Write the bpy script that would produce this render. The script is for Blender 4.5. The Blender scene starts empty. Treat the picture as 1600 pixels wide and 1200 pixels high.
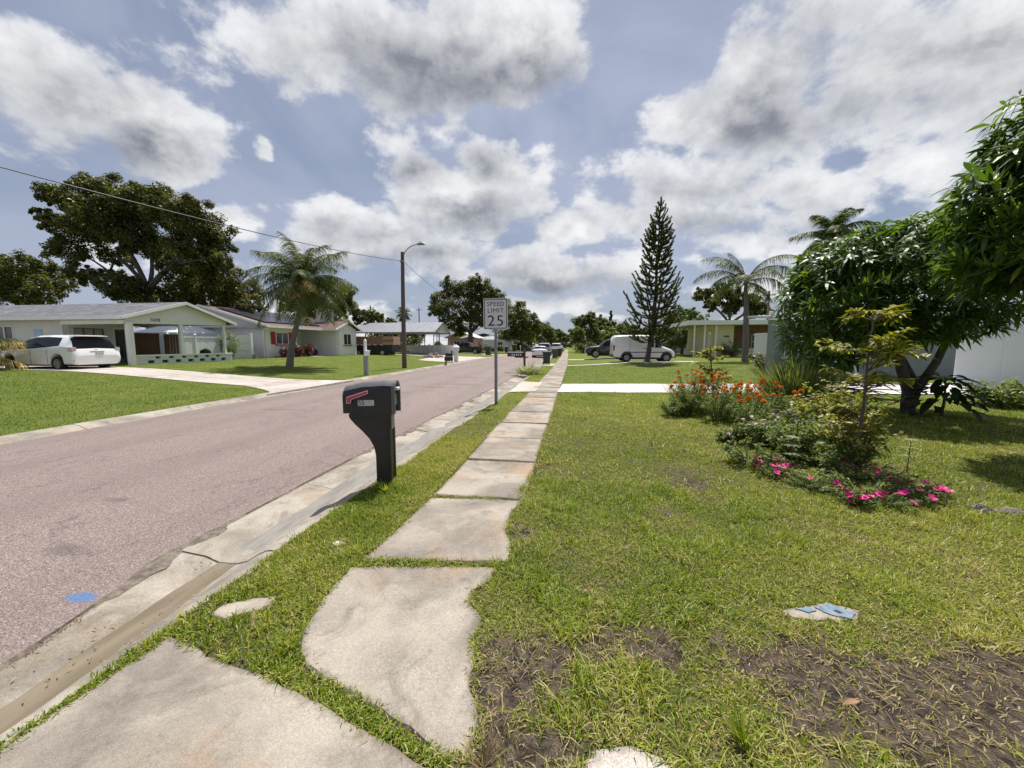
import bpy, math, random
import numpy as np
from mathutils import Vector, Matrix

# ------------------------------------------------------------------ camera, sky, sun, exposure
SC = bpy.context.scene
COL = SC.collection
R = math.radians
cam_d = bpy.data.cameras.new('camera'); CAM = bpy.data.objects.new('camera', cam_d); COL.objects.link(CAM)
cam_d.sensor_width = 36.0; cam_d.lens = 36.0 * 600.0 / 1600.0
cam_d.clip_start = 0.05; cam_d.clip_end = 6000
CAM.location = (0, 0, 1.5); CAM.rotation_euler = (R(90 - 5.805), 0, R(8.302))
SC.camera = CAM
SUN_EL, SUN_AZ = 67.0, 12.0          # azimuth from +Y (down the street), + = right
world = bpy.data.worlds.new('World'); SC.world = world; world.use_nodes = True
sun_d = bpy.data.lights.new('sun', 'SUN'); sun_d.energy = 5.0; sun_d.angle = R(0.6); sun_d.color = (1.0, 0.955, 0.88)
SUN = bpy.data.objects.new('sun', sun_d); COL.objects.link(SUN)
_sd = Vector((math.sin(R(SUN_AZ)) * math.cos(R(SUN_EL)), math.cos(R(SUN_AZ)) * math.cos(R(SUN_EL)), math.sin(R(SUN_EL))))
SUN.rotation_euler = _sd.to_track_quat('Z', 'Y').to_euler()
SC.view_settings.view_transform = 'Standard'; SC.view_settings.look = 'None'
SC.view_settings.exposure = 0.25; SC.view_settings.gamma = 1.0; SC.view_settings.use_curve_mapping = False

def mth(nt, op, a, b=None, c=None, clamp=False):
    n = nt.nodes.new('ShaderNodeMath'); n.operation = op; n.use_clamp = clamp
    for i, v in enumerate((a, b, c)):
        if v is None: continue
        if isinstance(v, (int, float)): n.inputs[i].default_value = v
        else: nt.links.new(v, n.inputs[i])
    return n.outputs[0]
def vmth(nt, op, a, b=None, out=0):
    n = nt.nodes.new('ShaderNodeVectorMath'); n.operation = op
    for i, v in enumerate((a, b)):
        if v is None: continue
        if isinstance(v, (tuple, list)): n.inputs[i].default_value = v
        else: nt.links.new(v, n.inputs[i])
    return n.outputs[out]
def sstep(nt, x, a, b):
    n = nt.nodes.new('ShaderNodeMapRange'); n.interpolation_type = 'SMOOTHSTEP'
    nt.links.new(x, n.inputs[0]); n.inputs[1].default_value = a; n.inputs[2].default_value = b
    return n.outputs[0]
def mixc(nt, f, a, b, mode='MIX'):
    n = nt.nodes.new('ShaderNodeMix'); n.data_type = 'RGBA'; n.blend_type = mode
    for i, v in ((0, f), (6, a), (7, b)):
        if isinstance(v, (int, float)): n.inputs[i].default_value = v
        elif isinstance(v, tuple): n.inputs[i].default_value = (*v[:3], 1)
        else: nt.links.new(v, n.inputs[i])
    return n.outputs[2]
def noise(nt, vec, scale, detail=5, rough=0.55, dist=0.0):
    n = nt.nodes.new('ShaderNodeTexNoise'); n.inputs['Scale'].default_value = scale
    n.inputs['Detail'].default_value = detail; n.inputs['Roughness'].default_value = rough
    n.inputs['Distortion'].default_value = dist
    if vec is not None: nt.links.new(vec, n.inputs['Vector'])
    return n.outputs[0]

CLOUDS = [(-0.298,0.607,0.258,0.071,1.05,0.07), (-0.518,0.598,0.146,0.050,0.75,0.18), (-0.068,0.630,0.091,0.055,0.85,-0.04), (-0.616,0.541,0.110,0.029,0.30,0.22), (-1.011,0.404,0.085,0.057,0.90,0.42), (-0.931,0.376,0.094,0.051,0.95,0.34), (-0.845,0.360,0.069,0.049,0.95,0.28), (-0.986,0.317,0.085,0.032,0.55,0.33), (-1.007,0.301,0.060,0.027,0.50,0.33), (0.406,0.484,0.085,0.074,0.85,-0.25), (0.332,0.450,0.105,0.038,0.60,-0.20), (0.459,0.421,0.074,0.051,0.60,-0.26), (0.604,0.442,0.160,0.071,0.62,-0.35), (0.697,0.453,0.089,0.048,0.60,-0.44), (0.537,0.525,0.111,0.034,0.50,-0.35), (0.672,0.356,0.074,0.036,0.50,-0.35), (0.313,0.340,0.141,0.046,0.60,-0.15), (0.456,0.309,0.098,0.039,0.60,-0.20), (0.249,0.318,0.082,0.026,0.50,-0.12), (0.663,0.295,0.068,0.039,0.65,-0.29), (0.731,0.297,0.039,0.027,0.40,-0.33), (-0.241,0.334,0.129,0.063,0.95,0.03), (-0.145,0.322,0.064,0.035,0.60,0.00), (-0.371,0.405,0.051,0.025,0.60,0.08), (-0.216,0.432,0.050,0.035,0.65,0.03), (-0.534,0.273,0.085,0.045,0.80,0.11), (-0.442,0.261,0.074,0.028,0.60,0.08), (-0.760,0.254,0.049,0.033,0.95,0.17), (-0.321,0.225,0.125,0.037,0.60,0.04), (-0.515,0.227,0.112,0.028,0.60,0.08), (-0.048,0.182,0.144,0.043,0.80,-0.02), (-0.112,0.220,0.097,0.030,0.60,-0.01), (0.015,0.276,0.094,0.028,0.60,-0.04), (0.137,0.283,0.089,0.041,0.50,-0.08), (0.330,0.269,0.140,0.032,0.55,-0.13), (0.406,0.214,0.070,0.026,0.50,-0.13), (0.094,0.200,0.076,0.037,0.50,-0.05), (-0.274,0.173,0.096,0.023,0.50,0.02), (-0.696,0.392,0.011,0.013,0.45,0.22), ]
DARKS = [(-0.268,0.565,0.259,0.049,1.00,0.05), (-0.460,0.541,0.113,0.034,0.43,0.14), (-0.387,0.589,0.183,0.044,0.70,0.11), (-0.114,0.573,0.089,0.041,0.50,-0.01), (-0.982,0.367,0.089,0.040,0.43,0.37), (-0.886,0.333,0.079,0.029,0.58,0.28), (-0.225,0.300,0.128,0.036,0.65,0.02), (-0.371,0.399,0.059,0.026,0.50,0.08), (-0.208,0.424,0.051,0.031,0.58,0.02), (0.414,0.437,0.091,0.048,0.58,-0.24), (0.484,0.490,0.070,0.053,0.29,-0.30), (0.632,0.397,0.110,0.031,0.43,-0.35), (0.679,0.438,0.099,0.029,0.29,-0.41), (0.302,0.323,0.105,0.022,0.36,-0.14), (-0.500,0.242,0.114,0.022,0.43,0.09), (-0.337,0.217,0.125,0.024,0.50,0.04), (-0.031,0.143,0.166,0.029,0.58,-0.02), (-0.145,0.175,0.130,0.022,0.36,0.00), (-0.517,0.185,0.130,0.016,0.43,0.07), (0.343,0.254,0.115,0.018,0.29,-0.13)]
def cloud_group(bumps, name, full):
    g = bpy.data.node_groups.new(name, 'ShaderNodeTree')
    g.interface.new_socket('Dir', in_out='INPUT', socket_type='NodeSocketVector')
    g.interface.new_socket('D', in_out='OUTPUT', socket_type='NodeSocketFloat')
    gi = g.nodes.new('NodeGroupInput'); go = g.nodes.new('NodeGroupOutput')
    d = vmth(g, 'NORMALIZE', gi.outputs[0])
    sc = vmth(g, 'MULTIPLY', d, (1.0, 1.0, 1.45))
    wn = g.nodes.new('ShaderNodeTexNoise'); wn.inputs['Scale'].default_value = 5.0; wn.inputs['Detail'].default_value = 4; g.links.new(sc, wn.inputs['Vector'])
    dw = vmth(g, 'ADD', d, vmth(g, 'MULTIPLY', vmth(g, 'SUBTRACT', wn.outputs['Color'], (0.5, 0.5, 0.5)), (0.10, 0.10, 0.07)))
    s = g.nodes.new('ShaderNodeSeparateXYZ'); g.links.new(vmth(g, 'NORMALIZE', dw), s.inputs[0])
    az = mth(g, 'ARCTAN2', s.outputs[0], s.outputs[1]); el = mth(g, 'ARCSINE', s.outputs[2])
    acc = None
    for a, e, ra, re, st, tl in bumps:
        da = mth(g, 'SUBTRACT', az, a)
        qx = mth(g, 'MULTIPLY', da, 1.0 / (ra * 1.5))
        qy = mth(g, 'MULTIPLY', mth(g, 'SUBTRACT', mth(g, 'SUBTRACT', el, e), mth(g, 'MULTIPLY', da, tl)), 1.0 / (re * 1.5))
        r2 = mth(g, 'ADD', mth(g, 'MULTIPLY', qx, qx), mth(g, 'MULTIPLY', qy, qy))
        b = mth(g, 'MULTIPLY_ADD', mth(g, 'SQRT', r2), -st, st)
        acc = b if acc is None else mth(g, 'SMOOTH_MAX', acc, b, 0.12)
    if not full:
        g.links.new(acc, go.inputs[0]); return g
    sp = g.nodes.new('ShaderNodeSeparateXYZ'); g.links.new(d, sp.inputs[0])
    zz = mth(g, 'ADD', mth(g, 'MAXIMUM', sp.outputs[2], 0.0), 0.16)
    px = mth(g, 'DIVIDE', sp.outputs[0], zz); py = mth(g, 'DIVIDE', sp.outputs[1], zz)
    cb = g.nodes.new('ShaderNodeCombineXYZ'); g.links.new(px, cb.inputs[0]); g.links.new(py, cb.inputs[1]); cb.inputs[2].default_value = 3.7
    base = mth(g, 'MULTIPLY_ADD', noise(g, cb.outputs[0], 1.15, 3, 0.5), 2.4, -1.66)
    base = mth(g, 'ADD', base, mth(g, 'MULTIPLY', sstep(g, sp.outputs[2], 0.30, 0.10), 0.42))
    acc = mth(g, 'MAXIMUM', acc, base)
    n1 = noise(g, sc, 7.0, 10, 0.6, 0.1)
    n2 = noise(g, cb.outputs[0], 3.2, 6, 0.6)
    tot = mth(g, 'ADD', acc, mth(g, 'ADD', mth(g, 'MULTIPLY_ADD', n1, 2.1, -1.03), mth(g, 'MULTIPLY_ADD', n2, 0.16, -0.08)))
    g.links.new(tot, go.inputs[0])
    return g
def build_sky():
    nt = world.node_tree; nt.nodes.clear()
    out = nt.nodes.new('ShaderNodeOutputWorld')
    sky = nt.nodes.new('ShaderNodeTexSky'); sky.sky_type = 'NISHITA'; sky.sun_disc = False
    sky.sun_elevation = R(SUN_EL); sky.sun_rotation = R(SUN_AZ); sky.air_density = 1.0; sky.dust_density = 1.6; sky.ozone_density = 1.5
    bg = nt.nodes.new('ShaderNodeBackground'); bg.inputs[1].default_value = 0.062
    tc = nt.nodes.new('ShaderNodeTexCoord'); d = tc.outputs['Generated']
    g = cloud_group(CLOUDS, 'cloud_density', True); gd = cloud_group(DARKS, 'cloud_shade', False)
    def dens(v, g):
        n = nt.nodes.new('ShaderNodeGroup'); n.node_tree = g; nt.links.new(v, n.inputs[0]); return n.outputs[0]
    D = dens(d, g); DK = dens(d, gd)
    mask = mth(nt, 'MULTIPLY', sstep(nt, D, -0.04, 0.26), mth(nt, 'MULTIPLY_ADD', sstep(nt, D, 0.0, 0.7), 0.25, 0.75))
    sc1 = vmth(nt, 'MULTIPLY', d, (1.0, 1.0, 1.45)); sc2 = vmth(nt, 'ADD', sc1, (0.0, 0.0, 0.04))
    lit = sstep(nt, mth(nt, 'SUBTRACT', noise(nt, sc1, 7.0, 9, 0.6, 0.1), noise(nt, sc2, 7.0, 9, 0.6, 0.1)), -0.20, 0.14)
    thick = sstep(nt, D, 0.25, 1.1)
    nz = noise(nt, d, 9, 6, 0.6)
    dk = sstep(nt, mth(nt, 'ADD', DK, mth(nt, 'MULTIPLY_ADD', nz, 1.3, -0.65)), -0.45, 0.95)
    dark = mth(nt, 'ADD', mth(nt, 'MULTIPLY', dk, 0.88), mth(nt, 'MULTIPLY', mth(nt, 'SUBTRACT', 1.0, lit), mth(nt, 'MULTIPLY_ADD', thick, 0.34, 0.26)), clamp=True)
    ccol = mixc(nt, dark, (1.0, 1.0, 1.0), (0.235, 0.25, 0.29))
    cbg = nt.nodes.new('ShaderNodeBackground'); nt.links.new(ccol, cbg.inputs[0]); cbg.inputs[1].default_value = 0.84
    # thin high veil
    vs = vmth(nt, 'MULTIPLY', d, (1.6, 0.8, 2.2))
    veil = sstep(nt, noise(nt, vs, 1.6, 5, 0.55, 0.8), 0.28, 0.72)
    veil = mth(nt, 'MULTIPLY_ADD', veil, 0.50, 0.24)
    skyc = mixc(nt, 0.16, sky.outputs[0], (3.4, 4.2, 7.4))
    nt.links.new(skyc, bg.inputs[0])
    vb = nt.nodes.new('ShaderNodeBackground'); vb.inputs[0].default_value = (0.53, 0.585, 0.74, 1); vb.inputs[1].default_value = 0.78
    m1 = nt.nodes.new('ShaderNodeMixShader'); nt.links.new(veil, m1.inputs[0]); nt.links.new(bg.outputs[0], m1.inputs[1]); nt.links.new(vb.outputs[0], m1.inputs[2])
    m2 = nt.nodes.new('ShaderNodeMixShader'); nt.links.new(mth(nt, 'MULTIPLY', mask, 0.93), m2.inputs[0]); nt.links.new(m1.outputs[0], m2.inputs[1]); nt.links.new(cbg.outputs[0], m2.inputs[2])
    nt.links.new(m2.outputs[0], out.inputs[0])
    world.cycles.sampling_method = 'MANUAL'; world.cycles.sample_map_resolution = 512
build_sky()

# ------------------------------------------------------------------ helpers
rng = np.random.default_rng(7); random.seed(7)
def tag(o, label=None, cat=None, group=None, kind=None):
    if label: o['label'] = label
    if cat: o['category'] = cat
    if group: o['group'] = group
    if kind: o['kind'] = kind
    return o
def thing(name, label, cat, loc=(0, 0, 0), rz=0.0, group=None):
    o = bpy.data.objects.new(name, None); COL.objects.link(o); o.empty_display_size = 0.2
    o.location = loc; o.rotation_euler = (0, 0, rz)
    return tag(o, label, cat, group)
def copy_tree(o, parent=None):
    c = o.copy(); COL.objects.link(c); c.parent = parent
    for ch in list(o.children): copy_tree(ch, c)
    return c
def offs(parent):
    v = Vector((0, 0, 0))
    while parent is not None: v += Vector(parent.location); parent = parent.parent
    return v
def link(name, me, parent=None, mat=None):
    o = bpy.data.objects.new(name, me); COL.objects.link(o); o.parent = parent
    if mat is not None and len(me.materials) == 0: me.materials.append(mat)
    return o
class MB:
    def __init__(s): s.v = []; s.f = []
    def add(s, vs, fs):
        k = len(s.v); s.v += [tuple(map(float, p)) for p in vs]; s.f += [tuple(i + k for i in f) for f in fs]; return s
    def box(s, x0, x1, y0, y1, z0, z1):
        return s.add([(x0, y0, z0), (x1, y0, z0), (x1, y1, z0), (x0, y1, z0), (x0, y0, z1), (x1, y0, z1), (x1, y1, z1), (x0, y1, z1)],
                     [(0, 3, 2, 1), (4, 5, 6, 7), (0, 1, 5, 4), (1, 2, 6, 5), (2, 3, 7, 6), (3, 0, 4, 7)])
    def obox(s, c, sz, M=None):
        hx, hy, hz = sz[0] / 2, sz[1] / 2, sz[2] / 2; c = Vector(c); M = M or Matrix.Identity(3)
        P = [c + M @ Vector((a * hx, b * hy, d * hz)) for a, b, d in ((-1, -1, -1), (1, -1, -1), (1, 1, -1), (-1, 1, -1), (-1, -1, 1), (1, -1, 1), (1, 1, 1), (-1, 1, 1))]
        return s.add(P, [(0, 3, 2, 1), (4, 5, 6, 7), (0, 1, 5, 4), (1, 2, 6, 5), (2, 3, 7, 6), (3, 0, 4, 7)])
    def tube(s, pts, rad, n=8, cap=True):
        pts = [Vector(p) for p in pts]; m = len(pts)
        if isinstance(rad, (int, float)): rad = [rad] * m
        vs = []; up = None
        for i, p in enumerate(pts):
            t = (pts[min(i + 1, m - 1)] - pts[max(i - 1, 0)])
            if t.length < 1e-9: t = Vector((0, 0, 1))
            t.normalize()
            if up is None: up = Vector((1, 0, 0)) if abs(t.x) < 0.9 else Vector((0, 1, 0))
            a = (up - t * up.dot(t)).normalized(); up = a; b = t.cross(a)
            vs += [p + (a * math.cos(2 * math.pi * k / n) + b * math.sin(2 * math.pi * k / n)) * rad[i] for k in range(n)]
        fs = [(i * n + k, i * n + (k + 1) % n, (i + 1) * n + (k + 1) % n, (i + 1) * n + k) for i in range(m - 1) for k in range(n)]
        if cap: fs += [tuple(range(n - 1, -1, -1)), tuple((m - 1) * n + k for k in range(n))]
        return s.add(vs, fs)
    def lathe(s, prof, n=20, c=(0, 0, 0), axis='z', cap=True):
        vs = []
        for r, h in prof:
            for k in range(n):
                a = 2 * math.pi * k / n
                p = (r * math.cos(a), r * math.sin(a), h)
                if axis == 'y': p = (p[0], p[2], p[1])
                if axis == 'x': p = (p[2], p[0], p[1])
                vs.append((p[0] + c[0], p[1] + c[1], p[2] + c[2]))
        m = len(prof)
        fs = [(i * n + k, i * n + (k + 1) % n, (i + 1) * n + (k + 1) % n, (i + 1) * n + k) for i in range(m - 1) for k in range(n)]
        if cap: fs += [tuple(range(n - 1, -1, -1)), tuple((m - 1) * n + k for k in range(n))]
        return s.add(vs, fs)
    def prism(s, poly, axis, a0, a1):
        n = len(poly)
        def P(u, v, w): return {'x': (w, u, v), 'y': (u, w, v), 'z': (u, v, w)}[axis]
        return s.add([P(u, v, a0) for u, v in poly] + [P(u, v, a1) for u, v in poly],
                     [tuple(range(n - 1, -1, -1)), tuple(range(n, 2 * n))] + [(i, (i + 1) % n, n + (i + 1) % n, n + i) for i in range(n)])
    def ell(s, c, r, nu=12, nv=8, jit=0.0):
        vs = [(c[0], c[1], c[2] - r[2])]
        for j in range(1, nv):
            t = -math.pi / 2 + math.pi * j / nv
            for i in range(nu):
                a = 2 * math.pi * i / nu; q = 1 + random.uniform(-jit, jit)
                vs.append((c[0] + r[0] * math.cos(t) * math.cos(a) * q, c[1] + r[1] * math.cos(t) * math.sin(a) * q, c[2] + r[2] * math.sin(t) * q))
        vs.append((c[0], c[1], c[2] + r[2])); L = len(vs) - 1
        fs = [(0, 1 + (i + 1) % nu, 1 + i) for i in range(nu)]
        for j in range(nv - 2):
            fs += [(1 + j * nu + i, 1 + j * nu + (i + 1) % nu, 1 + (j + 1) * nu + (i + 1) % nu, 1 + (j + 1) * nu + i) for i in range(nu)]
        fs += [(L, 1 + (nv - 2) * nu + i, 1 + (nv - 2) * nu + (i + 1) % nu) for i in range(nu)]
        return s.add(vs, fs)
    def build(s, name, mat, parent=None, smooth=False, local=False, bevel=0.0):
        me = bpy.data.meshes.new(name)
        o3 = Vector((0, 0, 0)) if (local or parent is None) else offs(parent)
        me.from_pydata([(p[0] - o3.x, p[1] - o3.y, p[2] - o3.z) for p in s.v], [], s.f)
        if mat is not None: me.materials.append(mat)
        me.update()
        if smooth:
            me.polygons.foreach_set('use_smooth', [True] * len(me.polygons))
            try: me.set_sharp_from_angle(angle=R(38))
            except Exception: pass
        o = link(name, me, parent)
        if bevel > 0:
            b = o.modifiers.new('bevel', 'BEVEL'); b.width = bevel; b.segments = 2; b.limit_method = 'ANGLE'; b.angle_limit = R(40)
        return o
def norm(a): return a / np.maximum(np.linalg.norm(a, axis=-1, keepdims=True), 1e-9)
class Q:                                               # many small quads held in numpy arrays
    def __init__(s): s.q = []; s.r = []
    def add(s, quads, r): s.q.append(quads.astype(np.float32)); s.r.append(np.broadcast_to(np.asarray(r, np.float32), (len(quads),)).copy()); return s
    def blades(s, base, d, side, L, W, bend, segs=2, shape='grass', r=None):
        n = len(base); L = np.broadcast_to(L, (n,)); W = np.broadcast_to(W, (n,)); bend = np.broadcast_to(bend, (n,))
        if r is None: r = rng.random(n)
        pts = []
        for k in range(segs + 1):
            t = k / segs
            w = {'grass': (1 - t) ** 0.6 * 0.95 + 0.05, 'leaf': max(0.06, math.sin(math.pi * (0.06 + 0.92 * t)) ** 0.8), 'flat': 1.0 - 0.55 * t}[shape]
            p = base + d * (L * t)[:, None]; p = p + np.array([0, 0, -1.0]) * (bend * L * t * t)[:, None]
            h = side * (W * w * 0.5)[:, None]; pts.append((p - h, p + h))
        for k in range(segs):
            s.add(np.stack([pts[k][0], pts[k][1], pts[k + 1][1], pts[k + 1][0]], 1), r)
        return s
    def diamonds(s, c, d, nrm, L, W, r=None):
        n = len(c); side = norm(np.cross(d, nrm)); L = np.broadcast_to(L, (n,))[:, None]; W = np.broadcast_to(W, (n,))[:, None]
        f = nrm * (W * 0.25)
        s.add(np.stack([c - d * L / 2, c + side * W / 2 + f, c + d * L / 2, c - side * W / 2 + f], 1), rng.random(n) if r is None else r); return s
    def build(s, name, mat, parent=None, local=False, kind=None):
        q = np.concatenate(s.q); r = np.concatenate(s.r); n = len(q)
        v = q.reshape(-1, 3)
        if parent is not None and not local: v = v - np.array(offs(parent), np.float32)
        me = bpy.data.meshes.new(name)
        me.vertices.add(n * 4); me.vertices.foreach_set('co', np.ascontiguousarray(v, np.float32).ravel())
        me.loops.add(n * 4); me.loops.foreach_set('vertex_index', np.arange(n * 4, dtype=np.int32))
        me.polygons.add(n); me.polygons.foreach_set('loop_start', np.arange(0, n * 4, 4, dtype=np.int32))
        try: me.polygons.foreach_set('loop_total', np.full(n, 4, np.int32))
        except Exception: pass
        a = me.attributes.new('rnd', 'FLOAT', 'FACE'); a.data.foreach_set('value', r.astype(np.float32))
        me.materials.append(mat); me.update(calc_edges=True)
        o = link(name, me, parent)
        if kind: o['kind'] = kind
        return o
def rdir(n):
    return norm(rng.normal(size=(n, 3)))
def perp(a):
    return norm(np.cross(a, rdir(len(a))))
def vnoise(x, y, s, seed=0):                            # smooth 2-D value noise in 0..1
    x = np.asarray(x, float) / s + 31.7 * seed + 1000; y = np.asarray(y, float) / s + 17.3 * seed + 1000
    xi = np.floor(x).astype(np.int64); yi = np.floor(y).astype(np.int64); fx = x - xi; fy = y - yi
    fx = fx * fx * (3 - 2 * fx); fy = fy * fy * (3 - 2 * fy)
    def h(a, b):
        k = (a * 374761393 + b * 668265263 + seed * 974634777) & 0x7fffffff
        k = ((k ^ (k >> 13)) * 1274126177) & 0x7fffffff
        return ((k ^ (k >> 16)) & 0xffff) / 65535.0
    return (h(xi, yi) * (1 - fx) + h(xi + 1, yi) * fx) * (1 - fy) + (h(xi, yi + 1) * (1 - fx) + h(xi + 1, yi + 1) * fx) * fy
def fbm(x, y, s, seed=0): return 0.55 * vnoise(x, y, s, seed) + 0.3 * vnoise(x, y, s / 2.3, seed + 1) + 0.15 * vnoise(x, y, s / 5.1, seed + 2)
def inpoly(x, y, poly):
    ins = np.zeros(np.shape(x), bool); n = len(poly)
    for i in range(n):
        x0, y0 = poly[i]; x1, y1 = poly[(i + 1) % n]
        if y0 == y1: continue
        c = ((y0 > y) != (y1 > y)) & (x < (x1 - x0) * (y - y0) / (y1 - y0) + x0); ins ^= c
    return ins

# ------------------------------------------------------------------ materials
def newmat(name):
    m = bpy.data.materials.new(name); m.use_nodes = True; nt = m.node_tree
    return m, nt, nt.nodes['Principled BSDF']
def setc(nt, sock, v):
    if isinstance(v, tuple): sock.default_value = (*v[:3], 1)
    else: nt.links.new(v, sock)
def ocoord(nt): return nt.nodes.new('ShaderNodeTexCoord').outputs['Object']
def bumpn(nt, b, h, strength, dist=0.02):
    n = nt.nodes.new('ShaderNodeBump'); n.inputs['Strength'].default_value = strength; n.inputs['Distance'].default_value = dist
    nt.links.new(h, n.inputs['Height']); nt.links.new(n.outputs[0], b.inputs['Normal'])
def pm(name, c1, c2=None, scale=4.0, rough=0.6, metal=0.0, bump=0.0, bscale=60.0, spec=0.5, coat=0.0, stretch=None):
    m, nt, b = newmat(name); b.inputs['Roughness'].default_value = rough; b.inputs['Metallic'].default_value = metal
    b.inputs['Specular IOR Level'].default_value = spec; b.inputs['Coat Weight'].default_value = coat; b.inputs['Coat Roughness'].default_value = 0.06
    oc = ocoord(nt)
    if stretch: oc = vmth(nt, 'MULTIPLY', oc, stretch)
    if c2 is None: c2 = tuple(x * 0.82 for x in c1)
    f = sstep(nt, noise(nt, oc, scale, 7, 0.62), 0.3, 0.72)
    setc(nt, b.inputs['Base Color'], mixc(nt, f, c1, c2))
    if bump: bumpn(nt, b, noise(nt, oc, bscale, 4, 0.6), bump, 0.01)
    return m
def leafmat(name, cols, trans=0.3, rough=0.5, spec=0.3, tcol=None):
    m, nt, b = newmat(name); b.inputs['Roughness'].default_value = rough; b.inputs['Specular IOR Level'].default_value = spec
    at = nt.nodes.new('ShaderNodeAttribute'); at.attribute_name = 'rnd'
    cr = nt.nodes.new('ShaderNodeValToRGB'); e = cr.color_ramp.elements
    for i, c in enumerate(cols):
        p = i / max(1, len(cols) - 1)
        el = e[i] if i < 2 and len(cols) > 1 else e.new(p)
        el.position = p; el.color = (*c, 1)
    nt.links.new(at.outputs['Fac'], cr.inputs[0]); nt.links.new(cr.outputs[0], b.inputs['Base Color'])
    tr = nt.nodes.new('ShaderNodeBsdfTranslucent')
    tc = mixc(nt, 1.0, cr.outputs[0], tcol or (1.5, 1.5, 0.55), 'MULTIPLY'); nt.links.new(tc, tr.inputs[0])
    mx = nt.nodes.new('ShaderNodeMixShader'); mx.inputs[0].default_value = trans
    nt.links.new(b.outputs[0], mx.inputs[1]); nt.links.new(tr.outputs[0], mx.inputs[2])
    nt.links.new(mx.outputs[0], nt.nodes['Material Output'].inputs[0])
    return m
def concrete(name, base, dark, warm, scale=1.0, wet=0.0):
    m, nt, b = newmat(name); oc = ocoord(nt)
    b.inputs['Roughness'].default_value = 0.88; b.inputs['Specular IOR Level'].default_value = 0.25
    g = noise(nt, oc, 90 * scale, 3, 0.7); mid = sstep(nt, noise(nt, oc, 1.1 * scale, 8, 0.62, 0.5), 0.36, 0.64)
    st = sstep(nt, noise(nt, oc, 2.6 * scale, 8, 0.66, 1.0), 0.50, 0.68); wr = sstep(nt, noise(nt, vmth(nt, 'ADD', oc, (7.3, 2.1, 0)), 1.0 * scale, 6, 0.6, 0.6), 0.50, 0.66)
    c = mixc(nt, mid, base, dark); c = mixc(nt, mth(nt, 'MULTIPLY', wr, 0.5), c, warm); c = mixc(nt, mth(nt, 'MULTIPLY', st, 0.55), c, tuple(x * 0.6 for x in dark))
    wh = sstep(nt, noise(nt, vmth(nt, 'ADD', oc, (1.3, 9.1, 0)), 5.5 * scale, 6, 0.7, 0.8), 0.62, 0.74); c = mixc(nt, mth(nt, 'MULTIPLY', wh, 0.3), c, tuple(min(0.8, x * 1.25) for x in base))
    sp = sstep(nt, noise(nt, oc, 240 * scale, 2, 0.8), 0.32, 0.68)
    c = mixc(nt, 1.0, c, mixc(nt, sp, (0.66, 0.65, 0.63), (1.18, 1.18, 1.18)), 'MULTIPLY')
    sp2 = sstep(nt, noise(nt, oc, 60 * scale, 4, 0.75), 0.40, 0.68)
    c = mixc(nt, 1.0, c, mixc(nt, sp2, (1.03, 1.03, 1.03), (0.86, 0.85, 0.84)), 'MULTIPLY')
    cr = sstep(nt, mth(nt, 'ABSOLUTE', mth(nt, 'SUBTRACT', noise(nt, vmth(nt, 'ADD', oc, (3.0, 5.0, 0)), 0.9 * scale, 7, 0.6), 0.5)), 0.004, 0.0005)
    c = mixc(nt, mth(nt, 'MULTIPLY', cr, 0.18), c, tuple(x * 0.3 for x in dark))
    ed = nt.nodes.new('ShaderNodeAttribute'); ed.attribute_name = 'edge'
    ef = sstep(nt, mth(nt, 'ADD', ed.outputs['Fac'], mth(nt, 'MULTIPLY_ADD', noise(nt, oc, 16, 6, 0.7), 1.3, -0.65)), 0.45, 1.05)
    c = mixc(nt, mth(nt, 'MULTIPLY', ef, 0.75), c, (0.13, 0.098, 0.066))
    setc(nt, b.inputs['Base Color'], c)
    bumpn(nt, b, mth(nt, 'ADD', mth(nt, 'MULTIPLY', g, 0.7), noise(nt, oc, 11 * scale, 5, 0.6)), 0.4, 0.010)
    return m

# ------------------------------------------------------------------ terrain, road, gutters, pavement
cl = lambda v: np.clip(v, 0, 1)
def sst(a, b, x): t = np.clip((np.asarray(x, float) - a) / (b - a), 0, 1); return t * t * (3 - 2 * t)
def roadL(y): return -8.8 - 0.75 * cl(np.asarray(y, float) / 40)
def roadR(y): return -2.95 + 0.23 * (1 - sst(1.2, 2.5, y)) + 0.27 * cl((np.asarray(y, float) - 5) / 10)
def kerbB(y): return -2.12 + 0.27 * cl((np.asarray(y, float) - 2) / 10)
def swL(y): return -1.36 + 0.36 * cl((np.asarray(y, float) - 2) / 25)
def swR(y): return -0.43 + 0.40 * cl((np.asarray(y, float) - 2) / 27)
def terr(x, y):
    x = np.asarray(x, float); y = np.asarray(y, float)
    left = -0.05 + 0.48 * sst(0, 12.5, roadL(y) - 0.55 - x)
    right = 0.25 * sst(0, 6, x) * sst(16, 28, y) + 0.02 * (fbm(x, y, 0.9, 4) - 0.5)
    return np.where(x < -6, left, right)
def tz(x, y): return float(terr(x, y))
def gsurf(x, y):
    x = np.asarray(x, float); y = np.asarray(y, float)
    return terr(x, y) + 0.035 * (fbm(x, y, 0.35, 21) - 0.5) * ((x > -2) & (y < 14) & (y > -1)) - 0.014 * bare(x, y)
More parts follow.
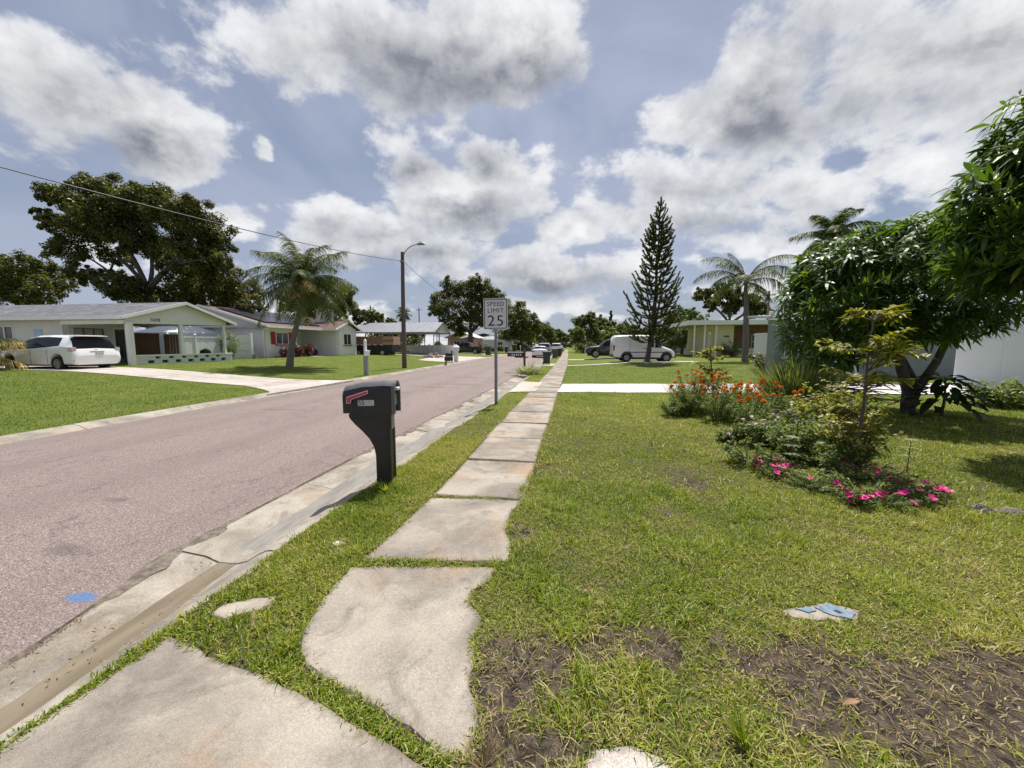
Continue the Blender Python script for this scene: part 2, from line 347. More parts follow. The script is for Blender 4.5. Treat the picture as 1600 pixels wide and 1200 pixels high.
def bare(x, y):
    x = np.asarray(x, float); y = np.asarray(y, float)
    n = fbm(x, y, 0.6, 11); n2 = fbm(x, y * 1.6, 0.20, 15); n3 = fbm(x, y, 0.09, 19)
    mid = 1.74 + 0.08 * x + 0.07 * np.sin(2.6 * x)
    band = np.exp(-((y - mid) / 0.17) ** 2) * sst(-0.45, -0.25, x) * 0.80
    low = sst(2.02, 1.55, y - 0.12 * x + 0.25 * (n - 0.5)) * 0.50 * sst(-0.5, -0.25, x)
    z = np.minimum(1.0, band + low + 0.22)
    b = band + low + 1.9 * (n - 0.54) + 1.7 * (n2 - 0.5) * z + 1.5 * (n3 - 0.5) * z
    far = 1.0 - 0.6 * sst(2.5, 9.0, y)
    b = np.where(x < -1.2, 1.6 * (n - 0.58), b * np.where(y > 2.1, far, 1.0))
    return np.clip(b, 0, 1) * (x > -6)
SLAB1 = [(-1.44,2.28),(-1.22,2.33),(-0.79,2.385),(-0.46,2.43),(-0.46,2.29),(-0.55,2.18),(-0.55,2.06),(-0.45,1.94),(-0.46,1.77),(-0.41,1.62),(-0.41,1.5),(-0.35,1.43),(-0.33,1.3),(-0.35,1.22),(-0.41,1.21),(-0.6,1.295),(-0.87,1.385),(-1.21,1.505),(-1.30,1.58),(-1.37,1.71),(-1.43,1.96)]
SLAB2 = [(-1.42,2.35),(-1.38,2.75),(-1.33,3.52),(-0.9,3.55),(-0.41,3.56),(-0.48,3.3),(-0.48,2.93),(-0.40,2.74),(-0.38,2.48),(-0.81,2.435)]
APRON = [(-2.11,-0.6),(-2.10,0.6),(-2.09,1.01),(-2.08,1.23),(-2.03,1.5),(-2.06,1.59),(-1.93,1.565),(-1.72,1.50),(-1.4,1.45),(-1.22,1.40),(-0.94,1.325),(-0.68,1.245),(-0.42,1.165),(-0.1,1.02),(0.2,0.6),(0.3,-0.6)]
CHUNK1 = [(-1.96,1.72),(-1.96,1.81),(-1.82,1.9),(-1.7,1.92),(-1.67,1.86),(-1.73,1.77),(-1.85,1.7)]
CHUNK2 = [(0.07,1.27),(0.12,1.33),(0.26,1.37),(0.37,1.34),(0.42,1.28),(0.40,1.15),(0.1,1.12)]
METER = [(1.21,2.23),(1.38,2.30),(1.52,2.36),(1.66,2.29),(1.60,2.21),(1.40,2.17),(1.25,2.18)]
ROADY = [-40, -10, -2, 0.5] + list(np.arange(1, 30, 1.0)) + list(range(30, 60, 3)) + list(range(60, 160, 10)) + [200, 260, 340]
M_grass_ground = None
def ground_mat():
    m, nt, b = newmat('lawn_soil'); oc = ocoord(nt); b.inputs['Roughness'].default_value = 0.95; b.inputs['Specular IOR Level'].default_value = 0.1
    at = nt.nodes.new('ShaderNodeAttribute'); at.attribute_name = 'bare'
    far = nt.nodes.new('ShaderNodeAttribute'); far.attribute_name = 'far'
    n1 = noise(nt, oc, 1.1, 6, 0.6); n2 = noise(nt, oc, 16, 6, 0.65); n3 = noise(nt, oc, 120, 3, 0.6)
    g1 = mixc(nt, sstep(nt, n2, 0.3, 0.7), (0.085, 0.095, 0.022), (0.17, 0.155, 0.06))
    g2 = mixc(nt, sstep(nt, n1, 0.35, 0.68), (0.115, 0.165, 0.026), (0.19, 0.205, 0.05))
    g2 = mixc(nt, mth(nt, 'MULTIPLY', sstep(nt, n2, 0.35, 0.75), 0.45), g2, (0.085, 0.115, 0.022))
    g = mixc(nt, far.outputs['Fac'], g1, g2)
    n4 = noise(nt, vmth(nt, 'MULTIPLY', oc, (1, 0.6, 1)), 150, 4, 0.8)
    g1 = mixc(nt, sstep(nt, n4, 0.50, 0.62), g1, (0.30, 0.25, 0.11)); g1 = mixc(nt, sstep(nt, n4, 0.44, 0.34), g1, (0.05, 0.06, 0.015))
    s1 = mixc(nt, sstep(nt, n2, 0.35, 0.68), (0.040, 0.032, 0.027), (0.155, 0.12, 0.09))
    s1 = mixc(nt, sstep(nt, n3, 0.62, 0.75), s1, (0.36, 0.33, 0.29))
    f = sstep(nt, mth(nt, 'ADD', at.outputs['Fac'], mth(nt, 'MULTIPLY_ADD', noise(nt, oc, 22, 6, 0.75), 1.5, -0.75)), 0.02, 0.62)
    setc(nt, b.inputs['Base Color'], mixc(nt, f, g, s1))
    bumpn(nt, b, mth(nt, 'ADD', n3, mth(nt, 'MULTIPLY', n2, 2.0)), 0.9, 0.02)
    return m
def make_ground():
    def ax(parts):
        o = []
        for a, b, d in parts: o += list(np.arange(a, b, d))
        return o
    xs = [-3000, -1200, -500, -250, -150, -100, -80] + ax([(-65, -30, 3), (-30, -12, 1.0), (-12, -9.0, 0.1)]) + [-9.0, -8.5, -7, -5, -4, -3.2, -2.6] + ax([(-2.3, 6.0, 0.07), (6, 16, 0.4), (16, 40, 2)]) + [40, 50, 65, 90, 140, 250, 500, 1200, 3000]
    ys = [-600, -200, -80, -40, -20, -10, -5, -2, -1] + ax([(-0.4, 7, 0.07), (7, 12.5, 0.16), (12.5, 30, 0.5), (30, 60, 2), (60, 140, 8)]) + [140, 170, 220, 300, 450, 800, 1600, 4500]
    X, Y = np.meshgrid(np.array(xs), np.array(ys)); Z = gsurf(X, Y)
    dip = (X < kerbB(Y) - 0.03) & (X > roadL(Y) - 0.50)
    Z = np.where(dip, -0.42, Z)
    onw = (X > swL(Y) - 0.02) & (X < swR(Y) + 0.02) & (Y > 3.2)
    onw |= inpoly(X, Y, SLAB1) | inpoly(X, Y, SLAB2) | inpoly(X, Y, APRON) | ((Y < 0.7) & (X < 0.4))
    Z = np.where(onw & ~dip, np.minimum(Z, -0.025), Z)
    nx, ny = len(xs), len(ys)
    v = np.stack([X, Y, Z], -1).reshape(-1, 3)
    i = np.arange(nx * ny).reshape(ny, nx)
    f = np.stack([i[:-1, :-1], i[:-1, 1:], i[1:, 1:], i[1:, :-1]], -1).reshape(-1, 4)
    me = bpy.data.meshes.new('ground'); me.from_pydata(v.tolist(), [], f.tolist())
    a = me.attributes.new('bare', 'FLOAT', 'POINT'); a.data.foreach_set('value', bare(X, Y).ravel().astype(np.float32))
    fr = np.where(X < -6, 1.0, sst(5, 14, Y)); a = me.attributes.new('far', 'FLOAT', 'POINT'); a.data.foreach_set('value', fr.ravel().astype(np.float32))
    me.polygons.foreach_set('use_smooth', [True] * len(me.polygons)); me.update()
    return tag(link('ground', me, None, ground_mat()), 'patchy green lawns and bare soil on both sides of street', kind='structure')
make_ground()

def asphalt_mat():
    m, nt, b = newmat('pinkish_asphalt'); oc = ocoord(nt); b.inputs['Roughness'].default_value = 0.8; b.inputs['Specular IOR Level'].default_value = 0.35
    v = nt.nodes.new('ShaderNodeTexVoronoi'); v.inputs['Scale'].default_value = 150; nt.links.new(oc, v.inputs['Vector'])
    sx = nt.nodes.new('ShaderNodeSeparateColor'); nt.links.new(v.outputs['Color'], sx.inputs[0])
    st = mixc(nt, sx.outputs[0], (0.165, 0.128, 0.116), (0.34, 0.262, 0.235)); st = mixc(nt, sstep(nt, sx.outputs[1], 0.86, 0.94), st, (0.46, 0.39, 0.35))
    st = mixc(nt, sstep(nt, sx.outputs[2], 0.72, 0.95), st, (0.10, 0.08, 0.075))
    big = sstep(nt, noise(nt, vmth(nt, 'MULTIPLY', oc, (1, 0.25, 1)), 0.9, 6, 0.6), 0.35, 0.7)
    st = mixc(nt, mth(nt, 'MULTIPLY', big, 0.35), st, (0.20, 0.152, 0.14))
    sx_ = nt.nodes.new('ShaderNodeSeparateXYZ'); nt.links.new(oc, sx_.inputs[0])
    wv = mth(nt, 'SINE', mth(nt, 'MULTIPLY_ADD', sx_.outputs[0], 3.6, 0.6)); lane = sstep(nt, mth(nt, 'ADD', wv, mth(nt, 'MULTIPLY_ADD', noise(nt, vmth(nt, 'MULTIPLY', oc, (1, 0.12, 1)), 1.2, 5), 2.0, -1.0)), -0.2, 1.2)
    st = mixc(nt, mth(nt, 'MULTIPLY', lane, 0.22), st, (0.14, 0.105, 0.097))
    def blob(cx, cy, rx, ry, e0, e1):
        d = vmth(nt, 'MULTIPLY', vmth(nt, 'SUBTRACT', oc, (cx, cy, 0)), (1 / rx, 1 / ry, 0)); l = vmth(nt, 'LENGTH', d, None, 1)
        return sstep(nt, mth(nt, 'ADD', l, mth(nt, 'MULTIPLY_ADD', noise(nt, oc, 9, 5, 0.7), 1.4, -0.7)), e1, e0)
    st = mixc(nt, mth(nt, 'MULTIPLY', blob(-2.99, 1.84, 0.12, 0.055, 0.6, 1.0), 0.75), st, (0.07, 0.17, 0.36))
    for a in ((-3.72, 2.24, 0.20, 0.10), (-4.4, 3.05, 0.2, 0.06), (-4.9, 13.2, 0.9, 0.16), (-4.1, 14.4, 1.1, 0.2), (-5.6, 11.5, 0.8, 0.12), (-4.6, 17.5, 1.3, 0.2), (-6.6, 8.0, 0.9, 0.07)):
        st = mixc(nt, mth(nt, 'MULTIPLY', blob(*a, 0.3, 1.25), 0.42), st, (0.075, 0.062, 0.062))
    cr = sstep(nt, mth(nt, 'ABSOLUTE', mth(nt, 'SUBTRACT', noise(nt, vmth(nt, 'MULTIPLY', oc, (1, 0.5, 1)), 0.55, 7, 0.62), 0.5)), 0.006, 0.001)
    st = mixc(nt, mth(nt, 'MULTIPLY', cr, 0.35), st, (0.05, 0.045, 0.045))
    setc(nt, b.inputs['Base Color'], st)
    bumpn(nt, b, v.outputs['Distance'], 0.55, 0.007)
    return m
M_asph = asphalt_mat()
def strip(name, ys, prof, mat, label, smooth=True):       # prof(y) -> list of (x, z)
    vs = []; k = len(prof(0.0))
    for y in ys: vs += [(x, y, z) for x, z in prof(y)]
    fs = [(i * k + j, i * k + j + 1, (i + 1) * k + j + 1, (i + 1) * k + j) for i in range(len(ys) - 1) for j in range(k - 1)]
    mb = MB(); mb.add(vs, fs); o = mb.build(name, mat, None, smooth); return tag(o, label, kind='structure')
def road_prof(y):
    a, b = float(roadL(y)) - 0.02, float(roadR(y)) + 0.02
    j = 0.05 * (float(vnoise(0.0, y, 0.8, 5)) - 0.5)
    return [(a + (b - a) * t + (j if t == 1 else 0), -0.075 + 0.075 * (1 - (2 * t - 1) ** 2)) for t in np.linspace(0, 1, 13)]
strip('road', sorted(set(ROADY + list(np.arange(0.4, 14, 0.2)))), road_prof, M_asph, 'pinkish grey asphalt street running straight away')
M_conc = concrete('old_concrete', (0.45, 0.40, 0.34), (0.25, 0.222, 0.19), (0.42, 0.275, 0.165))
M_conc2 = concrete('pale_driveway_concrete', (0.60, 0.55, 0.50), (0.48, 0.43, 0.39), (0.52, 0.44, 0.37), 0.5)
M_kerb = concrete('gutter_concrete', (0.46, 0.415, 0.355), (0.235, 0.21, 0.175), (0.36, 0.27, 0.18))
M_white_conc = concrete('white_concrete', (0.72, 0.70, 0.67), (0.58, 0.56, 0.53), (0.64, 0.60, 0.54), 0.6)
def kerb_run(name, label, prof, y0, y1, seg, fine):
    root = thing(name, label, None, (0, 0, 0)); root['kind'] = 'structure'
    y = y0; i = 0
    while y < y1:
        L = seg if y < 40 else seg * 6
        n = max(2, int(L / fine)); ysn = np.linspace(y + 0.006, y + L - 0.006, n); p0 = prof(y); k = len(p0); vs = []
        dz = random.uniform(-0.006, 0.006)
        for yy in ysn:
            vs += [(x + 0.02 * (float(vnoise(q * 3.1, yy, 0.35, 6)) - 0.5) * (1 if q in (0, k - 1) else 0.3), yy, z + dz) for q, (x, z) in enumerate(prof(yy))]
        vs0 = len(vs); vs += [(x, ysn[0], -0.4) for x, z in prof(ysn[0])] + [(x, ysn[-1], -0.4) for x, z in prof(ysn[-1])]
        fs = [(a * k + j, a * k + j + 1, (a + 1) * k + j + 1, (a + 1) * k + j) for a in range(n - 1) for j in range(k - 1)]
        fs += [(j, vs0 + j, vs0 + j + 1, j + 1) for j in range(k - 1)] + [((n - 1) * k + j, (n - 1) * k + j + 1, vs0 + k + j + 1, vs0 + k + j) for j in range(k - 1)]
        MB().add(vs, fs).build('kerb_segment', M_kerb, root, True); y += L; i += 1
def kr(y):
    a, b = float(roadR(y)), float(kerbB(y)); w = b - a; na = 0.03 * (float(vnoise(5.0, y, 0.5, 91)) - 0.5); nb = 0.05 * (float(fbm(8.0, y, 0.4, 93)) - 0.5); nc = 0.13 * (float(fbm(3.0, y, 0.45, 95)) - 0.5); nd = 0.045 * (float(fbm(6.0, y, 0.6, 99)) - 0.5)
    return [(a, -0.085), (a + .03, -0.068), (a + .30 * w, -0.10 + na), (a + .43 * w, -0.128 + nd), (a + .60 * w, -0.132 + .8 * nb), (a + .72 * w, -0.10 + nb), (a + .84 * w, -0.035 + nb), (b - .03 + nc, -0.004 + .3 * nb), (b + .03 + nc, 0.001), (b + .07 + nc, -0.05)]
def klf(y):
    b = float(roadL(y)); a = b - 0.56
    return [(a - .06, -0.1), (a - .04, -0.035), (a + .03, -0.03), (a + .17, -0.05), (a + .30, -0.105), (a + .40, -0.115), (b - .06, -0.085), (b, -0.072), (b + .02, -0.10)]
kerb_run('gutter', 'worn concrete gutter beside the near pavement', kr, -3.4, 160, 1.45, 0.1)
kerb_run('gutter', 'pale concrete kerb along the far lawns', klf, -3, 160, 3.0, 0.5)
def water():
    m, nt, b = newmat('gutter_water'); b.inputs['Roughness'].default_value = 0.12; b.inputs['Specular IOR Level'].default_value = 0.45
    oc = ocoord(nt); setc(nt, b.inputs['Base Color'], mixc(nt, sstep(nt, noise(nt, vmth(nt, 'MULTIPLY', oc, (4, 0.8, 1)), 1.5, 6), 0.3, 0.7), (0.145, 0.112, 0.066), (0.25, 0.205, 0.14)))
    bumpn(nt, b, noise(nt, vmth(nt, 'MULTIPLY', oc, (3, 1, 1)), 12, 3), 0.08, 0.01)
    vs = []; ys = np.arange(-1.0, 2.75, 0.1)
    for y in ys:
        a = float(roadR(y)); w = float(kerbB(y)) - a; n1 = float(vnoise(1.0, y, 0.45, 3)) - 0.5; n2 = float(vnoise(7.0, y, 0.4, 8)) - 0.5
        fade = 1 - float(sst(1.7, 2.7, y))
        vs += [(a + .30 * w, y, -0.121 - 0.02 * (1 - fade)), (a + .74 * w, y, -0.121 - 0.02 * (1 - fade))]
    mb = MB(); mb.add(vs, [(2 * i, 2 * i + 1, 2 * i + 3, 2 * i + 2) for i in range(len(ys) - 1)])
    tag(mb.build('gutter_water', m), 'shallow brown water lying in the gutter', kind='structure')
water()
def damp():
    m = pm('damp_gutter_silt', (0.20, 0.185, 0.165), (0.30, 0.275, 0.24), 5, 0.42, bump=0.2, bscale=30, stretch=(3, 0.8, 1)); vs = []; ys = np.arange(2.35, 14.0, 0.1)
    for y in ys:
        a = float(roadR(y)); w = float(kerbB(y)) - a; z = -0.112 + 0.02 * (float(vnoise(2.0, y, 0.9, 97)) - 0.5) - 0.025 * (1 - float(sst(2.35, 2.7, y))) - 0.02 * float(sst(9, 14, y)); vs += [(a + .30 * w, y, z - 0.006), (a + .72 * w, y, z - 0.006)]
    tag(MB().add(vs, [(2 * i, 2 * i + 1, 2 * i + 3, 2 * i + 2) for i in range(len(ys) - 1)]).build('gutter_silt', m, None, True), 'damp grey silt along the gutter channel', kind='structure')
damp()
def edge_dirt():
    m = pm('gutter_dirt', (0.10, 0.082, 0.064), (0.24, 0.20, 0.16), 22, 0.95, bump=0.8, bscale=70); vs = []; ys = np.arange(-1, 22, 0.05)
    for y in ys:
        a = float(roadR(y)); n = float(fbm(2.0, y, 0.7, 71)); n9 = float(vnoise(4.0, y, 0.12, 75)) - 0.5; w0 = 0.004 + 0.20 * max(0, n - 0.42 + 0.12 * n9); w1 = 0.004 + 0.40 * max(0, float(fbm(9.0, y, 0.5, 73)) - 0.46 + 0.15 * n9)
        vs += [(a - w0, y, -0.0725), (a, y, -0.058), (a + w1, y, -0.0745)]
    tag(MB().add(vs, [(3 * i + j, 3 * i + j + 1, 3 * i + j + 4, 3 * i + j + 3) for i in range(len(ys) - 1) for j in (0, 1)]).build('gutter_dirt', m, None, True), 'dark soil lodged along the broken asphalt edge', 'soil', kind='stuff')
edge_dirt()
def rough_poly(poly, step, jit, seed):
    out = []
    r = random.Random(seed)
    for i, (x0, y0) in enumerate(poly):
        x1, y1 = poly[(i + 1) % len(poly)]; L = math.hypot(x1 - x0, y1 - y0); n = max(1, int(L / step))
        for k in range(n):
            t = k / n; out.append((x0 + (x1 - x0) * t + r.uniform(-jit, jit), y0 + (y1 - y0) * t + r.uniform(-jit, jit)))
    return out
def slab(name, poly, z, th, mat, parent, tilt=(0, 0), jit=0.008, step=0.06, seed=0, bev=0.012):
    P = rough_poly(poly, step, jit, seed); n = len(P); cx = sum(p[0] for p in P) / n; cy = sum(p[1] for p in P) / n; r = random.Random(seed + 50)
    zf = lambda x, y: z + tilt[0] * (x - cx) + tilt[1] * (y - cy)
    def inset(d): 
        o = []
        for x, y in P: L = max(0.05, math.hypot(x - cx, y - cy)); k = max(0.3, 1 - d / L); o.append((cx + (x - cx) * k, cy + (y - cy) * k))
        return o
    i1, i2 = inset(0.012), inset(0.11)
    vs = [(x, y, zf(x, y)) for x, y in i2] + [(x, y, zf(x, y) - 0.001) for x, y in i1] + [(x, y, zf(x, y) - 0.010 - r.uniform(0, 0.006)) for x, y in P] + [(x, y, zf(x, y) - th) for x, y in P]
    fs = [tuple(range(n))]
    for a in range(3): fs += [((a + 1) * n + i, (a + 1) * n + (i + 1) % n, a * n + (i + 1) % n, a * n + i) for i in range(n)]
    o = MB().add(vs, fs).build(name, mat, parent)
    at = o.data.attributes.new('edge', 'FLOAT', 'POINT'); at.data.foreach_set('value', np.array([0.0] * n + [0.85] * n + [1.0] * n + [1.0] * n, np.float32))
    return o
walk = thing('sidewalk', 'cracked concrete pavement of separate slabs with grass in joints', None); walk['kind'] = 'structure'
slab('slab', SLAB1, 0.001, 0.12, M_conc, walk, (0.0, 0.01), seed=1)
slab('slab', SLAB2, 0.006, 0.12, M_conc, walk, (0.01, -0.006), seed=2)
joints = [2.44]
y = 3.57; k = 3
while y < 120:
    L = 1.22 if y < 12 else (1.3 if y < 40 else 6.0)
    a0, b0, a1, b1 = float(swL(y)), float(swR(y)), float(swL(y + L)), float(swR(y + L)); g = 0.008 if k % 3 else 0.016
    if y < 9: j = [random.uniform(-.025, .025) for _ in range(4)]
    else: j = [0] * 4
    slab('slab', [(a0 + j[0], y + g), (a1 + j[1], y + L - g), (b1 + j[2], y + L - g), (b0 + j[3], y + g)], 0.010 + random.uniform(-.006, .008), 0.12, M_conc, walk, (random.uniform(-.008, .008), random.uniform(-.006, .006)), 0.006 if y < 12 else 0.0, 0.10 if y < 12 else 3.0, k, 0.008)
    joints.append(y); y += L; k += 1
ap = slab('driveway', APRON, 0.0, 0.12, M_conc, None, seed=77); tag(ap, 'weathered concrete driveway apron in the near left corner', kind='structure')
def sheet(name, quad, mat, label, nu=24, nv=8, lift=0.02, jit=0.0):
    (ax, ay), (bx, by), (cx, cy), (dx, dy) = quad; vs = []
    for i in range(nu + 1):
        for j in range(nv + 1):
            s, t = i / nu, j / nv
            x = (ax * (1 - s) + bx * s) * (1 - t) + (dx * (1 - s) + cx * s) * t; yy = (ay * (1 - s) + by * s) * (1 - t) + (dy * (1 - s) + cy * s) * t
            if jit and j in (0, nv): yy += random.uniform(-jit, jit)
            vs.append((x, yy, tz(x, yy) + lift))
    fs = [(i * (nv + 1) + j, (i + 1) * (nv + 1) + j, (i + 1) * (nv + 1) + j + 1, i * (nv + 1) + j + 1) for i in range(nu) for j in range(nv)]
    return tag(MB().add(vs, fs).build(name, mat), label, kind='structure')
DRV = {'left': [(-9.34, 10.9), (-38, 13.8), (-38, 17.6), (-9.4, 15.6)], 'right': [(-0.32, 12.15), (14.5, 13.6), (14.5, 16.9), (-0.2, 14.75)], 'right2': [(-0.05, 27.6), (9.5, 29.6), (9.5, 31.4), (-0.05, 28.5)], 'right3': [(0.0, 38.0), (9, 38.0), (9, 40.2), (0.0, 40.2)], 'rightverge': [(-1.84, 11.9), (-1.02, 12.2), (-1.0, 15.2), (-1.84, 15.6)], 'rv2': [(-1.8, 27.4), (-1.0, 27.8), (-1.0, 30.6), (-1.8, 31.0)], 'leftB': [(-10.0, 42.6), (-27, 42.6), (-27, 47.9), (-10.0, 47.9)], 'leftC': [(-10.0, 33.0), (-14.0, 34.5), (-15.5, 42.6), (-10.0, 42.6)], 'leftD': [(-10.1, 58), (-22, 58), (-22, 61), (-10.1, 61)]}
# left driveway as separate jointed panels with a flared mouth
dl = thing('driveway', 'long pale concrete driveway leading to the white hatchback', None); dl['kind'] = 'structure'
xe = [-9.30, -11.4, -13.9, -16.5, -19.1, -21.7, -24.3, -26.9, -29.5, -32.1]
dn = lambda x: 10.6 + 1.95 * min(1, (-9.3 - x) / 2.6) ** 0.6 + 0.055 * max(0, -11.9 - x)
df = lambda x: 15.55 - 0.35 * min(1, (-9.3 - x) / 2.0) + 0.035 * max(0, -11.3 - x) + (1.3 if x < -23 else 0)
for a, b in zip(xe[:-1], xe[1:]):
    for (t0, t1) in ((0.0, 0.5), (0.5, 1.0)):
        P = []; a2, b2 = a - 0.012, b + 0.012; g = 0.004
        for xx, tt in ((a2, t0), (b2, t0), (b2, t1), (a2, t1)):
            y0, y1 = dn(xx), df(xx); P.append((xx, y0 + (y1 - y0) * (tt + (g if tt == t0 else -g)), 0))
        top = []; nn = 6
        q0 = [P[0], P[1]]; q1 = [P[3], P[2]]; vs = []
        for i in range(nn + 1):
            s = i / nn; xx = P[0][0] * (1 - s) + P[1][0] * s
            yA = dn(xx) + (df(xx) - dn(xx)) * (t0 + g); yB = dn(xx) + (df(xx) - dn(xx)) * (t1 - g)
            for q in (0, 0.5, 1.0): yy = yA + (yB - yA) * q; vs.append((xx, yy, tz(xx, yy) + 0.022))
        nb = len(vs); vs += [(v[0], v[1], v[2] - 0.1) for v in vs]
        fs = [(i * 3 + j, i * 3 + j + 1, (i + 1) * 3 + j + 1, (i + 1) * 3 + j) for i in range(nn) for j in range(2)]
        ring = [i * 3 for i in range(nn + 1)] + [nn * 3 + 1] + [i * 3 + 2 for i in range(nn, -1, -1)] + [1]
        fs += [(ring[i], ring[(i + 1) % len(ring)], nb + ring[(i + 1) % len(ring)], nb + ring[i]) for i in range(len(ring))]
        MB().add(vs, fs).build('slab', M_conc2, dl)
sheet('driveway', DRV['right'], M_white_conc, 'bright white concrete driveway crossing the right lawn', 40, 8, 0.022, 0.02)
sheet('driveway', DRV['rightverge'], M_conc2, 'concrete driveway mouth between pavement and gutter', 4, 8, 0.018)
sheet('driveway', DRV['right2'], M_conc2, 'narrow concrete driveway under the white van', 24, 6, 0.022)
sheet('driveway', DRV['rv2'], M_conc2, 'concrete driveway mouth beneath the wheeled bin', 4, 6, 0.018)
sheet('driveway', DRV['right3'], M_conc2, 'concrete strip in front of the dark sport utility vehicle', 20, 6, 0.022)
sheet('driveway', DRV['leftB'], M_conc2, 'pale concrete pad beneath the metal carport', 20, 8, 0.022)
sheet('driveway', DRV['leftC'], M_conc2, 'pale concrete driveway beside the white lantern pillar', 10, 8, 0.026)
sheet('driveway', DRV['leftD'], M_conc2, 'far concrete driveway by the dark pickup', 10, 6, 0.022)
tag(slab('concrete_chunk', CHUNK1, 0.012, 0.08, M_conc, None, jit=0.006, step=0.04, seed=5), 'broken pale concrete piece sunk in the verge beside the driveway apron', 'rubble', 'broken concrete pieces')
tag(slab('concrete_chunk', CHUNK2, -0.008, 0.08, M_conc2, None, jit=0.006, step=0.035, seed=6), 'whitish concrete patch showing through soil at the bottom edge', 'rubble', 'broken concrete pieces')
tag(slab('concrete_chunk', [(-1.76,2.53),(-1.73,2.59),(-1.65,2.57),(-1.66,2.5)], 0.014, 0.06, M_white_conc, None, jit=0.005, step=0.03, seed=8), 'tiny pale stone chip in the verge grass below the mailbox', 'rubble', 'broken concrete pieces')

# ---- grass
G_near = leafmat('near_grass', [(0.095, 0.16, 0.013), (0.185, 0.265, 0.018), (0.290, 0.36, 0.030), (0.39, 0.40, 0.070), (0.52, 0.45, 0.21)], 0.36, 0.45, 0.35)
G_left = leafmat('left_grass', [(0.07, 0.12, 0.017), (0.11, 0.18, 0.025), (0.155, 0.22, 0.032), (0.20, 0.24, 0.05)], 0.28, 0.5, 0.3)
G_dry = leafmat('dry_grass', [(0.13, 0.095, 0.06), (0.25, 0.18, 0.10), (0.40, 0.31, 0.18), (0.14, 0.16, 0.04)], 0.2, 0.6, 0.2)
def grass(name, label, x, y, h, w, mat, segs=2, lean=0.55, rbias=None, z=None):
    n = len(x); z = gsurf(x, y) if z is None else np.full(n, z)
    a = rng.random(n) * 6.283; ln = rng.random(n) * lean * 2
    d = norm(np.stack([np.cos(a) * ln, np.sin(a) * ln, np.ones(n)], 1)); b = a + 1.57 + rng.normal(0, 0.7, n)
    side = np.stack([np.cos(b), np.sin(b), np.zeros(n)], 1)
    r = rng.random(n) if rbias is None else np.clip(rbias + 0.36 * rng.normal(size=n), 0, 1)
    q = Q(); q.blades(np.stack([x, y, z], 1), d, side, h * (0.55 + 0.8 * rng.random(n)), w * (0.7 + 0.6 * rng.random(n)), 0.25 + 0.5 * rng.random(n), segs, 'grass', r)
    o = q.build(name, mat); tag(o, label, 'grass', kind='stuff'); return o
def keep_off(x, y):
    k = ~(inpoly(x, y, SLAB1) | inpoly(x, y, SLAB2) | inpoly(x, y, APRON) | inpoly(x, y, CHUNK1) | inpoly(x, y, CHUNK2) | inpoly(x, y, METER))
    for p in DRV.values(): k &= ~inpoly(x, y, p)
    k &= ~((x > swL(y)) & (x < swR(y) - 0.03 + 0.12 * (vnoise(x * 0, y, 0.25, 9) - 0.5)) & (y > 3.5))
    k &= ~((x < kerbB(y) + 0.01) & (x > roadL(y) - 0.60))
    return k
def scatter(n, x0, x1, y0, y1, p=1.0):
    x = x0 + (x1 - x0) * rng.random(n); y = y0 + (y1 - y0) * rng.random(n) ** p; return x, y
def lawn_zone(name, label, n, x0, x1, y0, y1, h, w, mat, segs, dens=True, thin=0.0, lean=0.55):
    x, y = scatter(n, x0, x1, y0, y1); k = keep_off(x, y)
    if dens: k &= rng.random(n) > np.clip((bare(x, y) - 0.04) * 1.45, 0, 0.90)
    k &= fbm(x, y, 0.6, 31) > thin
    x, y = x[k], y[k]
    rb = -0.02 + 0.95 * fbm(x, y, 1.3, 41) + 0.5 * (fbm(x, y, 0.3, 43) - 0.5)
    hh = h * (0.6 + 0.9 * fbm(x, y, 0.5, 51))
    rb = rb + 0.45 * np.clip(bare(x, y), 0, 1); hh = hh * (0.75 + 0.9 * (fbm(x, y, 0.16, 57) > 0.62))
    return grass(name, label, x, y, hh, w, mat, segs, lean, rb)
lawn_zone('lawn_grass', 'patchy yellow green grass of the near right lawn', 135000, -0.5, 4.6, 0.9, 4.2, 0.064, 0.0056, G_near, 2, True, 0.0, 0.75)
lawn_zone('lawn_grass', 'yellow green lawn grass beyond the flower bed edge', 170000, -0.4, 10.5, 4.2, 12.3, 0.060, 0.009, G_near, 2, True, 0.0, 0.7)
lawn_zone('lawn_grass', 'grass of the lawn beyond the white driveway', 60000, -0.2, 14.0, 14.6, 30, 0.06, 0.014, G_left, 1, False)
lawn_zone('verge_grass', 'green verge grass between gutter and pavement', 46000, -2.16, -1.25, 1.3, 6.0, 0.060, 0.0062, G_near, 2)
lawn_zone('verge_grass', 'verge grass strip leading to the speed sign', 30000, -2.1, -1.05, 6.0, 26.0, 0.065, 0.010, G_near, 1)
lawn_zone('verge_grass', 'grass wedge between the near slab and the driveway apron', 6000, -1.45, -0.3, 1.1, 1.75, 0.035, 0.006, G_near, 2)
x, y = scatter(90000, -24, -9.3, 2.0, 16.0); k = (x < roadL(y) - 0.58) & ~((y > np.array([dn(float(a)) for a in x]) + 0.02) & (y < np.array([df(float(a)) for a in x]) - 0.02))
x, y = x[k], y[k]; strip_dry = np.exp(-((y - (11.9 + 0.055 * (-12 - x))) / 1.0) ** 2)
grass('lawn_grass', 'dense green lawn grass across the street before the hatchback', x, y, 0.06, 0.014, G_left, 1, 0.5, np.clip(0.05 + 0.6 * fbm(x, y, 1.5, 3) + 0.42 * strip_dry, 0, 1))
x, y = scatter(60000, -25, -9.3, 15.4, 45.0); k = (x < roadL(y) - 0.58) & ~((y > np.array([dn(float(a)) for a in x])) & (y < np.array([df(float(a)) for a in x]) + 0.02)) & keep_off(x, y)
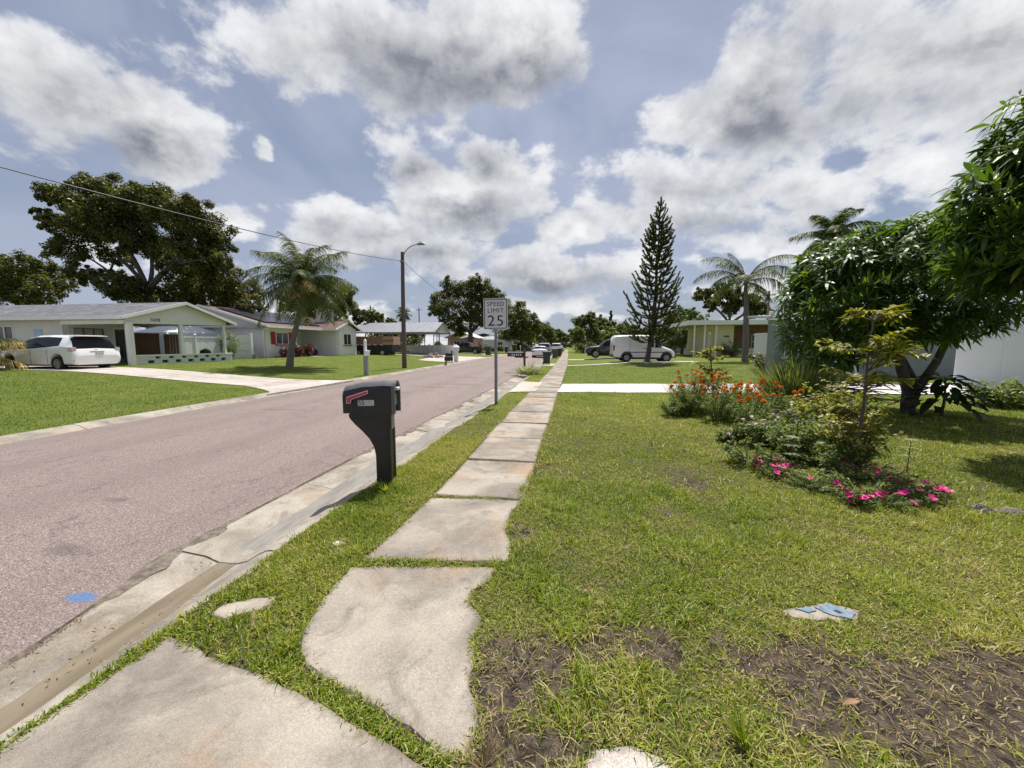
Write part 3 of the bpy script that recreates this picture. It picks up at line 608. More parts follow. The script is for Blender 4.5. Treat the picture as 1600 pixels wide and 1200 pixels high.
x, y = x[k], y[k]; grass('lawn_grass', 'mown lawn grass around the leaning palm across the street', x, y, 0.05, 0.02, G_left, 1, 0.5, 0.30 + 0.65 * fbm(x, y, 1.8, 3))
# grass growing in the joints and along slab edges
jx = []; jy = []
for t in np.linspace(0, 1, 620): jx.append(-1.44 + 1.0 * t + random.gauss(0, .01)); jy.append(2.37 + 0.09 * t + random.gauss(0, .017))
for t in np.linspace(0, 1, 1500):
    P0, P1, P2 = (-1.40, 1.50), (-1.0, 1.385), (-0.40, 1.185)
    a = [(1 - t) ** 2 * P0[i] + 2 * t * (1 - t) * P1[i] + t * t * P2[i] for i in (0, 1)]
    jx.append(a[0] + random.gauss(0, .012)); jy.append(a[1] + random.gauss(0, .014))
for t in np.linspace(0, 1, 900):
    jx.append(-2.10 + 0.07 * t + random.gauss(0, .016)); jy.append(0.8 + 0.85 * t + random.gauss(0, .02))
for yy in joints[1:7]:
    for t in np.linspace(0, 1, 130):
        if vnoise(t * 3, yy, 0.5, 3) > 0.36: jx.append(float(swL(yy)) + t * 0.9 + random.gauss(0, .01)); jy.append(yy + random.gauss(0, .02))
jx, jy = np.array(jx), np.array(jy)
o = grass('joint_grass', 'short grass sprouting in the pavement joints', jx, jy, 0.038, 0.005, G_near, 2, 0.8, 0.35 + 0.0 * jx)
ex = []; ey = []
for poly in (SLAB1, SLAB2, APRON[3:13], CHUNK1, CHUNK2, METER):
    P = poly if poly[0] == poly[-1] else poly + [poly[0]]
    if len(poly) == 10 and poly[0] == APRON[3]: P = poly
    for (x0, y0), (x1, y1) in zip(P[:-1], P[1:]):
        L = math.hypot(x1 - x0, y1 - y0)
        for s in np.arange(0, 1, 0.0028 / max(L, 0.01)):
            if vnoise(x0 + (x1 - x0) * s, y0 + (y1 - y0) * s, 0.09, 77) > 0.30: ex.append(x0 + (x1 - x0) * s + random.gauss(0, .014)); ey.append(y0 + (y1 - y0) * s + random.gauss(0, .014))
for yy in np.arange(3.5, 12, 0.004):
    for f in (swL, swR):
        if vnoise(3.0 if f is swL else 9.0, yy, 0.2, 78) > 0.35: ex.append(float(f(yy)) + random.gauss(0, .025)); ey.append(yy)
ex, ey = np.array(ex), np.array(ey)
grass('edge_grass', 'ragged grass creeping over the slab edges', ex, ey, 0.05, 0.006, G_near, 2, 1.0, 0.1 + 0.8 * fbm(ex, ey, 0.5, 5))
# dry thatch and dead stems on bare soil
x, y = scatter(40000, -0.5, 4.4, 0.95, 4.0); k = keep_off(x, y) & ((bare(x, y) > 0.10) | (rng.random(40000) < 0.18)); x, y = x[k], y[k]
grass('dry_grass', 'dead straw and stems over the bare soil', x, y, 0.065, 0.0042, G_dry, 2, 2.4)
x, y = scatter(5200, float(roadR(1)) - 0.06, float(roadR(1)) + 0.05, 1.2, 9.0); k = (vnoise(x * 0, y, 0.6, 12) > 0.52) & (np.abs(x - roadR(y)) < 0.05 * (0.4 + vnoise(x * 0, y, .3, 14))); x, y = x[k], y[k]
grass('edge_grass', 'weedy grass along the asphalt edge by the gutter', x, y, 0.03, 0.005, G_dry, 1, 0.9, None, -0.075)

# ------------------------------------------------------------------ street furniture
M_blackplastic = pm('black_plastic', (0.010, 0.010, 0.011), (0.018, 0.018, 0.019), 6, 0.42, bump=0.15, bscale=220)
M_greytop = pm('grey_plastic_and_sunlit_top', (0.13, 0.13, 0.135), (0.08, 0.08, 0.085), 8, 0.45)  # grey plastic; also paints the sunlit top of the near mailbox
M_red = pm('faded_red_plastic', (0.52, 0.06, 0.12), (0.40, 0.05, 0.09), 8, 0.45)
M_pinkedge = pm('pink_trim', (0.85, 0.45, 0.48), None, 8, 0.5)
M_sticker = pm('grey_sticker', (0.55, 0.55, 0.54), (0.38, 0.37, 0.37), 30, 0.5)
M_ink = pm('black_ink', (0.012, 0.012, 0.012), None, 8, 0.5)
M_signwhite = pm('sign_face', (0.66, 0.665, 0.675), (0.58, 0.585, 0.60), 7, 0.42)
M_galv = pm('galvanised_steel', (0.34, 0.355, 0.37), (0.20, 0.215, 0.23), 14, 0.45, metal=0.6)
M_wood = pm('dark_timber', (0.13, 0.085, 0.055), (0.07, 0.045, 0.032), 3, 0.85, bump=0.3, bscale=40, stretch=(6, 6, 0.6))
M_pole = pm('weathered_pole_timber', (0.17, 0.115, 0.085), (0.09, 0.06, 0.05), 4, 0.9, bump=0.4, bscale=30, stretch=(5, 5, 0.3))
M_white = pm('white_paint', (0.82, 0.82, 0.80), (0.75, 0.75, 0.73), 2.0, 0.5)
M_vinyl = pm('white_vinyl', (0.82, 0.82, 0.82), (0.76, 0.76, 0.77), 1.5, 0.4)
M_darkbin = pm('dark_bin_plastic', (0.022, 0.025, 0.026), (0.035, 0.037, 0.036), 5, 0.5)
M_brownbin = pm('brown_bin_plastic', (0.085, 0.06, 0.062), None, 5, 0.5)
M_black = pm('black_metal', (0.012, 0.012, 0.013), (0.02, 0.02, 0.02), 6, 0.45)
M_chrome = pm('bright_metal', (0.6, 0.6, 0.6), (0.5, 0.5, 0.5), 6, 0.3, metal=0.8)
M_wire = pm('cable', (0.02, 0.02, 0.022), None, 5, 0.6)
def text_mesh(txt, size, name, mat, parent, M, extr=0.0008, xscale=1.0):
    cu = bpy.data.curves.new(name, 'FONT'); cu.body = txt; cu.size = size; cu.align_x = 'CENTER'; cu.align_y = 'CENTER'; cu.extrude = extr; cu.space_character = 1.12; cu.offset = 0.0
    o = bpy.data.objects.new(name + '_c', cu); COL.objects.link(o); dg = bpy.context.evaluated_depsgraph_get()
    me = bpy.data.meshes.new_from_object(o.evaluated_get(dg)); bpy.data.objects.remove(o); bpy.data.curves.remove(cu)
    me.transform(Matrix.Diagonal((xscale, 1, 1, 1))); me.transform(M); me.materials.clear(); me.materials.append(mat); me.name = name
    return link(name, me, parent)
FACE_CAM = Matrix.Rotation(R(90), 4, 'X')              # text plane facing -Y
# near mailbox: local x = long axis towards the street is -x
def near_mailbox():
    t = thing('mailbox', 'black plastic kerbside mailbox with red flag on curved post, nearest', 'mailbox', (-1.97, 3.78, 0.0), R(9))
    prof = [(0.13, 0.0), (0.13, 0.72), (0.135, 0.80), (-0.27, 0.80), (-0.30, 0.78), (-0.29, 0.74), (-0.24, 0.68), (-0.16, 0.60), (-0.09, 0.52), (-0.045, 0.43), (-0.03, 0.34), (-0.03, 0.0)]
    prof = [(x, z - 0.05 if z == 0 else z) for x, z in prof]
    MB().prism(prof, 'y', -0.085, 0.085).build('post', M_blackplastic, t, False, True, 0.008)
    MB().box(-0.25, 0.02, -0.0885, -0.0825, 0.715, 0.735).box(-0.25, 0.02, -0.0885, -0.0825, 0.745, 0.752).box(0.085, 0.10, -0.089, -0.08, 0.0, 0.72).build('rib', M_blackplastic, t, False, True)
    # box body: arched section in y-z, slight taper along x
    mb = MB(); n = 14; secs = []
    for x, zt, s in ((-0.345, 1.055, 0.96), (-0.33, 1.075, 1.0), (-0.15, 1.11, 1.0), (0.06, 1.125, 1.0), (0.165, 1.12, 1.0)):
        zb = 0.795; ring = [(x, -0.10 * s, zb), (x, -0.105 * s, zt - 0.10)]
        ring += [(x, -0.105 * s * math.cos(a), zt - 0.10 + 0.10 * math.sin(a)) for a in np.linspace(0.2, math.pi - 0.2, 9)]
        ring += [(x, 0.105 * s, zt - 0.10), (x, 0.10 * s, zb)]; secs.append(ring)
    k = len(secs[0]); vs = [p for r_ in secs for p in r_]
    fs = [(i * k + j, i * k + (j + 1) % k, (i + 1) * k + (j + 1) % k, (i + 1) * k + j) for i in range(len(secs) - 1) for j in range(k)] + [tuple(range(k - 1, -1, -1))[::-1], tuple((len(secs) - 1) * k + j for j in range(k))[::-1]]
    body = mb.add(vs, [f[::-1] for f in fs]).build('box', M_blackplastic, t, True, True)
    # sunlit top painted in as a pale grey crown panel just above the box
    mb = MB(); vs = []
    for x, zt in ((-0.335, 1.072), (-0.15, 1.112), (0.06, 1.127), (0.168, 1.122)):
        vs += [(x, -0.107 * math.cos(a), zt - 0.10 + 0.1035 * math.sin(a)) for a in np.linspace(0.55, math.pi - 0.55, 8)]
    mb.add(vs, [(i * 8 + j, i * 8 + j + 1, (i + 1) * 8 + j + 1, (i + 1) * 8 + j) for i in range(3) for j in range(7)]).build('crown', M_greytop, body, True, True)
    # rear rim, recess and plates (side turned to the pavement)
    rim = [(-0.112, 0.79), (-0.112, 1.02)] + [(-0.112 * math.cos(a), 1.02 + 0.112 * math.sin(a)) for a in np.linspace(0.2, math.pi - 0.2, 9)] + [(0.112, 1.02), (0.112, 0.79)]
    rin = [(u * 0.80, 0.79 + (v - 0.79) * 0.93) for u, v in rim]; k = len(rim)
    vs = [(x, u, v) for x in (0.16, 0.195) for u, v in rim] + [(x, u, v) for x in (0.16, 0.195) for u, v in rin]
    fs = [(j, j + 1, k + j + 1, k + j) for j in range(k - 1)] + [(2 * k + j + 1, 2 * k + j, 3 * k + j, 3 * k + j + 1) for j in range(k - 1)] + [(k + j, k + j + 1, 3 * k + j + 1, 3 * k + j) for j in range(k - 1)]
    MB().add(vs, fs).build('rim', M_greytop, body, False, True)
    MB().box(0.168, 0.215, -0.05, 0.03, 1.03, 1.06).build('handle', M_white, body, False, True, 0.006)
    MB().box(0.166, 0.176, -0.06, 0.04, 0.87, 0.99).build('door_panel', M_greytop, body, False, True, 0.004)
    MB().box(0.131, 0.142, -0.055, 0.02, 0.62, 0.77).build('bracket', M_galv, t, False, True)
    MB().box(0.13, 0.137, 0.03, 0.07, 0.0, 0.62).build('channel', M_black, t, False, True)
    fp = [(-0.295, 0.905), (-0.255, 0.905), (-0.245, 0.945), (-0.075, 1.005), (-0.075, 1.035), (-0.29, 0.965)]
    fl = MB().prism(fp, 'y', -0.124, -0.114).build('flag', M_red, t, False, True)
    e = MB()
    for i in range(len(fp)):
        a, b = fp[i], fp[(i + 1) % len(fp)]; e.tube([(a[0], -0.124, a[1]), (b[0], -0.124, b[1])], 0.0035, 5)
    e.build('flag_edge', M_pinkedge, fl, False, True)
    MB().box(-0.185, -0.02, -0.1085, -0.1035, 0.875, 0.935).build('number_plate', M_sticker, t, False, True)
    text_mesh('55', 0.07, 'digits', M_ink, t, Matrix.Translation((-0.15, -0.1095, 0.905)) @ FACE_CAM, 0.0006, 0.85)
near_mailbox()
def speed_sign():
    t = thing('speed_limit_sign', 'white SPEED LIMIT 25 road sign on grey metal post', 'road sign', (-1.79, 9.47, 0.0))
    MB().box(-0.035, 0.035, 0.012, 0.045, -0.1, 2.55).box(-0.035, -0.026, -0.012, 0.013, -0.1, 2.0).box(0.026, 0.035, -0.012, 0.013, -0.1, 2.0).build('post', M_galv, t, False, True)
    def rr(w, h, r, n=5):
        P = []
        for cx, cy, a0 in ((w - r, h - r, 0), (-w + r, h - r, 90), (-w + r, -h + r, 180), (w - r, -h + r, 270)):
            P += [(cx + r * math.cos(R(a0 + 90 * k / n)), cy + r * math.sin(R(a0 + 90 * k / n))) for k in range(n + 1)]
        return P
    zc = 2.265
    pl = MB().prism([(u, v + zc) for u, v in rr(0.305, 0.38, 0.035)], 'y', -0.014, -0.010).build('plate', M_signwhite, t, False, True)
    o_, i_ = rr(0.285, 0.36, 0.03), rr(0.268, 0.343, 0.025); k = len(o_)
    MB().add([(u, -0.0155, v + zc) for u, v in o_] + [(u, -0.0155, v + zc) for u, v in i_], [(j, (j + 1) % k, k + (j + 1) % k, k + j) for j in range(k)]).build('border', M_ink, pl, False, True)
    for txt, sz, z, xs in (('SPEED', 0.15, 2.50, 0.98), ('LIMIT', 0.15, 2.34, 1.06), ('25', 0.37, 2.085, 1.08)):
        text_mesh(txt, sz, 'lettering', M_ink, pl, Matrix.Translation((0, -0.0158, z)) @ FACE_CAM, 0.0008, xs)
    for z in (2.55, 1.98): MB().lathe([(0.011, -0.022), (0.011, -0.014)], 8, (0, 0, z), 'y').build('bolt', M_galv, t, False, True)
speed_sign()
def post_mailbox():
    t = thing('mailbox', 'dark mailbox with red and white lettering on timber post above strappy plant', 'mailbox', (-2.44, 21.6, 0.0))
    MB().box(-0.06, 0.06, -0.06, 0.06, -0.1, 1.22).build('post', M_wood, t, False, True, 0.01)
    MB().box(-0.55, 0.22, -0.045, 0.045, 0.78, 0.85).build('arm', M_wood, t, False, True, 0.008)
    P = [(-0.11, 0.85), (-0.11, 1.02)] + [(-0.11 * math.cos(a), 1.02 + 0.09 * math.sin(a)) for a in np.linspace(0.2, math.pi - 0.2, 7)] + [(0.11, 1.02), (0.11, 0.85)]
    b = MB().prism(P, 'x', -0.95, -0.07).build('box', M_black, t, False, True)
    MB().box(-0.955, -0.935, -0.115, 0.115, 0.85, 1.10).build('door', M_black, b, False, True)
    for i, (m, x) in enumerate(((M_red, -0.80), (M_white, -0.68), (M_white, -0.56), (M_white, -0.44), (M_white, -0.32), (M_white, -0.20))):
        MB().box(x - 0.03, x + 0.03, -0.116, -0.111, 0.90, 1.0).build('lettering', m, b, False, True)
post_mailbox()
def bin_(label, loc, mat, rz, s=1.0, group='wheeled bins along the kerb', lidmat=None):
    t = thing('wheeled_bin', label, 'bin', loc, rz, group)
    vs = []; 
    for z, w, d in ((0.06, 0.22, 0.25), (0.92, 0.29, 0.34)): vs += [(-w, -d, z), (w, -d, z), (w, d, z), (-w, d, z)]
    MB().add([(a * s, b * s, c * s) for a, b, c in vs], [(3, 2, 1, 0), (4, 5, 6, 7), (0, 1, 5, 4), (1, 2, 6, 5), (2, 3, 7, 6), (3, 0, 4, 7)]).build('tub', mat, t, False, True, 0.02 * s)
    MB().prism([(-0.37 * s, 0.92 * s), (0.38 * s, 0.92 * s), (0.36 * s, 0.98 * s), (0.1 * s, 1.03 * s), (-0.35 * s, 0.97 * s)], 'x', -0.31 * s, 0.31 * s).build('lid', lidmat or mat, t, False, True, 0.01)
    for sx in (-1, 1): MB().lathe([(0.11 * s, -0.025), (0.11 * s, 0.025)], 14, (sx * 0.25 * s, 0.25 * s, 0.11 * s), 'x').build('wheel', M_black, t, False, True)
    MB().tube([(-0.22 * s, 0.42 * s, 0.93 * s), (0.22 * s, 0.42 * s, 0.93 * s)], 0.015, 6).build('handle', M_black, t, False, True)
bin_('black wheeled bin nearest along the right kerb beside driveway mouth', (-1.62, 29.2, 0.02), M_darkbin, R(8), 1.0)
bin_('brown wheeled bin beyond the near black bin, right kerb', (-1.45, 42.5, 0.02), M_brownbin, R(0), 1.08)
bin_('black bin just behind the brown bin, right kerb', (-1.15, 47.5, 0.02), M_darkbin, R(0), 1.08)
bin_('small far dark bin on right kerb before the last parked cars', (-1.2, 58, 0.02), M_darkbin, R(0), 1.05)
bin_('tall dark bin on the left kerb just right of the sign post', (-10.6, 50.5, 0.1), M_darkbin, R(0), 1.25)
bin_('small dark bin on left kerb, second along', (-10.6, 66, 0.1), M_darkbin, R(0), 1.1)
bin_('dark bin on left kerb farthest along', (-10.6, 76, 0.1), M_darkbin, R(0), 1.5)
# lamp post and cables
def lamp_post():
    b = Vector((-10.84, 24.4, 0.0)); t = thing('street_lamp', 'brown timber utility pole with curved street lamp arm', 'street lamp', b)
    MB().tube([(-10.84, 24.4, -0.2), (-10.82, 24.4, 3.5), (-10.76, 24.4, 7.5)], [0.155, 0.135, 0.11], 14).build('pole', M_pole, t, True)
    P = []
    for s in np.linspace(0, 1, 9): P.append((-10.70 + 1.05 * (1 - math.cos(s * 1.45)) / (1 - math.cos(1.45)) * 0.9, 24.38, 7.1 + 0.85 * math.sin(s * 1.45)))
    MB().tube(P, [0.03] * 9, 8).build('arm', M_galv, t, True)
    e = P[-1]; hd = MB().tube([e, (e[0] + 0.15, e[1], e[2] + 0.03), (e[0] + 0.4, e[1], e[2] + 0.03), (e[0] + 0.55, e[1], e[2] + 0.01)], [0.04, 0.085, 0.10, 0.04], 10).build('lamp_head', M_galv, t, True)
    MB().lathe([(0.03, 0.0), (0.03, 0.08)], 8, (e[0] + 0.22, e[1], e[2] + 0.10)).build('photocell', M_black, hd)
    MB().box(-10.9, -10.64, 24.26, 24.36, 6.85, 6.95).build('bracket', M_galv, t)
lamp_post()
def cable(label, a, b, sag, r):
    a, b = Vector(a), Vector(b); P = [a.lerp(b, s) - Vector((0, 0, sag * 4 * s * (1 - s))) for s in np.linspace(0, 1, 25)]
    tag(MB().tube(P, r, 5).build('cable', M_wire), label, 'cable', 'overhead cables')
cable('overhead cable crossing from the lamp pole to the upper left', (-10.74, 24.4, 6.93), (-10.35, 5.6, 4.72), 0.22, 0.014)
cable('thin overhead cable dropping from the lamp pole toward the round oak', (-10.70, 24.45, 6.9), (-17.3, 60, 8.4), 0.5, 0.012)
cable('faint service cable behind the white porch house', (-60, 46, 8.3), (-27, 46, 6.2), 0.3, 0.012)
def white_post():
    t = thing('mail_post', 'slim white and grey post with small white box on far lawn', 'mailbox', (-10.2, 18.3, 0.0))
    MB().box(-10.285, -10.105, 18.2, 18.38, -0.1, 0.98).build('sleeve', M_galv, t, False, False, 0.01)
    MB().box(-10.25, -10.14, 18.24, 18.35, 0.98, 1.72).build('post', M_vinyl, t)
    MB().prism([(-10.25, 1.72), (-10.14, 1.72), (-10.195, 1.80)], 'y', 18.24, 18.35).build('cap', M_vinyl, t)
    MB().prism([(-10.19, 0.95), (-10.0, 0.95), (-9.95, 1.22), (-10.19, 1.24)], 'y', 18.12, 18.34).build('box', M_vinyl, t, False, False, 0.01)
white_post()
def lantern_pillar():
    t = thing('lantern_pillar', 'short white pillar topped by a small lantern at driveway edge', 'pillar', (-10.15, 34.2, -0.02))
    MB().box(-10.33, -10.0, 34.05, 34.35, -0.05, 0.95).build('shaft', M_white, t, False, False, 0.01)
    c = MB().box(-10.4, -9.93, 34.0, 34.4, 0.95, 1.3).build('lantern', M_white, t, False, False, 0.01)
    MB().add([(-10.45, 33.95, 1.3), (-9.88, 33.95, 1.3), (-9.88, 34.45, 1.3), (-10.45, 34.45, 1.3), (-10.165, 34.2, 1.55)], [(0, 1, 4), (1, 2, 4), (2, 3, 4), (3, 0, 4), (3, 2, 1, 0)]).build('cap', M_white, c)
    MB().box(-10.52, -10.42, 33.8, 33.9, -0.05, 1.0).build('side_post', M_black, t)
lantern_pillar()
t = thing('trash_can', 'black tapered trash can beside the white lantern pillar', 'bin', (-10.85, 34.0, 0.03))
MB().lathe([(0.21, 0.0), (0.28, 0.66), (0.30, 0.67), (0.30, 0.70), (0.26, 0.70), (0.2, 0.05)], 18).build('tub', M_darkbin, t, True, True)
MB().tube([(0.25, 0, 0.6), (0.32, 0, 0.58), (0.32, 0, 0.5), (0.25, 0, 0.48)], 0.012, 6).build('handle', M_darkbin, t, True, True)
t = thing('mailbox', 'low black rounded mailbox jutting over the far kerb', 'mailbox', (-9.45, 29.6, -0.04))
P = [(-0.15, 0.30), (-0.15, 0.5)] + [(-0.15 * math.cos(a), 0.5 + 0.15 * math.sin(a)) for a in np.linspace(0.2, math.pi - 0.2, 7)] + [(0.15, 0.5), (0.15, 0.30)]
MB().prism(P, 'x', -0.28, 0.35).build('box', M_blackplastic, t, True, True); MB().box(-0.25, -0.15, -0.05, 0.05, -0.1, 0.3).build('post', M_black, t, False, True); MB().box(0.35, 0.365, -0.15, 0.15, 0.3, 0.52).build('door', M_greytop, t, False, True)
def meter():
    t = thing('water_meter_cover', 'blue painted water meter lid with dark hole in pale concrete', 'meter cover', (1.42, 2.25, 0.0))
    slab('collar', METER, 0.006, 0.08, M_conc, t, jit=0.008, step=0.04, seed=9)
    mbl = pm('blue_meter_paint', (0.075, 0.175, 0.30), (0.22, 0.25, 0.27), 22, 0.6, bump=0.3, bscale=60)
    for P in ([(-0.005, 0.03), (0.09, 0.075), (0.185, 0.01), (0.13, -0.045), (0.05, -0.03)], [(-0.12, 0.0), (-0.05, 0.03), (-0.02, 0.0), (-0.07, -0.02)]):
        MB().prism(rough_poly(P, 0.02, 0.005, 3), 'z', 0.004, 0.012).build('lid', mbl, t, False, True)
    MB().prism([(0.075, 0.012), (0.10, 0.02), (0.12, 0.0), (0.095, -0.01)], 'z', 0.0122, 0.0130).build('hole', M_black, t, False, True)
meter()

# ------------------------------------------------------------------ houses
M_glass = pm('dark_glass', (0.02, 0.024, 0.028), (0.035, 0.04, 0.045), 1.0, 0.08, spec=0.6)
M_wallA = pm('pale_grey_stucco', (0.60, 0.605, 0.60), (0.54, 0.545, 0.54), 1.2, 0.85, bump=0.25, bscale=70)
M_gableA = pm('pale_mint_panel', (0.76, 0.76, 0.735), (0.72, 0.72, 0.695), 1.2, 0.7)
M_wallB = pm('cream_stucco', (0.76, 0.75, 0.73), (0.70, 0.69, 0.67), 1.0, 0.85, bump=0.2, bscale=60)
M_yellow = pm('pale_yellow_stucco', (0.72, 0.65, 0.42), (0.66, 0.59, 0.37), 1.0, 0.85, bump=0.2, bscale=60)
M_greyD = pm('blue_grey_stucco', (0.24, 0.265, 0.275), (0.20, 0.225, 0.235), 1.0, 0.85, bump=0.2, bscale=60)
M_pinkw = pm('pink_stucco', (0.68, 0.36, 0.36), None, 1.0, 0.85)
M_soffit = pm('soffit_paint', (0.5, 0.5, 0.48), None, 2, 0.8)
M_shutter = pm('red_shutter', (0.42, 0.022, 0.03), (0.33, 0.02, 0.025), 5, 0.55)
M_fencewood = pm('brown_fence_timber', (0.17, 0.085, 0.055), (0.09, 0.05, 0.036), 2.5, 0.85, bump=0.3, bscale=40, stretch=(5, 5, 0.5))
M_block = pm('painted_block', (0.60, 0.635, 0.625), (0.52, 0.55, 0.54), 2, 0.85, bump=0.2, bscale=50)
M_metalroof = pm('pale_metal_roof', (0.36, 0.365, 0.39), (0.30, 0.305, 0.33), 1.5, 0.4, metal=0.2)
M_flatroof = pm('white_membrane_roof', (0.62, 0.62, 0.61), (0.50, 0.50, 0.50), 1.5, 0.7)
M_door = pm('teal_door', (0.05, 0.10, 0.115), (0.035, 0.07, 0.085), 2, 0.35)
M_brick = pm('red_brick', (0.34, 0.12, 0.08), (0.26, 0.09, 0.065), 12, 0.85)
def shingle(name, c1, c2, c3):
    m, nt, b = newmat(name); oc = ocoord(nt); b.inputs['Roughness'].default_value = 0.9
    br = nt.nodes.new('ShaderNodeTexBrick'); nt.links.new(oc, br.inputs['Vector']); br.inputs['Scale'].default_value = 1.0
    br.inputs['Brick Width'].default_value = 0.30; br.inputs['Row Height'].default_value = 0.16; br.inputs['Mortar Size'].default_value = 0.012
    br.inputs['Color1'].default_value = (*c1, 1); br.inputs['Color2'].default_value = (*c2, 1); br.inputs['Mortar'].default_value = (*c3, 1)
    n = noise(nt, oc, 1.4, 6, 0.65); setc(nt, b.inputs['Base Color'], mixc(nt, mth(nt, 'MULTIPLY', sstep(nt, n, 0.35, 0.7), 0.5), br.outputs[0], c3))
    bumpn(nt, b, br.outputs[1], 0.4, 0.02); return m
M_shA = shingle('grey_shingles', (0.235, 0.24, 0.26), (0.12, 0.125, 0.14), (0.07, 0.07, 0.08))
M_shB = shingle('red_brown_shingles', (0.22, 0.125, 0.105), (0.15, 0.09, 0.078), (0.09, 0.055, 0.05))
M_solar = pm('solar_panel', (0.03, 0.033, 0.042), (0.02, 0.023, 0.03), 1.5, 0.32, spec=0.4)
def wall(parent, axis, pos, a0, a1, z0, z1, mat, openings=(), th=0.16, name='wall'):
    us = sorted({a0, a1, *[o[0] for o in openings], *[o[1] for o in openings]}); zs = sorted({z0, z1, *[o[2] for o in openings], *[o[3] for o in openings]})
    mb = MB()
    for i in range(len(us) - 1):
        run = None
        for j in range(len(zs) - 1):
            um, zm = (us[i] + us[i + 1]) / 2, (zs[j] + zs[j + 1]) / 2
            hole = any(o[0] < um < o[1] and o[2] < zm < o[3] for o in openings)
            if not hole: run = (run[0], zs[j + 1]) if run else (zs[j], zs[j + 1])
            if (hole or j == len(zs) - 2) and run:
                if axis == 'x': mb.box(pos - th / 2, pos + th / 2, us[i], us[i + 1], *run)
                else: mb.box(us[i], us[i + 1], pos - th / 2, pos + th / 2, *run)
                run = None
    return mb.build(name, mat, parent)
def window(parent, axis, pos, a0, a1, z0, z1, sgn, mull=1, trans=0, fm=None, gm=None, name='window', w=0.05):
    fm = fm or M_white; gm = gm or M_glass; mb = MB()
    def bx(u0, u1, v0, v1, d0, d1):
        lo, hi = sorted((pos + sgn * d0, pos + sgn * d1))
        if axis == 'x': mb.box(lo, hi, u0, u1, v0, v1)
        else: mb.box(u0, u1, lo, hi, v0, v1)
    e = 0.006
    bx(a0 + e, a0 + w, z0 + e, z1 - e, -0.02, 0.06); bx(a1 - w, a1 - e, z0 + e, z1 - e, -0.02, 0.06); bx(a0 + w, a1 - w, z1 - w, z1 - e, -0.02, 0.058); bx(a0 + w, a1 - w, z0 + e, z0 + w, -0.02, 0.058)
    for k in range(mull): u = a0 + (a1 - a0) * (k + 1) / (mull + 1); bx(u - w / 2, u + w / 2, z0 + w, z1 - w, -0.02, 0.05)
    for k in range(trans): v = z0 + (z1 - z0) * (k + 1) / (trans + 1); bx(a0 + w, a1 - w, v - w / 2, v + w / 2, -0.02, 0.045)
    f = mb.build(name, fm, parent)
    for k in range(mull + 1):
        u0 = a0 + (a1 - a0) * k / (mull + 1) + w * 0.45; u1 = a0 + (a1 - a0) * (k + 1) / (mull + 1) - w * 0.45
        mb = MB(); bx(u0, u1, z0 + w * 0.5, z1 - w * 0.5, -0.01, 0.0); mb.build('pane', gm, f)
    return f
def gable_roof(parent, axis, a0, a1, e0, e1, ze, r, zr, th, mat, name='roof'):      # ridge along axis from a0 to a1; eaves at e0/e1
    mb = MB()
    for e in (e0, e1):
        P = [(e, ze), (r, zr), (r, zr + th), (e, ze + th)]
        if axis == 'x': mb.prism(P, 'x', a0, a1)
        else: mb.prism(P, 'y', a0, a1)
    return mb.build(name, mat, parent)
def rake(parent, axis, pos, pts, h, w, mat, name='fascia'):
    mb = MB()
    for (u0, z0), (u1, z1) in zip(pts[:-1], pts[1:]): mb.prism([(u0, z0 - h), (u1, z1 - h), (u1, z1), (u0, z0)], axis, pos, pos + w)
    return mb.build(name, mat, parent)

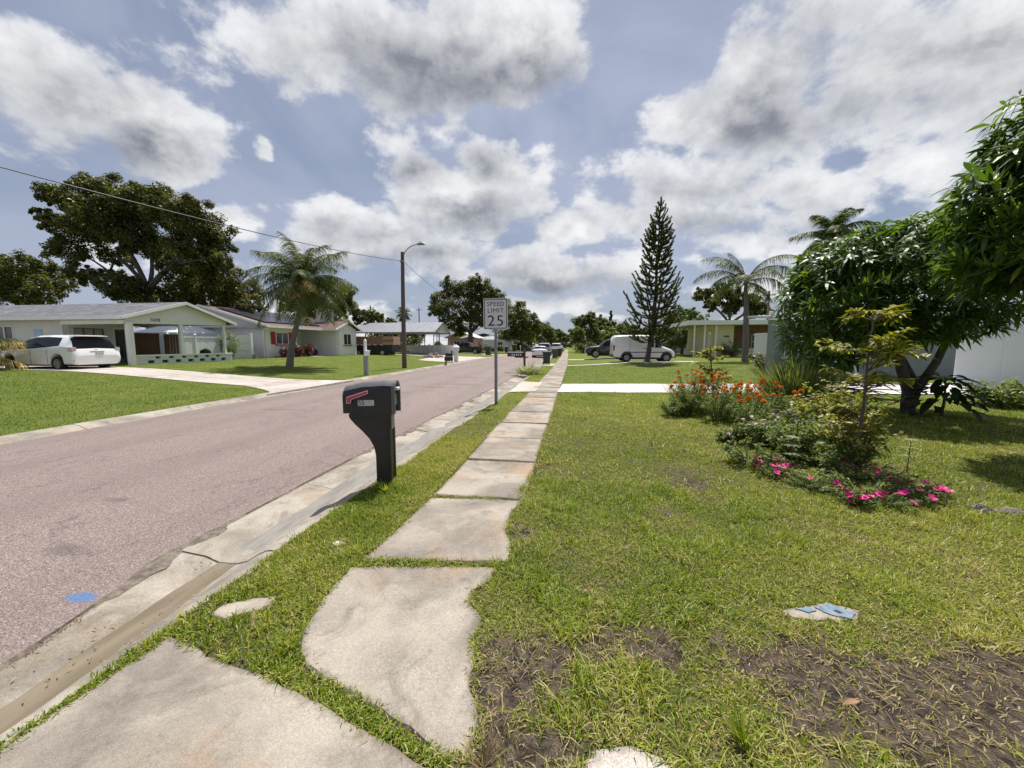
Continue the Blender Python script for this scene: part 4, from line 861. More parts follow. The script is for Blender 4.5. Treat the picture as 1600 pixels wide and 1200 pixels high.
def house_a():
    t = thing('porch_house', 'white bungalow with grey shingle roof and open gabled front porch', 'house', (-24, 19, 0.38))
    X0, Y0, Y1, zf = -22.8, 17.2, 22.95, 0.36
    gable_roof(t, 'x', -40, -22.5, 16.7, 23.5, 2.93, 20.12, 3.96, 0.07, M_shA)
    rake(t, 'x', -22.495, [(16.68, 2.99), (20.12, 4.04), (23.52, 2.99)], 0.17, 0.05, M_white)
    MB().box(-40, -22.5, 16.63, 16.70, 2.82, 3.0).box(-40, -22.5, 23.5, 23.57, 2.82, 3.0).build('fascia', M_white, t)
    MB().box(-27.1, -22.9, 16.72, 23.48, 2.80, 2.84).box(-40, -27.1, 16.72, 17.1, 2.80, 2.84).build('soffit', M_soffit, t)
    MB().prism([(17.1, 2.62), (23.05, 2.80), (23.05, 3.05), (20.12, 3.93), (17.1, 3.0)], 'x', -22.88, -22.80).build('gable_panel', M_gableA, t)
    MB().box(-27.0, -22.9, 17.12, 17.28, 2.60, 2.80).build('side_beam', M_white, t)
    text_mesh('5608', 0.24, 'house_number', M_ink, t, Matrix.Translation(Vector((-22.795, 18.55, 2.88)) - offs(t)) @ Matrix.Rotation(R(90), 4, 'Z') @ FACE_CAM, 0.004)
    for (x, y, w, z0, z1) in ((-22.84, 17.24, 0.24, 0.30, 2.72), (-22.84, 19.98, 0.15, 0.98, 2.74), (-22.84, 22.86, 0.15, 0.98, 2.80), (-26.2, 22.86, 0.17, 0.4, 2.8)):
        MB().box(x - w / 2, x + w / 2, y - w / 2, y + w / 2, z0, z1).build('post', M_white, t, False, False, 0.008)
    # knee wall of pierced blocks
    op = [(17.95 + 0.75 * i, 18.30 + 0.75 * i, 0.50 + 0.0 * i, 0.66) for i in range(7)] + [(18.35 + 0.75 * i, 18.62 + 0.75 * i, 0.74, 0.86) for i in range(6)]
    k = wall(t, 'x', -22.84, 17.37, 23.3, 0.25, 0.90, M_block, op, 0.18, 'knee_wall')
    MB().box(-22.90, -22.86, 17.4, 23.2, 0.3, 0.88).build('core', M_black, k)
    MB().box(-22.97, -22.71, 17.37, 23.34, 0.90, 0.965).build('coping', M_white, k, False, False, 0.008)
    MB().box(-27.0, -22.95, 17.3, 23.2, 0.3, 0.42).build('porch_floor', M_conc2, t)
    # body walls
    wall(t, 'y', 17.25, -40, -27.0, 0.3, 2.82, M_wallA, [(-31.6, -30.3, 1.3, 2.55)])
    window(t, 'y', 17.2, -31.6, -30.3, 1.3, 2.55, -1)
    bl = pm('blue_notice', (0.36, 0.50, 0.66), None, 5, 0.6); MB().box(-28.9, -28.35, 17.14, 17.165, 1.85, 2.35).build('wall_plaque', bl, t)
    wall(t, 'x', -27.0, 17.34, 20.3, 0.3, 2.8, M_wallA, [(17.6, 19.0, 1.5, 2.45), (19.45, 20.1, 0.42, 2.5)])
    window(t, 'x', -27.0, 17.6, 19.0, 1.5, 2.45, 1, 2, 0, pm('brown_frame', (0.16, 0.12, 0.09), None, 4, 0.7), pm('drawn_blind', (0.42, 0.40, 0.37), None, 3, 0.8))
    d = MB().box(-27.05, -26.98, 19.50, 20.05, 0.44, 2.44).build('door', M_door, t)
    MB().box(-26.93, -26.90, 19.45, 19.51, 0.42, 2.5).box(-26.93, -26.90, 20.04, 20.10, 0.42, 2.5).box(-26.93, -26.90, 19.51, 20.04, 2.44, 2.5).build('frame', M_white, d)
    MB().box(-26.975, -26.965, 19.62, 19.93, 0.65, 2.3).build('glass_panel', M_glass, d)
    wall(t, 'y', 20.38, -40, -27.08, 0.3, 2.8, M_wallA)
house_a()
def fence_run(name, label, a, b, z0, h, mat, board, gap=0.004, th=0.04, postmat=None, pevery=2.4, rail=True, ph=0.12, pw=0.11, boardtop=None):
    a, b = Vector((*a, 0)), Vector((*b, 0)); L = (b - a).length; d = (b - a) / L; ang = math.atan2(d.y, d.x)
    t = thing(name, label, 'fence', (a.x, a.y, z0), ang)
    n = int(L / board); w = L / n
    me = None
    for i in range(n):
        if me is None:
            o = MB().box(gap, w - gap, -th / 2, th / 2, 0.03, h).build('board', mat, t, False, True); me = o.data
        else: o = link('board', me, t)
        o.location = (i * w, random.uniform(-.004, .004), random.uniform(-.004, .004))
    if rail:
        for z in (0.12, h - 0.06): MB().box(0, L, -th / 2 - 0.03, -th / 2 - 0.006, z - 0.05, z + 0.05).build('rail', mat, t, False, True)
    if pevery:
        m = max(1, round(L / pevery)); 
        for i in range(m + 1):
            p = MB().box(-pw / 2, pw / 2, -pw / 2, pw / 2, -0.1, h + ph).build('post', postmat or mat, t, False, True); p.location = (i * L / m, -0.01, 0)
            c = MB().add([(-pw * .65, -pw * .65, h + ph), (pw * .65, -pw * .65, h + ph), (pw * .65, pw * .65, h + ph), (-pw * .65, pw * .65, h + ph), (0, 0, h + ph + 0.09)], [(0, 1, 4), (1, 2, 4), (2, 3, 4), (3, 0, 4), (3, 2, 1, 0)]).build('cap', postmat or mat, p, False, True)
    return t
fence_run('timber_fence', 'short dark brown board fence seen through the porch', (-27.6, 20.5), (-27.6, 22.6), 0.38, 1.9, M_fencewood, 0.15, 0.006, 0.03, None, 0)
fence_run('timber_fence', 'narrow dark brown fence panel turned at right of the board fence', (-27.3, 22.65), (-26.9, 23.3), 0.38, 1.85, M_fencewood, 0.15, 0.006, 0.03, None, 0)
fence_run('vinyl_fence', 'white vinyl fence behind the porch with capped posts', (-27.9, 23.4), (-27.9, 31.5), 0.40, 1.75, M_vinyl, 0.30, 0.003, 0.04, None, 2.0)
tn = thing('canopy_tent', 'white pitched canopy top rising behind the porch fences', 'canopy', (-31, 27, 0.4))
MB().add([(-33, 25, 2.45), (-29, 25, 2.45), (-29, 29, 2.45), (-33, 29, 2.45), (-31, 27, 3.35)], [(0, 1, 4), (1, 2, 4), (2, 3, 4), (3, 0, 4)]).box(-33.01, -28.99, 24.98, 25.02, 2.2, 2.45).box(-29.02, -28.98, 25.03, 29, 2.2, 2.45).build('cover', M_white, tn)
for x, y in ((-32.9, 25.1), (-29.1, 25.1), (-29.1, 28.9), (-32.9, 28.9)): MB().tube([(x, y, 0.4), (x, y, 2.45)], 0.03, 6).build('leg', M_white, tn)
g = thing('kettle_grill', 'round black kettle grill on the porch', 'grill', (-23.7, 22.25, 0.42))
MB().lathe([(0.05, 0.33), (0.2, 0.38), (0.29, 0.5), (0.31, 0.58)], 20).build('bowl', M_black, g, True, True); MB().lathe([(0.31, 0.585), (0.28, 0.7), (0.17, 0.79), (0.03, 0.82)], 20).build('lid', M_black, g, True, True)
MB().tube([(-0.08, 0, 0.82), (-0.06, 0, 0.87), (0.06, 0, 0.87), (0.08, 0, 0.82)], 0.015, 6).build('handle', M_black, g, True, True)
for k in range(3): a = 2.1 * k + 0.4; MB().tube([(0.12 * math.cos(a), 0.12 * math.sin(a), 0.4), (0.26 * math.cos(a), 0.26 * math.sin(a), 0.0)], 0.015, 6).build('leg', M_black, g, False, True)

def house_b():
    t = thing('shuttered_house', 'cream bungalow with red shutters, solar panels and white chimney', 'house', (-26, 34, 0.4))
    gable_roof(t, 'y', 28.2, 41.5, -24.1, -36.6, 3.02, -30.3, 4.75, 0.08, M_shB)
    gable_roof(t, 'x', -30, -22.6, 35.2, 40.0, 3.0, 37.7, 3.92, 0.08, M_shB, 'wing_roof')
    rake(t, 'y', 28.12, [(-24.05, 3.11), (-30.3, 4.85), (-36.65, 3.11)], 0.18, 0.07, M_white)
    rake(t, 'x', -22.61, [(35.15, 3.08), (37.7, 4.01), (40.05, 3.08)], 0.17, 0.06, M_white)
    MB().box(-24.14, -24.05, 28.2, 35.15, 2.92, 3.10).box(-24.05, -22.62, 35.1, 35.19, 2.91, 3.08).build('fascia', M_white, t)
    MB().tube([(-24.0, 28.2, 3.05), (-24.1, 28.3, 2.9), (-24.85, 28.55, 2.7), (-24.9, 28.6, 0.45)], 0.045, 8).build('downpipe', M_white, t, True)
    MB().box(-36, -24.2, 28.3, 41.3, 2.93, 2.97).build('soffit', M_soffit, t)
    wall(t, 'y', 28.75, -36, -25.0, 0.3, 2.93, M_wallA); MB().prism([(-36, 2.98), (-25.0, 2.98), (-25.0, 3.16), (-30.3, 4.66), (-36, 3.1)], 'y', 28.70, 28.80).build('gable_panel', M_gableA, t)
    wall(t, 'x', -25.0, 28.84, 32.6, 0.3, 2.93, M_wallB, [(30.0, 31.5, 1.55, 2.6)])
    window(t, 'x', -24.95, 30.0, 31.5, 1.55, 2.6, 1, 1)
    MB().box(-24.93, -24.80, 29.9, 31.6, 1.46, 1.545).build('sill', M_shutter, t)
    for y0, y1 in ((29.42, 29.93), (31.57, 32.02)):
        s = MB().box(-24.915, -24.875, y0, y1, 1.56, 2.62).build('shutter', M_shutter, t)
        for j in range(9): MB().obox((-24.868, (y0 + y1) / 2, 1.65 + 0.11 * j), (0.012, y1 - y0 - 0.1, 0.09), Matrix.Rotation(R(20), 3, 'Y')).build('slat', M_shutter, s)
    wall(t, 'x', -27.0, 32.6, 36.0, 0.3, 2.93, M_wallB, [(33.5, 35.0, 0.45, 2.5)]); window(t, 'x', -26.95, 33.5, 35.0, 0.45, 2.5, 1, 1, 0, None, None, 'sliding_door')
    wall(t, 'y', 32.52, -26.9, -25.08, 0.3, 2.93, M_wallB)
    wall(t, 'y', 36.0, -26.9, -23.08, 0.3, 2.93, M_wallB); wall(t, 'x', -23.0, 36.09, 39.3, 0.3, 2.93, M_wallB, [(36.9, 38.3, 1.5, 2.65)])
    MB().prism([(35.95, 2.94), (39.35, 2.94), (39.35, 3.1), (37.7, 3.72), (35.95, 3.1)], 'x', -23.06, -22.95).build('gable_panel', M_wallB, t)
    window(t, 'x', -22.95, 36.9, 38.3, 1.5, 2.65, 1, 1); MB().box(-22.93, -22.84, 36.8, 38.4, 1.40, 1.495).build('sill', M_shutter, t)
    MB().box(-27, -23, 32.6, 36, 0.3, 0.44).build('porch_floor', M_conc2, t)
    ch = MB().box(-26.25, -24.95, 37.4, 38.5, 3.4, 5.25).build('chimney', pm('white_chimney', (0.80, 0.78, 0.75), None, 3, 0.7), t)
    MB().box(-25.95, -25.25, 37.385, 37.399, 4.95, 5.12).build('vent', M_black, ch); MB().box(-24.949, -24.935, 37.7, 38.2, 4.95, 5.12).build('vent', M_black, ch)
    for i in range(7):
        for j in range(2):
            y0 = 28.9 + 1.08 * i; a = math.atan2(4.75 - 3.02, -30.3 + 24.1); u0 = 0.9 + 2.35 * j
            xm = -24.1 - (u0 + 1.1) * 0.963; zm = 3.02 + (u0 + 1.1) * 0.269 + 0.17
            MB().obox((xm, y0 + 0.5, zm), (2.28, 1.04, 0.04), Matrix.Rotation(math.atan2(1.73, 6.2), 3, 'Y')).build('solar_panel', M_solar, t)
    for i, (y, z) in enumerate(((29.3, 0.42), (30.2, 0.42), (31.1, 0.42), (32.0, 0.42))): MB().box(-24.6, -24.3, y, y + 0.82, 0.35, 0.55).build('brick_edging', M_brick, t)
house_b()
def gate():
    t = thing('panel_gate', 'white three-panel side gate between the two bungalows', 'gate', (-25.2, 27.3, 0.4))
    for j in range(3): MB().box(-27.2, -24.95, 27.26, 27.32, 0.42 + 0.62 * j, 1.0 + 0.62 * j).build('panel', M_vinyl, t, False, False, 0.012)
    for x in (-24.86, -27.3): MB().box(x - 0.08, x + 0.08, 27.2, 27.38, 0.3, 2.45).build('post', M_vinyl, t)
gate()
t = thing('utility_box', 'small grey utility box on grass beside the white gate', 'utility box', (-24.3, 27.0, 0.4)); MB().box(-24.5, -24.2, 26.9, 27.15, 0.3, 0.72).build('case', M_galv, t, False, False, 0.01); MB().box(-24.52, -24.18, 26.88, 27.17, 0.72, 0.75).build('lid', M_galv, t)
def motorcycle():
    t = thing('motorcycle', 'dark motorcycle parked in the recessed porch', 'motorcycle', (-25.3, 34.6, 0.44), R(75))
    for x in (-0.7, 0.75):
        w = MB().lathe([(0.22, -0.06), (0.31, -0.06), (0.33, 0), (0.31, 0.06), (0.22, 0.06)], 18, (x, 0, 0.33), 'y').build('wheel', M_black, t, True, True); MB().lathe([(0.2, -0.02), (0.2, 0.02)], 14, (x, 0, 0.33), 'y').build('rim', M_chrome, w, True, True)
    MB().ell((0.1, 0, 0.82), (0.33, 0.15, 0.16)).build('tank', M_black, t, True, True); MB().ell((-0.45, 0, 0.78), (0.42, 0.16, 0.1)).build('seat', M_black, t, True, True)
    MB().box(-0.3, 0.35, -0.15, 0.15, 0.25, 0.62).build('engine', M_black, t, False, True, 0.04); MB().tube([(0.75, 0.08, 0.33), (0.45, 0.1, 1.05)], 0.03, 6).build('fork', M_chrome, t, False, True)
    MB().tube([(0.35, -0.38, 1.12), (0.45, 0, 1.08), (0.35, 0.38, 1.12)], 0.02, 6).build('handlebar', M_chrome, t, False, True); MB().tube([(-0.9, 0.16, 0.35), (0.2, 0.18, 0.3)], 0.05, 8).build('exhaust', M_chrome, t, False, True)
motorcycle()
def carport():
    t = thing('carport', 'open metal carport with pale ribbed gable roof on thin posts', 'carport', (-21, 48, 0.15))
    x0, x1, y0, y1, zr = -26.9, -16.0, 45.0, 51.2, 4.35
    rf = gable_roof(t, 'x', x0, x1, y0 - 0.1, y1 + 0.1, 3.02, 48.1, zr, 0.05, M_metalroof)
    for i in range(19):
        x = x0 + 0.3 + i * 0.57; MB().prism([(y0 - 0.1, 3.07), (48.1, zr + 0.05), (48.1, zr + 0.08), (y0 - 0.1, 3.10)], 'x', x, x + 0.05).build('rib', M_metalroof, rf)
    MB().box(x0, x1, y0 - 0.13, y0 - 0.102, 2.94, 3.08).box(x0, x1, y1 + 0.102, y1 + 0.13, 2.94, 3.08).build('trim', M_galv, t)
    gm = pm('gable_sheet', (0.42, 0.40, 0.34), None, 3, 0.6)
    for (a, b, z0, z1) in ((46.1, 50.1, 3.05, 3.40), (46.9, 49.3, 3.42, 3.76), (47.55, 48.65, 3.78, 4.05)): MB().box(x1 - 0.06, x1 - 0.03, a, b, z0, z1).build('gable_sheet', gm, t)
    rake(t, 'x', x1, [(y0 - 0.12, 3.10), (48.1, 4.43), (y1 + 0.12, 3.10)], 0.12, 0.04, M_galv)
    for i in range(7):
        x = x0 + 0.15 + i * (x1 - x0 - 0.3) / 6
        for y in (y0, y1): MB().box(x - 0.045, x + 0.045, y - 0.045, y + 0.045, 0.1, 3.0).build('post', M_galv, t)
        MB().tube([(x, y0, 2.55), (x, y0 + 0.6, 3.1)], 0.03, 5).build('brace', M_galv, t)
carport()
fence_run('vinyl_fence', 'white vinyl fence behind the metal carport posts', (-22.6, 51.6), (-14.6, 48.4), 0.12, 1.35, M_vinyl, 0.30, 0.003, 0.04, None, 2.2, True, 0.1)
def trailer():
    t = thing('dump_trailer', 'black dump trailer with raised brown timber sideboards', 'trailer', (-22, 41, 0.25))
    MB().box(-24.7, -19.2, 40.2, 42.0, 0.75, 1.5).build('bed', M_black, t); 
    for i in range(8): MB().box(-24.6 + 0.76 * i, -24.5 + 0.76 * i, 40.12, 40.19, 0.72, 1.52).build('stake', M_black, t)
    wd = pm('warm_timber_board', (0.30, 0.17, 0.105), (0.22, 0.12, 0.075), 2, 0.8, stretch=(0.5, 4, 6)); wl = pm('light_timber_board', (0.48, 0.31, 0.22), (0.36, 0.2, 0.14), 2, 0.8, stretch=(0.5, 4, 6))
    for i, (x0, x1) in enumerate(((-24.85, -23.3), (-23.28, -21.6), (-21.58, -20.35), (-20.33, -19.1))):
        for j in range(3): MB().box(x0, x1, 40.22, 40.27, 1.52 + 0.31 * j, 1.82 + 0.31 * j).build('sideboard', wl if i == 3 and j != 1 else wd, t)
    for j in range(3): MB().box(-19.14, -19.09, 40.28, 42.0, 1.52 + 0.31 * j, 1.82 + 0.31 * j).build('sideboard', wl, t)
    for j in range(3): MB().box(-24.85, -19.14, 41.95, 42.0, 1.52 + 0.31 * j, 1.82 + 0.31 * j).build('sideboard', wd, t)
    for x in (-23.2, -22.3, -20.4):
        w = MB().lathe([(0.22, -0.12), (0.38, -0.12), (0.40, 0), (0.38, 0.12), (0.22, 0.12)], 18, (x, 40.3, 0.63), 'y').build('wheel', M_black, t, True); MB().lathe([(0.21, -0.05), (0.21, -0.125), (0.1, -0.13)], 14, (x, 40.3, 0.63), 'y').build('rim', M_chrome, w, True)
    MB().box(-24.75, -19.0, 40.25, 40.4, 0.45, 0.75).build('frame', M_black, t); MB().tube([(-19.2, 40.5, 0.75), (-17.6, 41.1, 0.72), (-19.2, 41.7, 0.75)], 0.06, 6).build('tongue', M_black, t); MB().tube([(-17.8, 41.1, 0.25), (-17.8, 41.1, 1.1)], 0.04, 6).build('jack', M_galv, t)
trailer()
def rubble_pile():
    t = thing('stone_pile', 'low heap of pinkish rubble stones before the carport fence', 'stone pile', (-14.6, 40.5, 0.1))
    ms = [pm('pink_stone', (0.36, 0.25, 0.22), (0.26, 0.18, 0.16), 6, 0.9), pm('grey_stone', (0.3, 0.28, 0.26), None, 6, 0.9)]
    for i in range(26):
        a = random.random() * 6.28; r = random.random() ** 0.6 * 1.1; s = random.uniform(0.12, 0.24)
        MB().ell((r * math.cos(a), r * math.sin(a) * 0.6, 0.05 + 0.5 * max(0, 1 - r) + 0.05), (s, s * 0.8, s * 0.7), 7, 5, 0.18).build('stone', ms[i % 2], t, False, True)
rubble_pile()
def house_c():
    t = thing('yellow_house', 'pale yellow bungalow with flat white roof and slim porch posts', 'house', (16, 45, 0.3))
    MB().box(12.3, 24.5, 42.0, 52.5, 3.62, 3.95).build('roof', M_flatroof, t); MB().box(12.2, 24.6, 41.9, 41.995, 3.55, 4.0).box(12.2, 12.295, 42.0, 52, 3.55, 4.0).build('fascia', M_white, t)
    MB().box(12.4, 24.4, 42.1, 52.4, 3.56, 3.61).build('soffit', M_soffit, t)
    wall(t, 'y', 43.2, 15.1, 17.0, 0.2, 3.55, M_yellow); wall(t, 'x', 15.1, 43.3, 52, 0.2, 3.55, M_yellow, [(44.0, 45.0, 0.4, 2.8)])
    MB().box(15.05, 15.12, 44.05, 44.95, 0.4, 2.75).build('door', M_white, t)
    wall(t, 'y', 44.8, 17.1, 24, 0.2, 3.55, pm('brown_recess_wall', (0.26, 0.13, 0.075), (0.2, 0.1, 0.06), 2, 0.8), [(19.4, 20.8, 1.1, 2.6)]); window(t, 'y', 44.75, 19.4, 20.8, 1.1, 2.6, -1, 1, 1)
    for x in (12.9, 13.9, 15.0): MB().box(x - 0.06, x + 0.06, 42.3, 42.42, 0.2, 3.55).build('porch_post', M_white, t)
    MB().box(20.0, 20.12, 42.3, 42.42, 0.2, 3.55).build('porch_post', M_white, t)
    MB().box(16.9, 24, 42.9, 43.05, 0.2, 1.15).build('planter_wall', M_yellow, t)
    for i in range(4): MB().box(16.05 + 0.14 * i, 16.14 + 0.14 * i, 43.09, 43.115, 2.30, 2.48).build('house_number', M_ink, t)
house_c()
def house_d():
    t = thing('grey_house', 'blue grey stucco house wall behind the dark leaved tree', 'house', (13, 22, 0.15))
    wall(t, 'y', 20.2, 9.8, 19, 0.0, 2.72, M_greyD, [(10.2, 10.85, 0.95, 2.42)]); wall(t, 'x', 9.88, 20.29, 20.9, 0.0, 2.72, M_greyD)
    window(t, 'y', 20.14, 10.2, 10.85, 0.95, 2.42, -1, 0, 1)
    MB().box(10.12, 10.93, 20.06, 20.115, 2.425, 2.52).box(10.12, 10.93, 20.05, 20.118, 0.85, 0.945).build('trim', M_white, t)
    MB().prism([(19.7, 2.72), (22.5, 2.95), (22.5, 3.05), (19.7, 2.84)], 'x', 9.5, 19.5).build('roof', M_flatroof, t); MB().box(9.4, 19.6, 19.62, 19.695, 2.66, 2.88).build('fascia', M_white, t)
    MB().box(13.2, 13.35, 20.0, 20.11, 0.1, 2.6).build('downpipe', M_white, t)
house_d()
fence_run('vinyl_fence', 'tall white vinyl fence of wide panels at the right edge', (13.45, 15.6), (18.5, 15.2), 0.03, 2.3, M_vinyl, 1.25, 0.008, 0.05, None, 0, False)
fence_run('vinyl_fence', 'narrow white vinyl fence beside the grey palm trunk', (11.25, 25.5), (11.9, 24.0), 0.25, 1.95, M_vinyl, 0.22, 0.004, 0.04, None, 0, True)
def far_house(label, x0, x1, y0, y1, h, hr, wm, rm, loc):
    t = thing('far_house', label, 'house', loc)
    wall(t, 'y', y0, x0, x1, 0.1, h, wm, [(x0 + 1.2, x0 + 2.4, 1.0, 2.2), (x1 - 2.4, x1 - 1.2, 1.0, 2.2)]); 
    window(t, 'y', y0 - 0.03, x0 + 1.2, x0 + 2.4, 1.0, 2.2, -1); window(t, 'y', y0 - 0.03, x1 - 2.4, x1 - 1.2, 1.0, 2.2, -1)
    xm = x1 if x1 < 0 else x0
    wall(t, 'x', xm, y0 + 0.09, y1, 0.1, h, wm, [((y0 + y1) / 2, (y0 + y1) / 2 + 1.5, 0.9, 2.2)]); window(t, 'x', xm, (y0 + y1) / 2, (y0 + y1) / 2 + 1.5, 0.9, 2.2, 1 if x1 < 0 else -1)
    gable_roof(t, 'y', y0 - 0.6, y1 + 0.5, x0 - 0.6, x1 + 0.6, h, (x0 + x1) / 2, hr, 0.1, rm)
far_house('small pink walled house beyond the carport', -23, -18.0, 72, 80, 2.8, 4.0, M_pinkw, M_flatroof, (-20, 70, 0.1))
far_house('cream house half hidden behind the left street trees', -26, -14.5, 92, 102, 2.8, 4.2, M_wallB, M_shA, (-20, 97, 0.1))
far_house('grey roofed house behind the white van and bushes', 9, 19, 62, 72, 2.9, 4.0, M_wallB, M_shA, (14, 66, 0.2))
for k, (x, y, h) in enumerate(((-35.5, 66, 8.6), (-33.5, 84, 9.8), (-27.5, 80, 8.2), (22.5, 48.2, 7.6))):
    t = thing('utility_pole', ['thin far utility pole above carport roof ridge at left', 'thin far utility pole above the carport beside small palm', 'far utility pole left of the round oak', 'thin pole standing behind the right palm trunk'][k], 'pole', (x, y, 0), 0, 'far utility poles')
    MB().tube([(0, 0, 0), (0, 0, h)], [0.14, 0.11], 8).build('shaft', M_pole, t, False, True); MB().box(-0.7, 0.7, -0.05, 0.05, h - 0.5, h - 0.4).build('crossarm', M_pole, t, False, True)

# ------------------------------------------------------------------ vehicles
M_carwhite = pm('white_car_paint', (0.82, 0.82, 0.82), (0.80, 0.80, 0.80), 1, 0.28, spec=0.5, coat=0.6)
M_carblack = pm('black_car_paint', (0.012, 0.012, 0.016), None, 1, 0.25, coat=0.6)
M_cargrey = pm('silver_car_paint', (0.36, 0.37, 0.39), None, 1, 0.3, metal=0.4, coat=0.5)
M_tyre = pm('tyre_rubber', (0.014, 0.014, 0.014), None, 4, 0.85)
M_rim = pm('alloy_rim', (0.45, 0.46, 0.47), (0.35, 0.36, 0.37), 5, 0.35, metal=0.6)
M_carglass = pm('tinted_car_glass', (0.004, 0.005, 0.006), None, 1, 0.06, spec=0.28)
M_taillight = pm('tail_lamp_lens', (0.45, 0.03, 0.03), (0.30, 0.02, 0.02), 5, 0.2)
M_clearlens = pm('clear_lamp_lens', (0.62, 0.60, 0.60), (0.5, 0.35, 0.35), 8, 0.15)
M_trim = pm('grey_plastic_trim', (0.07, 0.07, 0.075), None, 4, 0.6)
M_plate = pm('number_plate_face', (0.7, 0.7, 0.68), (0.3, 0.4, 0.35), 30, 0.5)
def car(label, loc, rz, st, wheels, wr, paint, side_glass, ws, rw, group=None, lights=(), extras=None, cat='car', lowtrim=None, name='parked_car'):
    # local: x forward from rear bumper, y left, z up.  st: x, z_bottom, z_belt, z_roof, w_sill, w_belt, w_roof
    t = thing(name, label, cat, loc, rz, group); st = np.array(st, float)
    L = st[-1, 0]; xs = sorted(set(np.round(np.concatenate([st[:, 0], np.arange(0, L, 0.09)] + [np.linspace(w - wr - .07, w + wr + .07, 13) for w in wheels]), 3)))
    xs = [x for x in xs if 0 <= x <= L]
    def at(x, c): return float(np.interp(x, st[:, 0], st[:, c]))
    rings = []
    for x in xs:
        zb, zl, zr, wb, wl, wf = [at(x, c) for c in range(1, 7)]
        for w in wheels:
            d = abs(x - w)
            if d < wr + .06: zb = max(zb, wr + math.sqrt((wr + .06) ** 2 - d * d))
        zl = max(zl, zb + 0.10); zr = max(zr, zl + 0.03); wm = max(wb, wl) + 0.015
        half = [(0, zb), (wb * .86, zb), (wb, zb + min(0.07, (zl - zb) * .3)), (wm, zb + (zl - zb) * .55), (wl, zl - 0.02), (wl - 0.03, zl + 0.012), (wf + 0.03 + (wl - wf) * .10, zr - min(0.09, (zr - zl) * .35)), (wf - 0.09, zr - 0.012), (0, zr + 0.015)]
        rings.append([(x, -y_, z) for y_, z in half] + [(x, y_, z) for y_, z in half[::-1][1:-1]])
    k = len(rings[0]); groups = {}
    for i in range(len(xs) - 1):
        xm = (xs[i] + xs[i + 1]) / 2
        for j in range(k):
            key = 'body'
            if j in (5, 10):
                for q, (a, b) in enumerate(side_glass):
                    if a < xm < b: key = 'side%d%d' % (q, j)
            if j in (6, 7, 8, 9) and ws and ws[0] < xm < ws[1]: key = 'windscreen'
            if j in (6, 7, 8, 9) and rw and rw[0] < xm < rw[1]: key = 'rear_window'
            groups.setdefault(key, []).append((i, j))
    body = None
    for key in ['body'] + [q for q in groups if q != 'body']:
        vs = []; fs = []; idx = {}
        for i, j in groups[key]:
            f = []
            for a, b in ((i, j), (i, (j + 1) % k), (i + 1, (j + 1) % k), (i + 1, j)):
                if (a, b) not in idx: idx[(a, b)] = len(vs); vs.append(rings[a][b])
                f.append(idx[(a, b)])
            fs.append(tuple(f))
        mb = MB().add(vs, fs)
        if key == 'body': mb.add(rings[0], [tuple(range(k))]); mb.add(rings[-1], [tuple(range(k - 1, -1, -1))])
        o = mb.build('body' if key == 'body' else ('window' if key.startswith('side') else key), paint if key == 'body' else M_carglass, t, True, True)
    MB().box(0.25, L - 0.25, -0.62, 0.62, 0.2, 0.5).build('underbody', M_black, t, False, True)
    wb = max(at(w, 4) for w in wheels)
    for w in wheels:
        for s in (-1, 1):
            wo = MB().lathe([(wr * .62, -0.105), (wr * .92, -0.105), (wr, -0.07), (wr, 0.07), (wr * .92, 0.105), (wr * .62, 0.105)], 24, (w, s * (wb - 0.09), wr), 'y', False).build('wheel', M_tyre, t, True, True)
            rm = MB(); yo = s * (wb + 0.012)
            rm.lathe([(wr * .64, -s * 0.01), (wr * .60, 0.0), (wr * .50, 0.0), (wr * .50, -s * 0.02)], 24, (w, yo - s * 0.004, wr), 'y', False); rm.lathe([(wr * .16, -s * 0.03), (wr * .16, 0.0)], 12, (w, yo - s * 0.004, wr), 'y')
            for q in range(7):
                a = q * 2 * math.pi / 7; rm.obox((w + wr * .30 * math.cos(a), yo - s * 0.012, wr + wr * .30 * math.sin(a)), (wr * .56, 0.02, wr * .17), Matrix.Rotation(-a, 3, 'Y'))
            rm.build('rim', M_rim, wo, False, True)
            MB().lathe([(wr * .62, -0.06), (wr * .62, 0.06)], 18, (w, s * (wb - 0.085), wr), 'y').build('hub', M_black, wo, True, True)
    for nm, m, bx in lights: MB().box(*bx).build(nm, m, t, False, True, 0.01)
    if extras: extras(t)
    return t
wagon = [(0, .33, .60, .68, .74, .80, .72), (.04, .28, .72, .86, .82, .86, .78), (.10, .27, .90, .98, .86, .875, .76), (.30, .27, 1.06, 1.38, .875, .875, .66), (.44, .26, 1.08, 1.51, .88, .875, .63), (.7, .24, 1.09, 1.545, .885, .88, .62), (1.6, .22, 1.02, 1.585, .885, .88, .63), (2.3, .22, .97, 1.57, .885, .88, .62), (2.8, .22, .95, 1.47, .885, .88, .62), (3.3, .22, .93, 1.26, .885, .87, .64), (3.8, .22, .91, 1.02, .875, .85, .70), (4.25, .24, .84, .89, .84, .80, .66), (4.55, .28, .68, .73, .76, .72, .55), (4.62, .32, .55, .60, .64, .6, .45)]
